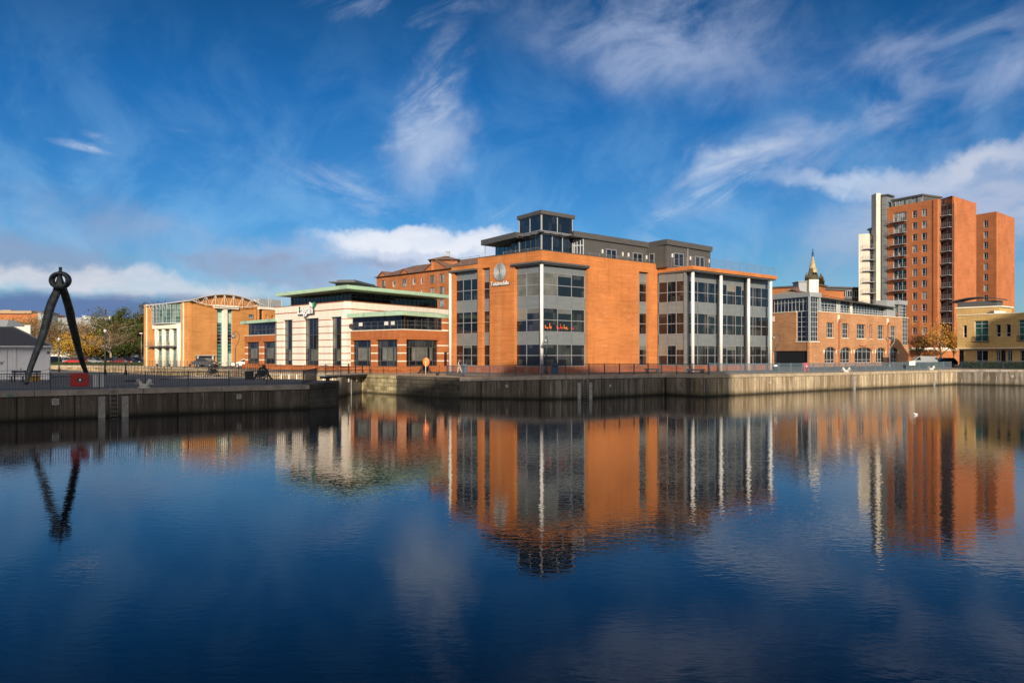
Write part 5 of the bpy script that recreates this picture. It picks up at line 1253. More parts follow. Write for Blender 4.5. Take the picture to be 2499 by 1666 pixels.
sk = 5.2; rx_ = gp(33,82).x; mb.face([(xa,ya,z1+.1),(xb,ya,z1+.1),(rx_,ym,zr_),(xa+2,ym,zr_)]); mb.face([(xb,ya,z1+.1),(xb-sk,yb_,z1+.1),(rx_,ym,zr_)]); mb.face([(xb-sk,yb_,z1+.1),(xa-sk,yb_,z1+.1),(xa+2,ym,zr_),(rx_,ym,zr_)]); mb.face([(xa-sk,yb_,z1+.1),(xa,ya,z1+.1),(xa+2,ym,zr_)])
obj('roof', mb, MAT['slate'], sh)
mb = MB(); mb.prism([(xa,ya),(xb,ya),(xb-sk,yb_),(xa-sk,yb_)], z1, z1+.098); obj('eaves', mb, MAT['shed'], sh)
mb = MB(); mb.tube([(gp(33,82).x,ym,zr_+.03),(xb,ya,z1+.12)], .09, 5); mb.tube([(xa+4,ym,zr_+.03),(gp(33,82).x,ym,zr_+.03)], .09, 5); obj('ridge_tiles', mb, MAT['greywall'], sh)
t = thing('building', 'white parapeted building rising behind the slate roofed shed', 'building', (gp(40,112).x,112,GZ))
mb = MB(); a, b = gp(-120,112).x, gp(76,112).x; mb.prism([(a,112),(b,112),(b-5.2,120),(a-5.2,120)], 2, zz(797,112)); mb.box(gp(62,112).x, b, 111.8, 111.99, 4, zz(793,112)); obj('wall', mb, MAT['whiteold'], t)
mb = MB(); mb.hexa([(gp(-90,112).x,112.2,zz(797,112)),(gp(14,112).x,112.2,zz(797,112)),(gp(14,112).x,119,zz(797,112)),(gp(-90,112).x,119,zz(797,112)),(gp(-60,112).x,115,zz(778,112)),(gp(-12,112).x,115,zz(778,112)),(gp(-12,112).x,116,zz(778,112)),(gp(-60,112).x,116,zz(778,112))]); obj('roof', mb, MAT['greywall'], t)
# far sheds
t = thing('building', 'long grey metal building with butterfly roof far behind the sculpture', 'building', (gp(200,330).x,330,GZ))
f = F(gp(118,330), gp(272,326)); f2 = F(gp(196,320), gp(272,320))
simple(t, 'wall', 'greywall', (0, f.len, 2, zz(776.5,330), -20, 0), f=f); simple(t, 'wall', 'greywall', (0, f2.len, 2, zz(779,320), -10, 0), f=f2)
simple(t, 'roof_edge', 'lightframe', (0, f.len, zz(776.5,330), zz(775.5,330), -20, .5), f=f); simple(t, 'roof_edge', 'lightframe', (-.5, f2.len+.5, zz(779,320), zz(777.5,320), -10, .5), f=f2)
mb = MB(); Yb = 323
for (xa, za, xb, zb_) in ((200,769,238,776), (238,776,271,771)):
    a, b = gp(xa,Yb), gp(xb,Yb); mb.hexa([(a.x,Yb,zz(za+1.3,Yb)),(b.x,Yb,zz(zb_+1.3,Yb)),(b.x,Yb+12,zz(zb_+1.3,Yb)),(a.x,Yb+12,zz(za+1.3,Yb)),(a.x,Yb,zz(za,Yb)),(b.x,Yb,zz(zb_,Yb)),(b.x,Yb+12,zz(zb_,Yb)),(a.x,Yb+12,zz(za,Yb))])
    mb.grid([(a.x,Yb+.5,zz(779,Yb)),(b.x,Yb+.5,zz(779,Yb)),(b.x,Yb+.5,zz(zb_,Yb)),(a.x,Yb+.5,zz(za,Yb))], [(0,1,2,3)])
obj('butterfly_roof', mb, MAT['lightframe'], t)
mb = MB(); mb.box(gp(126,329).x, gp(136,329).x, 329, 329.3, zz(775.5,329), zz(768,329)); obj('white_hoarding', mb, MAT['signwhite'], t)
mb = MB(); mb.box(gp(136.3,329).x, gp(140,329).x, 329, 329.3, zz(775.5,329), zz(768,329)); obj('pink_hoarding', mb, plain('pink_board', (.75,.12,.35), .6), t)
for px in (143,152,160):
    mb = MB(); mb.box(gp(px,329.5).x, gp(px+4,329.5).x, 329.2, 329.6, zz(792,329), zz(786,329)); obj('window', mb, MAT['lightframe'], t)
t = thing('building', 'far orange brick building with long cream roof at upper left', 'building', (gp(50,350).x,350,GZ))
mb = MB(); mb.box(gp(-60,350).x, gp(96,350).x, 350, 370, 2, zz(765,350)); obj('wall', mb, MAT['brick_hotel'], t)
mb = MB(); mb.box(gp(-60,350).x, gp(80,350).x, 349, 371, zz(765,350), zz(758.5,350)); mb.box(gp(5,350).x, gp(30,350).x, 349, 371, zz(758.5,350), zz(756.5,350)); obj('roof', mb, MAT['beige'], t)
t = thing('building', 'small grey gabled house between the orange building and the sculpture', 'building', (gp(100,300).x,300,GZ))
mb = MB(); mb.box(gp(92,300).x, gp(112,300).x, 300, 308, 2, zz(763,300)); obj('wall', mb, MAT['greywall'], t)
mb = MB(); a, b, c = gp(89,300), gp(114,300), gp(97,300); mb.grid([(a.x,299.5,zz(762,300)),(b.x,299.5,zz(763,300)),(c.x,299.5,zz(758,300)),(a.x,308.5,zz(762,300)),(b.x,308.5,zz(763,300)),(c.x,308.5,zz(758,300))], [(0,1,2),(3,5,4),(0,3,4,1),(1,4,5,2),(2,5,3,0)]); obj('roof', mb, MAT['slate'], t)
t = thing('building', 'low white building behind the car park trees', 'building', (gp(160,205).x,205,GZ))
mb = MB(); mb.box(gp(112,205).x, gp(204,205).x, 205, 215, 2, zz(850,205)); obj('wall', mb, MAT['white'], t)
mb = MB(); mb.box(gp(110,205).x, gp(206,205).x, 204, 216, zz(850,205), zz(848.5,205)); obj('roof', mb, MAT['greywall'], t)

# ------------------------------------------------------------------ trees
def tree(name, label, px, Y, base_z, h, w, leaf, nleaf=2500, ls=.22, seed=0, trunk_h=.28, bark='bark', bare=False, group='trees round the car park', conical=False, dens=1.0, th=.02, fill=0):
    rng = random.Random(seed); q = gp(px, Y); t = thing(name, label, 'tree', (q.x, q.y, base_z), group)
    tb = MB(); tips = []
    def grow(p, d, L, r, lev):
        n = 3 if lev < 2 else 2; pts = [p]; c = p; dd = d
        for k in range(n):
            dd = (dd+Vector((rng.uniform(-.22,.22), rng.uniform(-.22,.22), rng.uniform(-.05,.16)))).normalized(); c = c+dd*(L/n); pts.append(c)
        tb.tube(pts, [r*(1-.55*k/n) for k in range(n+1)], 5 if lev < 2 else 3, False)
        if lev >= (4 if bare else 3): tips.append(c); return
        kids = rng.choice((4,5)) if lev == 0 else rng.choice((3,4,4 if bare else 3))
        for k in range(kids):
            a = 2*math.pi*(k+rng.random()*.8)/kids; tl = rng.uniform(.45,.95)
            side = Vector((math.cos(a), math.sin(a), 0)); nd = (dd*math.cos(tl)+side*math.sin(tl)*(w/h*1.25)+Vector((0,0,.12))).normalized()
            j = rng.choice(range(1, n+1)) if lev > 0 else n-(k % 2)
            grow(pts[j], nd, L*rng.uniform(.58,.8), r*.5, lev+1)
        if lev == 0: grow(c, Vector((rng.uniform(-.1,.1),rng.uniform(-.1,.1),1)), L*1.0, r*.6, 1)
        tips.append(c)
    grow(Vector((q.x,q.y,base_z)), Vector((0,0,1)), h*trunk_h, h*th, 0)
    zs_ = [p.z for p in tb.v]; f = h/(max(zs_)-base_z); xs = [abs(p.x-q.x) for p in tb.v]; g = (w/2)/max(.1, sorted(xs)[int(len(xs)*.97)])
    def fit(p): return Vector((q.x+(p.x-q.x)*g, q.y+(p.y-q.y)*g, base_z+(p.z-base_z)*f))
    tb.v = [fit(p) for p in tb.v]; tips = [fit(p) for p in tips]
    obj('trunk', tb, MAT[bark], t)
    lb_ = MB()
    if bare:
        for p in tips:
            for k in range(int(11*dens)):
                d = Vector((rng.gauss(0,1), rng.gauss(0,1), abs(rng.gauss(.3,.7)))).normalized()*rng.uniform(.4,1.1); s = Vector((d.y,-d.x,0)).normalized()*.024
                a = p-d*.2; lb_.face([a-s, a+s, p+d])
        nleaf = int(nleaf)
    if nleaf:
        per = max(1, nleaf//max(1, len(tips)))
        for p in tips:
            cr = rng.uniform(.5,1.0)*w*.085
            if rng.random() < .15: continue
            if conical: cr *= 1.1
            for k in range(int(per*rng.uniform(.4,1.5))):
                c = p+Vector((rng.gauss(0,cr), rng.gauss(0,cr), rng.gauss(0,cr*.7)))
                if c.z < base_z+h*.12: continue
                n = Vector((rng.gauss(0,1), rng.gauss(0,1)-.3, rng.gauss(0,1)+.4)).normalized(); a = n.orthogonal().normalized()*ls*rng.uniform(.6,1.2); b = n.cross(a)*rng.uniform(.5,.9)
                lb_.face([c-a, c-b*.6, c+a, c+b*.6])
    if fill:
        for ci in range(90):
            v = Vector((rng.gauss(0,1), rng.gauss(0,1), rng.gauss(0,1))).normalized()*rng.uniform(.35,1.0)
            hz = .58+.42*v.z; taper = 1.0 if v.z < .1 else 1-.35*v.z
            c0 = Vector((q.x+v.x*w*.5*taper, q.y+v.y*w*.5*taper, base_z+h*hz*.98)); cr = w*rng.uniform(.05,.085)
            if rng.random() < .12: continue
            for k in range(int(fill/90*rng.uniform(.5,1.5))):
                c = c0+Vector((rng.gauss(0,cr), rng.gauss(0,cr), rng.gauss(0,cr*.6)))
                n = Vector((rng.gauss(0,1), rng.gauss(0,1)-.3, rng.gauss(0,1)+.5)).normalized(); a = n.orthogonal().normalized()*ls*rng.uniform(.6,1.2); b = n.cross(a)*rng.uniform(.5,.9)
                lb_.face([c-a, c-b*.6, c+a, c+b*.6])
    if lb_.f: obj('crown', lb_, MAT[leaf], t)
    return t
# left background, from the far ones forward
TR_ = [
 ('tree','broad olive tree below the far orange building',10,235,13.5,15,'leaf_olive',2600,.3,1,False),
 ('tree','yellow green tree between the orange building and the sculpture',58,225,12.0,14,'leaf_olive',2600,.3,2,False),
 ('tree','brown half bare tree left of the sculpture',92,215,12.5,12,'leaf_brown',900,.24,3,True),
 ('tree','brown leafless tree behind the sculpture legs',128,205,11.5,12,'leaf_brown',900,.22,4,True),
 ('tree','dull green tree seen between the sculpture legs',140,230,11.5,11,'leaf_green',1800,.3,5,False),
 ('tree','small yellow leaved tree just behind the right sculpture leg',172,182,7.2,7,'leaf_yellow',600,.22,6,False),
 ('tree','bare brown tree right of the right sculpture leg',190,215,12.5,12,'leaf_brown',700,.22,7,True),
 ('tree','golden orange low tree over the parked cars',215,186,7.2,6.5,'leaf_yellow',700,.22,8,False),
 ('tree','orange topped tree behind the golden one',205,225,10.8,9,'leaf_orange',900,.24,9,False),
 ('tree','wide bare brown tree in front of the grey far building',240,205,12.8,14,'leaf_brown',800,.22,10,True),
 ('tree','pale trunked bare tree beside the lamp post',271,176,10.0,11,'leaf_brown',250,.2,11,True),
 ('tree','dark green tree between the bare tree and the tallest evergreen',290,215,11.5,11,'leaf_green',3200,.3,12,False),
 ('tree','tallest dark evergreen tree left of the curved roof office',316,205,14.0,11.5,'leaf_green',6500,.32,13,False),
 ('tree','green bushy tree against the brick corner of the curved roof office',343,212,11.0,8,'leaf_green',2600,.3,14,False),
 ('tree','low green tree above the red parked car',262,196,6.2,10,'leaf_green',2200,.26,15,False),
 ('tree','low dark green tree left of the tallest evergreen above the cars',300,195,6.8,10,'leaf_green',2600,.26,16,False),
 ('tree','small olive tree by the white low building',170,197,5.8,8,'leaf_olive',1000,.24,17,False),
]
for (n, lab, px, Y, h, w, lf_, nl, ls_, sd_, br_) in TR_:
    tree(n, lab, px, Y, GZ, h*.99, w*1.12, lf_, int(nl*1.6), ls_, sd_, bare=br_, fill=(0 if br_ and 'pale' in lab else int(nl*(1.0 if br_ else 1.6))), bark='barkpale' if 'pale' in lab else 'bark', th=.016)
tree('tree', 'orange and yellow autumn tree before the tower', 2298, 166, GZ, 8.9, 6.6, 'leaf_orange', 1900, .15, 31, fill=1500, group='autumn trees by the tower')
tree('tree', 'thin brown half bare tree beside the arched window building', 2246, 172, GZ, 6.8, 5.6, 'leaf_brown', 600, .13, 32, bare=True, group='autumn trees by the tower')
tree('tree', 'slender half bare tree between the orange tree and the yellow office', 2328, 164, GZ, 7.6, 3.4, 'leaf_orange', 500, .16, 33, bare=True, group='autumn trees by the tower')
def hedge(label, px0, px1, Y0, Y1, h, d, n, seed):
    rng = random.Random(seed); a, b = gp(px0,Y0), gp(px1,Y1); mb = MB(); f = F(a, b)
    f.box(mb, 0, f.len, 2.2, GZ+h*.85, -d*.9, -.1)
    for k in range(n):
        c = f.p(rng.uniform(0,f.len), GZ+rng.uniform(0,h)+rng.gauss(0,.04), rng.uniform(-d,.05)); nn = Vector((rng.gauss(0,1),rng.gauss(0,1),rng.gauss(0,1))).normalized(); u = nn.orthogonal().normalized()*.1; v = nn.cross(u)*.7
        mb.face([c-u, c-v, c+u, c+v])
    tag(obj('hedge', mb, MAT['hedge'], None, origin=(a.x,a.y,GZ)), label, 'hedge')
hedge('clipped dark hedge before the yellow brick office', 2345, 2640, 123, 107, 1.0, .9, 3500, 1)
hedge('low hedge in front of the parked cars at left', 118, 350, 166, 160, .5, 1.0, 3500, 2)
hedge('low hedge beside the silver van', 2212, 2300, 127, 127, .8, .8, 900, 3)

# ------------------------------------------------------------------ cars
def car(label, px, Y, rz, paint, kind='saloon', zb=GZ, group='cars in the car park', L_=4.3, metal=.3):
    q = gp(px, Y); nm = 'parked_van' if kind == 'van' else 'parked_car'; t = thing(nm, label, 'van' if kind == 'van' else 'car', (q.x,q.y,zb), group)
    H = {'saloon':1.42,'suv':1.72,'hatch':1.5,'van':1.8}[kind]; W = 1.78; l = L_/2
    if kind == 'van': body = [(-l,.35),(-l,1.0),(-l+.1,H*.97),(l-1.75,H),(l-.75,1.1),(l-.1,.9),(l,.35)]; cab = [(l-1.9,1.12),(l-1.75,H-.1),(l-.95,1.12)]
    elif kind == 'suv': body = [(-l,.4),(-l,.98),(l-1.2,1.0),(l-.05,.85),(l,.4)]; cab = [(-l+.05,.98),(-l+.35,H),(l-2.1,H),(l-1.25,1.0)]
    elif kind == 'hatch': body = [(-l,.35),(-l+.02,.9),(l-1.2,.92),(l-.08,.7),(l,.35)]; cab = [(-l+.1,.9),(-l+.6,H),(l-2.1,H),(l-1.15,.92)]
    else: body = [(-l,.35),(-l+.02,.88),(-l+.8,.95),(l-1.25,.9),(l-.1,.68),(l,.35)]; cab = [(-l+.55,.93),(-l+1.25,H),(l-2.1,H),(l-1.15,.9)]
    Mx = Matrix.Rotation(rz, 3, 'Z'); T = lambda x, y, z: Vector((q.x,q.y,zb))+Mx@Vector((x,y,z))
    def ext(mb, prof, w0, w1, zref):
        n = len(prof); zt = max(p[1] for p in prof); zb_ = min(p[1] for p in prof)
        ws = [w0+(w1-w0)*((p[1]-zb_)/(zt-zb_)) for p in prof]
        mb.grid([T(p[0],-w/2,p[1]) for p, w in zip(prof, ws)]+[T(p[0],w/2,p[1]) for p, w in zip(prof, ws)], [tuple(range(n)), tuple(range(2*n-1,n-1,-1))]+[(i,(i+1) % n,n+(i+1) % n,n+i) for i in range(n)])
    mb = MB(); ext(mb, body, W, W*.94 if kind != 'van' else W*.9, 0)
    pm_ = plain('paint_'+paint_name(paint), paint, .25, metal, .03)
    if kind != 'van':
        c = [(cab[0][0]+.06,cab[0][1]),(cab[1][0]+.02,cab[1][1]),(cab[2][0],cab[2][1]),(cab[3][0]-.06,cab[3][1])]
        rf = MB(); ext(rf, [(cab[1][0]-.02,H-.05),(cab[1][0]+.06,H),(cab[2][0]-.06,H),(cab[2][0]+.02,H-.05)], W*.8, W*.74, 0)
        for s_ in (-1, 1):
            for (x0, z0_), (x1, z1_) in ((cab[0],cab[1]), (cab[2],cab[3]), ((0,.93),(0,H))):
                rf.tube([T(x0,s_*W*.46,z0_), T(x1,s_*W*.4,z1_-.02)], .04, 4)
        bd = obj('body', mb, pm_, t); obj('roof', rf, pm_, t)
        g = MB(); ext(g, cab, W*.93, W*.79, 0); g.v = [v for v in g.v]; obj('glazing', g, MAT['carglass'], t)
    else:
        bd = obj('body', mb, pm_, t); g = MB()
        for s_ in (-1,1):
            n = 3; g.grid([T(x, s_*(W*.475-.0+.0), z) for x, z in cab]+[T(x, s_*(W*.44), z) for x, z in cab], [(0,1,2),(5,4,3),(0,1,4,3),(1,2,5,4),(2,0,3,5)])
        obj('glazing', g, MAT['carglass'], t)
        g = MB(); g.grid([T(-l+.9,-W*.485,1.15),T(l-2.1,-W*.485,1.15),T(l-2.1,-W*.46,1.55),T(-l+.9,-W*.46,1.55)], [(0,1,2,3)]); obj('side_panel', g, MAT['navy'], t)
    for sx in (-1, 1):
        for sy in (-1, 1):
            w = MB(); c = T(sx*(l-.85), sy*(W/2-.1), .31); w.lathe(c, [(.31,-.1),(.31,.1)], 14, Mx@Matrix.Rotation(R(90),3,'X')); wh = obj('wheel', w, MAT['tyre'], t)
            w = MB(); c = T(sx*(l-.85), sy*(W/2+.005), .31); w.lathe(c, [(.18,-.01),(.18,.01)], 10, Mx@Matrix.Rotation(R(90),3,'X')); obj('rim', w, MAT['galv'], wh)
    for sy in (-1, 1):
        w = MB(); w.obox(T(l-.04, sy*.62, .66), (.1,.34,.14), rz); obj('headlight', w, MAT['signwhite'], t)
        w = MB(); w.obox(T(-l+.0, sy*.68, .78), (.08,.26,.16), rz); obj('tail_light', w, MAT['red'], t)
    w = MB(); w.obox(T(-l-.02, 0, .72), (.03,.52,.12), rz); w.obox(T(l+.0, 0, .45), (.03,.52,.12), rz); obj('number_plate', w, MAT['yellow'] , t)
    return t
def paint_name(c): return '%d_%d_%d' % tuple(int(k*100) for k in c)
cars = [
 ('black off road car with yellow rear plate beside the white shed',132,172,R(80),(.012,.013,.015),'suv'),
 ('pale silver blue hatchback third from the shed',160,174,R(170),(.30,.36,.40),'hatch'),
 ('dark blue car just right of the black off road car',149,182,R(95),(.02,.03,.06),'hatch'),
 ('bright red small car left of the right sculpture leg',184,170,R(178),(.45,.02,.02),'hatch'),
 ('dark purple car right of the right sculpture leg',213,176,R(-100),(.04,.02,.06),'hatch'),
 ('silver saloon between the purple car and the lamp post',233,174,R(-20),(.30,.31,.32),'saloon'),
 ('navy car half hidden by the pale tree trunk',277,166,R(90),(.015,.02,.035),'hatch'),
 ('dark red saloon right of the pale tree trunk',306,164,R(-20),(.22,.015,.02),'saloon'),
 ('dark blue saloon next to the curved roof office corner',333,164,R(-35),(.02,.03,.05),'saloon'),
 ('black hatchback parked behind the dark red saloon',306,184,R(-70),(.02,.02,.022),'hatch'),
 ('charcoal car in the back row by the dark green tree',330,186,R(-60),(.05,.05,.055),'hatch'),
 ('grey car in the back row behind the silver saloon',250,186,R(-80),(.10,.10,.11),'hatch'),
 ('dark green car in the back row behind the red small car',196,186,R(-80),(.02,.035,.03),'saloon'),
]
for c in cars: car(*c)
car('metallic grey saloon before the entrance of the curved roof office', 503, 136, R(-18), (.14,.14,.15), group='cars beside the curved roof office', metal=.6, L_=4.5)
car('white hatchback half hidden by the green roofed left wing', 600, 127, R(200), (.75,.75,.75), 'hatch', group='cars beside the curved roof office', metal=0)
car('silver van behind the quay railing beside the arched window office', 2248, 136, R(178), (.26,.28,.30), 'van', group='vehicles behind the right quay', L_=4.6)
car('black car right of the silver van', 2300, 138, R(180), (.015,.016,.018), 'hatch', group='vehicles behind the right quay')

# ------------------------------------------------------------------ sculpture
sc_ = thing('sculpture', 'tall dark bronze dividers sculpture with ringed head standing on the left quay', 'sculpture', (gp(140,68).x,68,1.9))
def leg(pts, Ya, Yb, y0=705, y1=936):
    P_, r_ = [], []
    for px, py, w in pts:
        t = (py-y0)/(y1-y0); Y = Ya+(Yb-Ya)*t; q = gp(px, Y); P_.append(Vector((q.x,q.y,zz(py,Y)))); r_.append((w/2*Y/FPX, w/2*Y/FPX*.8))
    # smooth resample
    out, ro = [], []
    for i in range(len(P_)-1):
        for k in range(4):
            t = k/4; p0, p1, p2, p3 = P_[max(i-1,0)], P_[i], P_[i+1], P_[min(i+2,len(P_)-1)]
            out.append(.5*((2*p1)+(p2-p0)*t+(2*p0-5*p1+4*p2-p3)*t*t+(3*p1-p0-3*p2+p3)*t**3)); ro.append(tuple(a+(b-a)*t for a, b in zip(r_[i], r_[i+1])))
    out.append(P_[-1]); ro.append(r_[-1]); mb = MB(); mb.tube(out, ro, 12); return mb
obj('leg', leg([(143,700,17),(135,720,21),(126,740,22),(119,762,22),(115,781,21),(104.5,818,19),(96,841,18),(88,861,16),(75,896,14.5),(69,915,13),(64.5,936,10)], 68.5, 64), MAT['bronze'], sc_)
obj('leg', leg([(152,700,17),(159,720,20),(166,743,20),(171,762,21),(174.5,781,20),(185,824,19),(190,845,17),(194.5,861,15.5),(203,890,12.5),(209,906,11),(213,926,8)], 68.5, 76), MAT['bronze'], sc_)
q = gp(147,68.5); zc_ = zz(684,68.5); s_ = 68.5/FPX
mb = MB(); mb.torus((q.x,q.y,zc_), 20.5*s_, 6.6*s_, None, 36, 10, (1,1.3,.82)); obj('ring', mb, MAT['bronze'], sc_)
mb = MB(); mb.tube([(q.x,q.y,zz(663,68.5)),(q.x-.03,q.y,zz(672,68.5)),(q.x-.03,q.y,zz(684,68.5)),(q.x,q.y,zz(695,68.5)),(q.x,q.y,zz(706,68.5))], [3*s_,4.8*s_,8*s_,12*s_,16.5*s_], 10); obj('head', mb, MAT['bronze'], sc_)
mb = MB(); mb.tube([(q.x,q.y,zz(668,68.5)),(q.x+.02,q.y,zz(651.6,68.5))], [4.0*s_,4.4*s_], 4); obj('cap', mb, MAT['bronze'], sc_)

# ------------------------------------------------------------------ quay furniture
def ground_at(px, Y): return 1.9
# bench and salt bin
t = thing('bench', 'dark blue slatted bench before the white shed', 'bench', (*gp(57,71.5), 1.9))
a, b = gp(21,71.5).x, gp(93,71.5).x; mb = MB()
for k in range(3): mb.box(a, b, 71.3+.16*k, 71.42+.16*k, 2.33, 2.37)
obj('seat', mb, MAT['navy'], t); mb = MB(); mb.box(a, b, 71.85, 71.9, 2.5, 2.62); mb.box(a, b, 71.9, 71.95, 2.68, 2.86); obj('backrest', mb, MAT['navy'], t)
for k in (.12,.5,.88): x = a+(b-a)*k; mb = MB(); mb.box(x-.04,x+.04,71.35,71.42,1.9,2.33); mb.box(x-.04,x+.04,71.8,71.88,1.9,2.86); obj('leg', mb, MAT['navy'], t)
mb = MB(); x0, x1 = gp(72,73).x, gp(91,73).x; mb.box(x0,x1,73,73.5,1.9,2.35); mb.box(x0-.03,x1+.03,72.96,73.54,2.35,2.42); tag(obj('grit_bin', mb, MAT['yellow'], None, origin=((x0+x1)/2,73.2,1.9)), 'yellow grit bin half hidden behind the dark blue bench', 'grit bin')
# red lifebuoy housing hung on the railing
def lfr(px): # point on left railing line
    f = F(PF[1], PF[2]); n = Vector((-f.d.y, f.d.x)); g = F(f.a+n*.9, f.b+n*.9); return g
RL = lfr(0)
t = thing('lifebuoy_housing', 'red plastic lifebuoy housing fixed to the left railing', 'lifebuoy housing', tuple(RL.p(RL.u(193),2.0,.05)))
u0, u1 = RL.u(171), RL.u(216); z0, z1 = RL.z(193,943), RL.z(193,910)
def rrect(u0,u1,z0,z1,r,n=4):
    pts = []
    for cx_, cz_, a0 in ((u1-r,z1-r,0),(u0+r,z1-r,90),(u0+r,z0+r,180),(u1-r,z0+r,270)):
        for k in range(n+1): a = R(a0+90*k/n); pts.append((cx_+r*math.cos(a), cz_+r*math.sin(a)))
    return pts
def plate(mb, f, pts, o0, o1):
    n = len(pts); mb.grid([f.p(u,z,o1) for u,z in pts]+[f.p(u,z,o0) for u,z in pts], [tuple(range(n)), tuple(range(2*n-1,n-1,-1))]+[(i,(i+1)%n,n+(i+1)%n,n+i) for i in range(n)])
mb = MB(); plate(mb, RL, rrect(u0,u1,z0,z1,.16), .04, .16); plate(mb, RL, rrect(u0+.07,u1-.07,z0+.07,z1-.07,.12), .16, .22); obj('case', mb, MAT['red'], t)
cu_, cz_ = (u0+u1)/2, (z0+z1)/2; mb = MB(); plate(mb, RL, [(cu_+.17*math.cos(a*.5236), cz_+.15*math.sin(a*.5236)) for a in range(12)], .22, .235); obj('opening', mb, MAT['black'], t)
mb = MB(); plate(mb, RL, [(cu_+.07*math.cos(a*.5236)-.0, cz_+.09*math.sin(a*.5236)) for a in range(12)], .235, .245); obj('lifebuoy', mb, MAT['signwhite'], t)
mb = MB(); RL.box(mb, u0+.15, u1-.15, cz_-.01, cz_+.01, .221, .226); obj('split_line', mb, MAT['black'], t)
t = thing('notice_board', 'white slatted board behind the left railing bars', 'board', tuple(RL.p(RL.u(240),1.9,-.1)))
mb = MB(); u0, u1 = RL.u(227.5), RL.u(254); RL.box(mb, u0, u1, RL.z(240,945), RL.z(240,913), -.14, -.10); obj('board', mb, MAT['signwhite'], t)
# two horned white bollard
def horn(px, Y, z0, label, sc=1.0):
    q = gp(px, Y); mb = MB(); mb.lathe((q.x,q.y,0), [(.42*sc,z0),(.42*sc,z0+.05),(.3*sc,z0+.09)], 14)
    for s_ in (-1, 1):
        mb.tube([(q.x+s_*.18*sc,q.y,z0+.05),(q.x+s_*.26*sc,q.y,z0+.3*sc),(q.x+s_*.40*sc,q.y,z0+.50*sc),(q.x+s_*.46*sc,q.y,z0+.56*sc)], [.15*sc,.14*sc,.15*sc,.09*sc], 10)
        mb.tube([(q.x+s_*.2*sc,q.y,z0+.3*sc),(q.x+s_*.62*sc,q.y,z0+.26*sc)], .045*sc, 6)
    mb.tube([(q.x-.2*sc,q.y,z0+.16*sc),(q.x+.2*sc,q.y,z0+.16*sc)], .13*sc, 8)
    return tag(obj('bollard', mb, MAT['whiteold'], None, origin=(q.x,q.y,z0)), label, 'bollard', 'white mooring bollards')
horn(352, 57.9, 1.9, 'white two horned mooring bollard on the left quay coping', 1.05)
horn(2065, 101.6, 2.13, 'white mooring bollard on sunlit quay nearer the big office', 1.0)
horn(2272, 115.6, 2.14, 'white mooring bollard on sunlit quay close to the far corner', 1.0)
def ladder(label, f, u, z0, z1, w=.46, hoops=False):
    t = thing('ladder', label, 'ladder', tuple(f.p(u, z0, .15)), 'quay ladders'); mb = MB()
    for s_ in (-1,1):
        pts = [f.p(u+s_*w/2,z0,.2), f.p(u+s_*w/2,z1,.2)]
        if hoops: pts += [f.p(u+s_*w/2, z1+.45*math.sin(a)*1.0, .2-.35*(1-math.cos(a))) for a in (.4,.9,1.4,1.9,2.5,3.0)]
        mb.tube(pts, .025, 5)
    obj('stile', mb, MAT['galv'], t); n = int((z1-z0)/.29)
    for k in range(n): mb = MB(); z = z0+.12+.29*k; f.box(mb, u-w/2, u+w/2, z-.014, z+.014, .185, .215); obj('rung', mb, MAT['galv'], t)
QL = F(PF[1], PF[2]); QR = F(RQ[1], RQ[2]); QS = F(RQ2[1], RQ2[2]); QS2 = F(RQ2[2], RQ2[3])
ladder('steel ladder between two fender planks on the left quay wall', QL, QL.u(276.5), -.3, 2.3)
ladder('steel ladder with hoops on the shaded quay wall below the big office', QR, QR.u(1427), -.3, 2.2, hoops=True)
ladder('pale ladder below the bollard on the sunlit quay wall', QS2, QS2.u(2075), -.3, 2.1, hoops=True)
ladder('ladder with round hoops near the far end of the sunlit quay wall', QS2, QS2.u(2291), -.3, 2.1, hoops=True)
def fender(label, f, px, w, z1=1.42):
    mb = MB(); u = f.u(px); f.box(mb, u-w/2, u+w/2, -.6, z1, .0, .14)
    for z in (.3, 1.15): mb.lathe(f.p(u,z,.15), [(.03,-.01),(.03,.02)], 6, Matrix.Rotation(R(90),3,'X'))
    tag(obj('fender_plank', mb, MAT['timber'], None, origin=tuple(f.p(u,0,0))), label, 'fender', 'timber fenders on the quay walls')
fender('grey timber fender left of the left quay ladder', QL, 247.5, .42); fender('grey timber fender right of the left quay ladder', QL, 304.5, .42)
fender('grey timber fender left of the ladder below the big office', QR, 1412.5, .34, 1.55); fender('grey timber fender right of the ladder below the big office', QR, 1440, .34, 1.55)
fender('white fender strip right of the pale ladder on the sunlit wall', QS2, 2084, .25, 1.6); fender('white fender strip left of the hooped ladder near the far end', QS2, 2279, .25, 1.6)
def vent(label, f, px, py, s):
    z = f.z(px, py); u = f.u(px); t = thing('wall_socket', label, 'wall recess', tuple(f.p(u,z,0)), 'square recesses in the quay walls'); mb = MB()
    for a, b, c, d in ((-s,s,s*.75,s),(-s,s,-s,-s*.75),(-s,-s*.78,-s*.75,s*.75),(s*.78,s,-s*.75,s*.75)): f.box(mb, u+a, u+b, z+c, z+d, 0, .06)
    obj('frame', mb, MAT['whiteold'], t); mb = MB(); f.box(mb, u-s*.78, u+s*.78, z-s*.75, z+s*.75, .0, .02); obj('plate', mb, MAT['timber'], t)
vent('white framed square recess left of the ladder on the left quay', QL, 135, 980, .2); vent('white framed square recess on the left quay near the lock', QL, 583, 967, .17)
vent('small framed recess on the shaded wall left of the ladder', F(RQ[0],RQ[1]), 1237, 942, .12); vent('small framed recess on the shaded wall right of the ladder', F(RQ[2],RQ[3]), 1489, 941, .12)
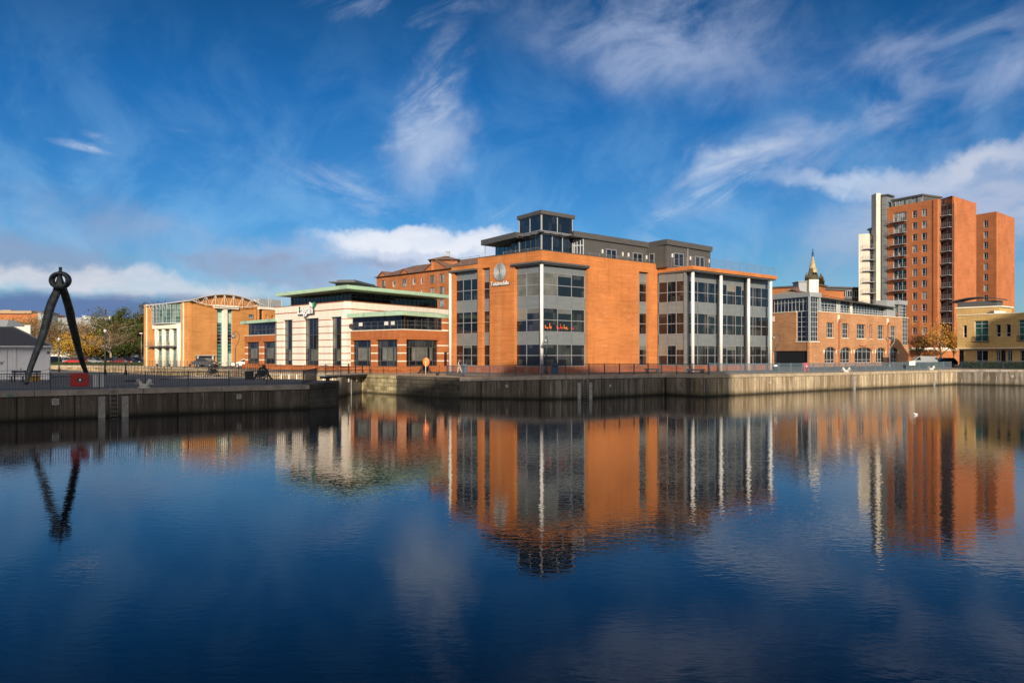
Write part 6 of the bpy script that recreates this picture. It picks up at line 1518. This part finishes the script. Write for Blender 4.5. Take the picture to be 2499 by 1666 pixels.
vent('small square recess on the sunlit wall', F(RQ2[1],RQ2[2]), 1879, 933, .12); vent('small framed recess on the dark far right wall', F(RQ3[0],RQ3[1]), 2471, 918, .14)
t = thing('number_plaque', 'pale green numbered plaque on the coping at lower left', 'plaque', tuple(QL.p(QL.u(24),1.6,.1)))
mb = MB(); u0, u1 = QL.u(13.5), QL.u(35.5); QL.box(mb, u0, u1, QL.z(24,967.5), QL.z(24,959.5), .03, .09); obj('plate', mb, MAT['plaque'], t)
text('011', QL, QL.u(18), QL.z(24,965.8), .095, .13, 'darkframe', t, 'lettering', .01, QL.u(31)-QL.u(18))

for lab, (pa_, Ya), (pb_, Yb), w_ in (('long pale kerb line across the left pavement', (-60,80), (560,84), .3), ('second pale kerb line near the back of the left pavement', (130,96), (520,90), .25)):
    f = F(gp(pa_,Ya), gp(pb_,Yb)); mb = MB(); n_ = int(f.len/1.2)
    for k in range(n_): f.box(mb, f.len*k/n_+.01, f.len*(k+1)/n_-.01, 1.85, 1.96, -w_, 0)
    tag(obj('kerb', mb, MAT['coping'], None, origin=(f.a.x,f.a.y,1.9)), lab, 'kerb')
for lab, px, Y in (('flat dark drain box on the left pavement behind the white bollard', 318, 72), ('dark drain box on the left pavement left of the winches', 402, 76)):
    q = gp(px,Y); mb = MB(); mb.box(q.x-.35,q.x+.35,q.y-.3,q.y+.3,1.88,2.0); mb.box(q.x-.28,q.x+.28,q.y-.24,q.y+.24,2.0,2.04); tag(obj('drain_box', mb, MAT['black'], None, origin=(q.x,q.y,1.9)), lab, 'drain cover')
# lamps
def lamp_straight(label, px, Y, zb, h, group='black lamp posts'):
    q = gp(px, Y); t = thing('street_lamp', label, 'street lamp', (q.x,q.y,zb), group); mb = MB()
    mb.lathe((q.x,q.y,zb), [(.16,0),(.16,.5),(.09,.6),(.07,h-.6),(.05,h-.35)], 8); obj('pole', mb, MAT['black'], t)
    mb = MB(); mb.lathe((q.x,q.y,zb+h-.35), [(.1,0),(.2,.25),(.16,.33),(.02,.42)], 8); obj('lantern', mb, MAT['lightframe'], t)
lamp_straight('black lamp post right of the white shed', 144, 112, 1.95, 4.6); lamp_straight('black lamp post rising above the white slatted board', 256.5, 96, 1.9, 5.3)
lamp_straight('short black post by the second railing post right of the board', 307, 95, 1.9, 1.7)
def swan(label, px, Y, zb, h, r, side, m='black', lant=.42):
    q = gp(px, Y); t = thing('street_lamp', label, 'street lamp', (q.x,q.y,zb), 'swan neck street lamps'); mb = MB()
    pts = [(q.x,q.y,zb),(q.x,q.y,zb+h*.62)]; rad = [.09,.06]
    sgn = side
    for k in range(1, 13):
        a = k/12; x = q.x+(-sgn)*r*1.15*math.sin(math.pi*a*.95) if False else None
    c1 = Vector((q.x, q.y, zb+h*.62)); out = []
    path = [(0,0),(.05,.12),(.22,.3),(.42,.52),(.55,.78),(.52,1.02),(.34,1.22),(.1,1.32),(-.14,1.26),(-.28,1.1)]
    for a, b in path[1:]: out.append((q.x+a*r*1.9*(-sgn), q.y, zb+h*.62+b*h*.29))
    mb.tube(pts+out, rad+[.045]*len(out), 7); mb.lathe((q.x,q.y,zb), [(.16,0),(.15,.6),(.09,.75)], 8); mb.lathe((q.x,q.y,zb+h*.6), [(.06,0),(.11,.05),(.06,.12)], 8); obj('pole', mb, MAT[m], t)
    e = out[-1]; mb = MB(); mb.lathe((e[0],e[1],e[2]-lant*1.15), [(.13*lant/.42,0),(.24*lant/.42,lant*.35),(.25*lant/.42,lant*.75),(.1*lant/.42,lant*.95),(.04,lant*1.2)], 10); obj('lantern', mb, MAT['galv'], t)
swan('swan neck street lamp before the curved roof office', 574.5, 89.5, 1.9, 4.95, .42, -1, 'browntile')
swan('swan neck lamp at the corner column of the big office', 1333, 84.2, 2.25, 3.9, .15, -1, 'rail', .34)
swan('swan neck lamp at the right end of the big office', 1893, 100, 2.25, 4.6, .5, -1, 'rail', .36); bpy.data.objects[-1] if False else None
swan('swan neck lamp near the right end of the arched window office', 2171, 118, 2.25, 4.8, .7, -1, 'galv', .3)
q = gp(345,190); t = thing('street_lamp', 'tall slim car park lamp left of the curved roof office', 'street lamp', (q.x,q.y,GZ)); mb = MB(); mb.tube([(q.x,q.y,GZ),(q.x,q.y,zz(813,190))], [.09,.05], 6); obj('pole', mb, MAT['galv'], t); mb = MB(); mb.box(q.x-.35,q.x+.25,q.y-.1,q.y+.1,zz(814,190),zz(812,190)); obj('lamp_head', mb, MAT['white'], t)

# winches
def winch(label, px, Y, zb, s=1.0, rz=0):
    q = gp(px, Y); t = thing('hand_winch', label, 'winch', (q.x,q.y,zb), 'black lock winches'); Mx = Matrix.Rotation(rz,3,'Z'); T = lambda x,y,z: Vector((q.x,q.y,zb))+Mx@(Vector((x,y,z))*s)
    for sy in (-.25,.25):
        mb = MB(); mb.tube([T(-.75,sy,0),T(-.45,sy,.45),T(-.15,sy,1.0)], .045*s, 5); mb.tube([T(.75,sy,0),T(.45,sy,.45),T(.15,sy,1.0)], .045*s, 5); mb.tube([T(-.45,sy,.45),T(.45,sy,.45)], .035*s, 5); mb.tube([T(-.15,sy,1.0),T(.15,sy,1.0)], .06*s, 5); mb.tube([T(-.45,sy,.45),T(0,sy,0)], .03*s, 4); mb.tube([T(.45,sy,.45),T(0,sy,0)], .03*s, 4); obj('side_frame', mb, MAT['black'], t)
    mb = MB(); mb.lathe(T(0,0,.55), [(.28*s,-.3*s),(.28*s,-.26*s),(.17*s,-.24*s),(.17*s,.24*s),(.28*s,.26*s),(.28*s,.3*s)], 12, Mx@Matrix.Rotation(R(90),3,'X')); obj('drum', mb, MAT['black'], t)
    mb = MB(); mb.torus(T(.25,-.36,.72), .24*s, .035*s, Mx, 16, 5); mb.tube([T(.25,-.36,.48),T(.25,-.36,.96)], .02*s, 4); mb.tube([T(.01,-.36,.72),T(.49,-.36,.72)], .02*s, 4); obj('gear_wheel', mb, MAT['black'], t)
    mb = MB(); mb.tube([T(-.1,-.3,.95),T(-.1,-.5,.95),T(-.1,-.5,1.25),T(-.1,-.62,1.25)], .025*s, 5); mb.ball(T(.1,0,1.12), .16*s, 8, 5); obj('crank', mb, MAT['black'], t)
    return t
winch('black hand winch before the parked grey saloon', 518, 90, 1.92, 1.0, R(55)); winch('large black hand winch beside the black litter bin', 641, 76.5, 1.9, 1.15, R(5))
winch('black hand winch behind the orange lifebuoy', 1037, 88.5, 2.15, 1.05, R(-10)); winch('small winch at the right end of the lock footbridge', 888, 96.5, 2.15, .8, R(10))
def mooring(label, px, Y, zb, r=.24):
    q = gp(px,Y); mb = MB(); mb.lathe((q.x,q.y,zb), [(r,0),(r*.7,.08),(r*.6,.2),(r,.3),(r*.8,.38),(r*.2,.42)], 10); tag(obj('mooring_post', mb, MAT['black'], None, origin=(q.x,q.y,zb)), label, 'mooring post', 'squat black mooring posts')
mooring('squat black mooring post at the tip of the left quay railing', 799.5, 69.8, 1.98); mooring('squat black mooring post left of the shaded quay railing', 1067.5, 84, 2.05, .2)
mooring('small dark mooring post before the left wing of the green roofed office', 1001, 0, 0) if False else None
for px, Y in ((383,141),(413,141),(463,138)): 
    mooring('small black mooring post before the curved roof office, %s of three' % {383:'left',413:'middle',463:'right'}[px], px, Y, 2.33, .22)
# bins and boxes
def bin_(label, px, Y, zb, w, h, m):
    q = gp(px,Y); t = thing('litter_bin', label, 'litter bin', (q.x,q.y,zb)); mb = MB(); mb.box(q.x-w/2,q.x+w/2,q.y-w/2,q.y+w/2,zb,zb+h*.85); mb.box(q.x-w/2-.02,q.x+w/2+.02,q.y-w/2-.02,q.y+w/2+.02,zb+h*.85,zb+h); obj('body', mb, MAT[m], t)
    mb = MB(); mb.box(q.x-w/3,q.x+w/3,q.y-w/2-.03,q.y-w/2+.01,zb+h*.66,zb+h*.8); obj('slot', mb, MAT['black'], t)
bin_('black litter bin on the left quay pavement', 609, 75, 1.9, .58, .85, 'black'); bin_('bright blue litter bin right of the corner column', 1354, 84, 2.26, .72, 1.15, 'blue')
bin_('dull teal litter bin right of the walking person', 1133.5, 90.5, 2.25, .55, 1.0, 'blue')
q = gp(1971,99); t = thing('cabinet', 'red service cabinet behind the steel blue railing', 'cabinet', (q.x,q.y,2.2)); mb = MB(); mb.box(q.x-.32,q.x+.3,99.5,99.9,2.2,3.3); obj('body', mb, MAT['redmetal'], t); mb = MB(); mb.box(q.x-.05,q.x+.12,99.46,99.5,2.7,3.0); obj('label_plate', mb, MAT['signwhite'], t)
q = gp(2221,110); t = thing('notice_board', 'cream notice board fixed on the steel blue railing', 'board', (q.x,q.y,2.2)); mb = MB(); mb.box(q.x-.4,q.x+.4,q.y-.6,q.y-.55,zz(891,110),zz(881,110)); obj('board', mb, MAT['cream'], t)
q = gp(1893,91.5); mb = MB(); mb.box(q.x-.18,q.x+.18,q.y-.04,q.y,zz(893.5,91.5),zz(890.5,91.5)); tag(obj('notice', mb, MAT['signwhite'], None, origin=(q.x,q.y,3)), 'tiny white notice on the railing right of the last column', 'notice')
q = gp(2083,103.2); mb = MB(); mb.box(q.x-.3,q.x+.3,q.y,q.y+.04,zz(896,103),zz(891.5,103)); tag(obj('notice', mb, MAT['rail'], None, origin=(q.x,q.y,3)), 'small dark notice on the railing right of the white bollard', 'notice')
for lab, px, Y, w in (('grey granite bench slab left of the glazed wing column',1592,91.5,1.7), ('grey granite bench slab at the quay corner',1698,87.5,1.9)):
    q = gp(px,Y); t = thing('bench', lab, 'bench', (q.x,q.y,2.25), 'granite bench slabs'); mb = MB(); mb.box(q.x-w/2,q.x+w/2,q.y-.25,q.y+.25,2.58,2.74); obj('seat', mb, MAT['navy'], t)
    mb = MB(); mb.box(q.x-w/2+.1,q.x-w/2+.4,q.y-.22,q.y+.22,2.2,2.58); mb.box(q.x+w/2-.4,q.x+w/2-.1,q.y-.22,q.y+.22,2.2,2.58); obj('support', mb, MAT['navy'], t)
# fingerpost
q = gp(1005,94); t = thing('fingerpost', 'blue and white direction fingerpost left of the orange lifebuoy', 'signpost', (q.x,q.y,2.12)); mb = MB(); mb.lathe((q.x,q.y,0), [(.07,2.1),(.06,zz(839,94)),(.0,zz(838,94))], 8); obj('pole', mb, MAT['galv'], t)
mb = MB(); mb.box(gp(992.5,94).x, q.x-.06, 93.98, 94.02, zz(843,94), zz(840.3,94)); mb.box(q.x+.06, gp(1019.5,94).x, 93.98, 94.02, zz(843,94), zz(840.3,94)); obj('blue_finger', mb, MAT['signblue'], t)
mb = MB(); mb.box(gp(992,94).x, q.x-.06, 93.98, 94.02, zz(846.3,94), zz(843.2,94)); mb.box(q.x+.06, gp(1020,94).x, 93.98, 94.02, zz(845,94), zz(843.2,94)); obj('white_finger', mb, MAT['lightframe'], t)
# orange lifebuoy
q = gp(1040,86.2); t = thing('lifebuoy', 'bright orange round lifebuoy cover on a thin white post', 'lifebuoy', (q.x,q.y,2.1)); mb = MB(); Mx = Matrix.Rotation(R(90),3,'X')
mb.lathe((q.x,q.y,zz(883,86.2)), [(.2,-.09),(.3,-.08),(.36,-.03),(.36,.03),(.3,.08),(.1,.05)], 20, Mx@Matrix.Diagonal(Vector((1,1.32,1)))); obj('cover', mb, MAT['orange'], t)
mb = MB(); mb.tube([(q.x-.05,q.y-.12,2.08),(q.x-.03,q.y-.12,zz(880,86.2))], .03, 6); obj('post', mb, MAT['white'], t)

# lock gate and footbridge
GT = F(gp(829,85.5), gp(886,93.3)); t = thing('lock_gate', 'weathered boarded lock gate with white fender posts', 'lock gate', tuple(GT.p(0,0,0)))
simple(t, 'leaf', 'gate', (0, GT.len*.55, -1, 2.12, -.35, 0), f=GT); simple(t, 'leaf', 'gate', (GT.len*.56, GT.len+.3, -1, 2.12, -.35, -.06), f=GT)
simple(t, 'top_rail', 'black', (-.3, GT.len+.3, 2.0, 2.16, -.5, .12), f=GT)
for px in (850,869.5,883): u = GT.u(px); simple(t, 'fender_post', 'white', (u-.05, u+.05, 1.35, 2.1, .02, .1), f=GT)
u = GT.u(856.5); simple(t, 'rubbing_strip', 'timber', (u-.07, u+.07, -.3, 1.8, .02, .08), f=GT)
mb = MB(); a = gp(826,83.5); mb.box(a.x-.1, a.x+.35, 83.3, 85.6, -1, 1.95); obj('hinge_post', mb, MAT['gate'], t)
FB = F(gp(792,82.5), gp(903,92.8)); t = thing('footbridge', 'narrow dark footbridge with thin railings above the lock gate', 'footbridge', tuple(FB.p(0,2.1,0)))
simple(t, 'deck', 'galv', (0, FB.len, 2.1, 2.24, -.9, .1), f=FB); simple(t, 'beam', 'black', (.3, FB.len-.5, 1.85, 2.1, -.7, -.05), f=FB)
mb = MB()
for o_ in (.05, -.85):
    for z in (2.6, 2.95, 3.3): FB.box(mb, 0, FB.len-.2, z-.015, z+.015, o_-.015, o_+.015)
obj('handrail', mb, MAT['black'], t)
for k in range(7):
    for o_ in (.05, -.85): u = .05+(FB.len-.35)*k/6; mb = MB(); FB.box(mb, u-.03, u+.03, 2.24, 3.32, o_-.028, o_+.028); obj('rail_post', mb, MAT['black'], t)
for px, Y in ((651,96.2),(687,95.5),(706,95.5),(725,95),(744,95),(790,94.4),(812,94.2)):
    q = gp(px,Y); mb = MB(); mb.box(q.x-.06,q.x+.06,q.y-.14,q.y-.02,.9,1.98); tag(obj('fender_post', mb, MAT['white'], None, origin=(q.x,q.y,1)), 'short white fender post on the sunlit dry dock wall', 'fender', 'white fender posts on the dry dock wall')

# gulls
def gull(label, px, py, s=1.0, rz=0):
    Y = EYE*FPX/(py-HOR); q = gp(px,Y); mb = MB(); Mx = Matrix.Rotation(rz,3,'Z'); T = lambda x,y,z: Vector((q.x,q.y,0))+Mx@(Vector((x,y,z))*s)
    mb.tube([T(-.24,0,.12),T(-.14,0,.09),T(0,0,.08),T(.12,0,.09),T(.17,0,.16),T(.2,0,.22),T(.26,0,.22),T(.31,0,.205)], [.01,.05,.085,.07,.035,.042,.02,.006], 8)
    b_ = tag(obj('gull', mb, MAT['signwhite'], None, origin=(q.x,q.y,0)), label, 'gull'); 
    mb = MB(); mb.tube([T(-.28,.0,.15),T(-.1,.0,.14),T(.06,.0,.12)], [.01,.06,.03], 6); obj('folded_wings', mb, MAT['greywall'], b_)
gull('white gull floating on the open water at right', 2235, 1012, .55, R(150)); gull('tiny white gull close under the sunlit quay wall', 2251, 940, .6, R(20))

# person
def person(px, Y, zb):
    q = gp(px,Y); t = thing('person', 'person with dark hair walking in white top, open black jacket and beige trousers', 'person', (q.x,q.y,zb)); H = 1.62
    def skin(name, verts, edges, rad, m, root=0, par=t):
        me = bpy.data.meshes.new(name); me.from_pydata(verts, edges, []); o = bpy.data.objects.new(name, me); COL.objects.link(o); o.parent = par
        me.materials.append(MAT[m]); md = o.modifiers.new('skin', 'SKIN'); sl = me.skin_vertices[0].data
        for i, r in enumerate(rad): sl[i].radius = r if isinstance(r, tuple) else (r, r)
        sl[root].use_root = True; md.use_smooth_shade = True; o.modifiers.new('sub', 'SUBSURF').levels = 1; o.modifiers['sub'].render_levels = 2
        return o
    V = [(0,0,.88),(0,0,1.05),(0,0,1.22),(0,0,1.34),(-.01,0,1.42),(-.03,0,1.50),  # pelvis..head
         (.0,-.15,1.31),(.05,-.2,1.06),(-.08,-.19,.88),(.0,.15,1.31),(-.06,.2,1.07),(-.2,.18,.93),
         (-.02,-.09,.82),(-.14,-.09,.46),(-.2,-.09,.08),(.02,.09,.82),(.1,.09,.46),(.3,.09,.12),(-.30,-.09,.04),(.21,.09,.04),
         (-.13,-.19,.82),(-.25,.18,.87)]
    E = [(0,1),(1,2),(2,3),(3,4),(4,5),(3,6),(6,7),(7,8),(3,9),(9,10),(10,11),(0,12),(12,13),(13,14),(14,18),(0,15),(15,16),(16,17),(17,19),(8,20),(11,21)]
    rad = [(.13,.15),(.11,.13),(.12,.15),(.1,.12),.05,.085,.055,.042,.03,.055,.042,.03,.095,.065,.04,.095,.065,.04,.035,.035,.022,.022]
    body = skin('body', V, E, rad, 'skin')
    skin('trousers', [(0,0,.93),(-.02,-.09,.82),(-.14,-.09,.46),(-.19,-.09,.12),(.02,.09,.82),(.1,.09,.46),(.27,.09,.16)], [(0,1),(1,2),(2,3),(0,4),(4,5),(5,6)], [(.14,.165),.105,.078,.066,.105,.078,.066], 'trousers')
    skin('top', [(-.02,0,.92),(-.02,0,1.1),(-.02,0,1.3)], [(0,1),(1,2)], [(.135,.15),(.125,.14),(.125,.13)], 'top')
    skin('jacket', [(.045,0,.85),(.045,0,1.1),(.045,0,1.33),(.0,-.16,1.31),(.05,-.21,1.06),(-.06,-.2,.92),(.0,.16,1.31),(-.06,.21,1.07),(-.17,.19,.97)], [(0,1),(1,2),(2,3),(3,4),(4,5),(2,6),(6,7),(7,8)], [(.11,.175),(.105,.165),(.1,.15),.07,.058,.045,.07,.058,.045], 'jacket')
    mb = MB(); o3 = Vector((q.x,q.y,zb)); mb.ball(o3+Vector((-.005,0,1.545)), .105, 12, 8, (1,1,1.05)); mb.ball(o3+Vector((.06,0,1.44)), .085, 10, 6, (.8,1,1.5)); obj('hair', mb, MAT['hair'], t)
    mb = MB(); mb.box(q.x+.08,q.x+.34,q.y+.24,q.y+.34,zb+.62,zb+.92); mb.torus(o3+Vector((.2,.29,.98)), .1, .012, None, 12, 4); tag(obj('handbag', mb, MAT['black'], None, origin=(q.x+.2,q.y+.29,zb+.62)), 'small black bag carried by the walking person', 'bag')
person(1121, 89.5, 2.24)

# ------------------------------------------------------------------ unseen brick blocks, added only to throw the shade
def block(label, x0, x1, y0, y1, h):
    t = thing('apartment_building', label, 'apartment building', ((x0+x1)/2,(y0+y1)/2,2.5)); mb = MB(); mb.box(x0,x1,y0,y1,2.4,h); obj('wall', mb, MAT['brick_low'], t)  # invented shade caster, sized for the shadow it throws
    f = F((x1,y1),(x0,y1)); f.n = Vector((0,1)); mb = MB()
    for k in range(int(h/3.2)-1):
        for j in range(int((x1-x0)/3)): mb.box(x0+3*j+.8, x0+3*j+2.2, y1, y1+.05, 4+3.2*k, 5.7+3.2*k)
    if mb.f: obj('windows', mb, MAT['glass'], t)
block('added tall brick shade caster behind the viewer, far left of the near quay', -75, -22, -36, -20, 39.5)
block('added brick shade caster behind the viewer left of centre', -21.9, 12.2, -36, -20, 33.2)
block('added taller brick shade caster directly behind the viewer', 12.3, 29, -36, -20, 36.8)
block('added lower brick shade caster behind the viewer at right', 29.05, 35.9, -36, -20, 35.6)
block('added brick shade caster out of view on the right hand quay', 83, 120, 28, 45, 34.5)
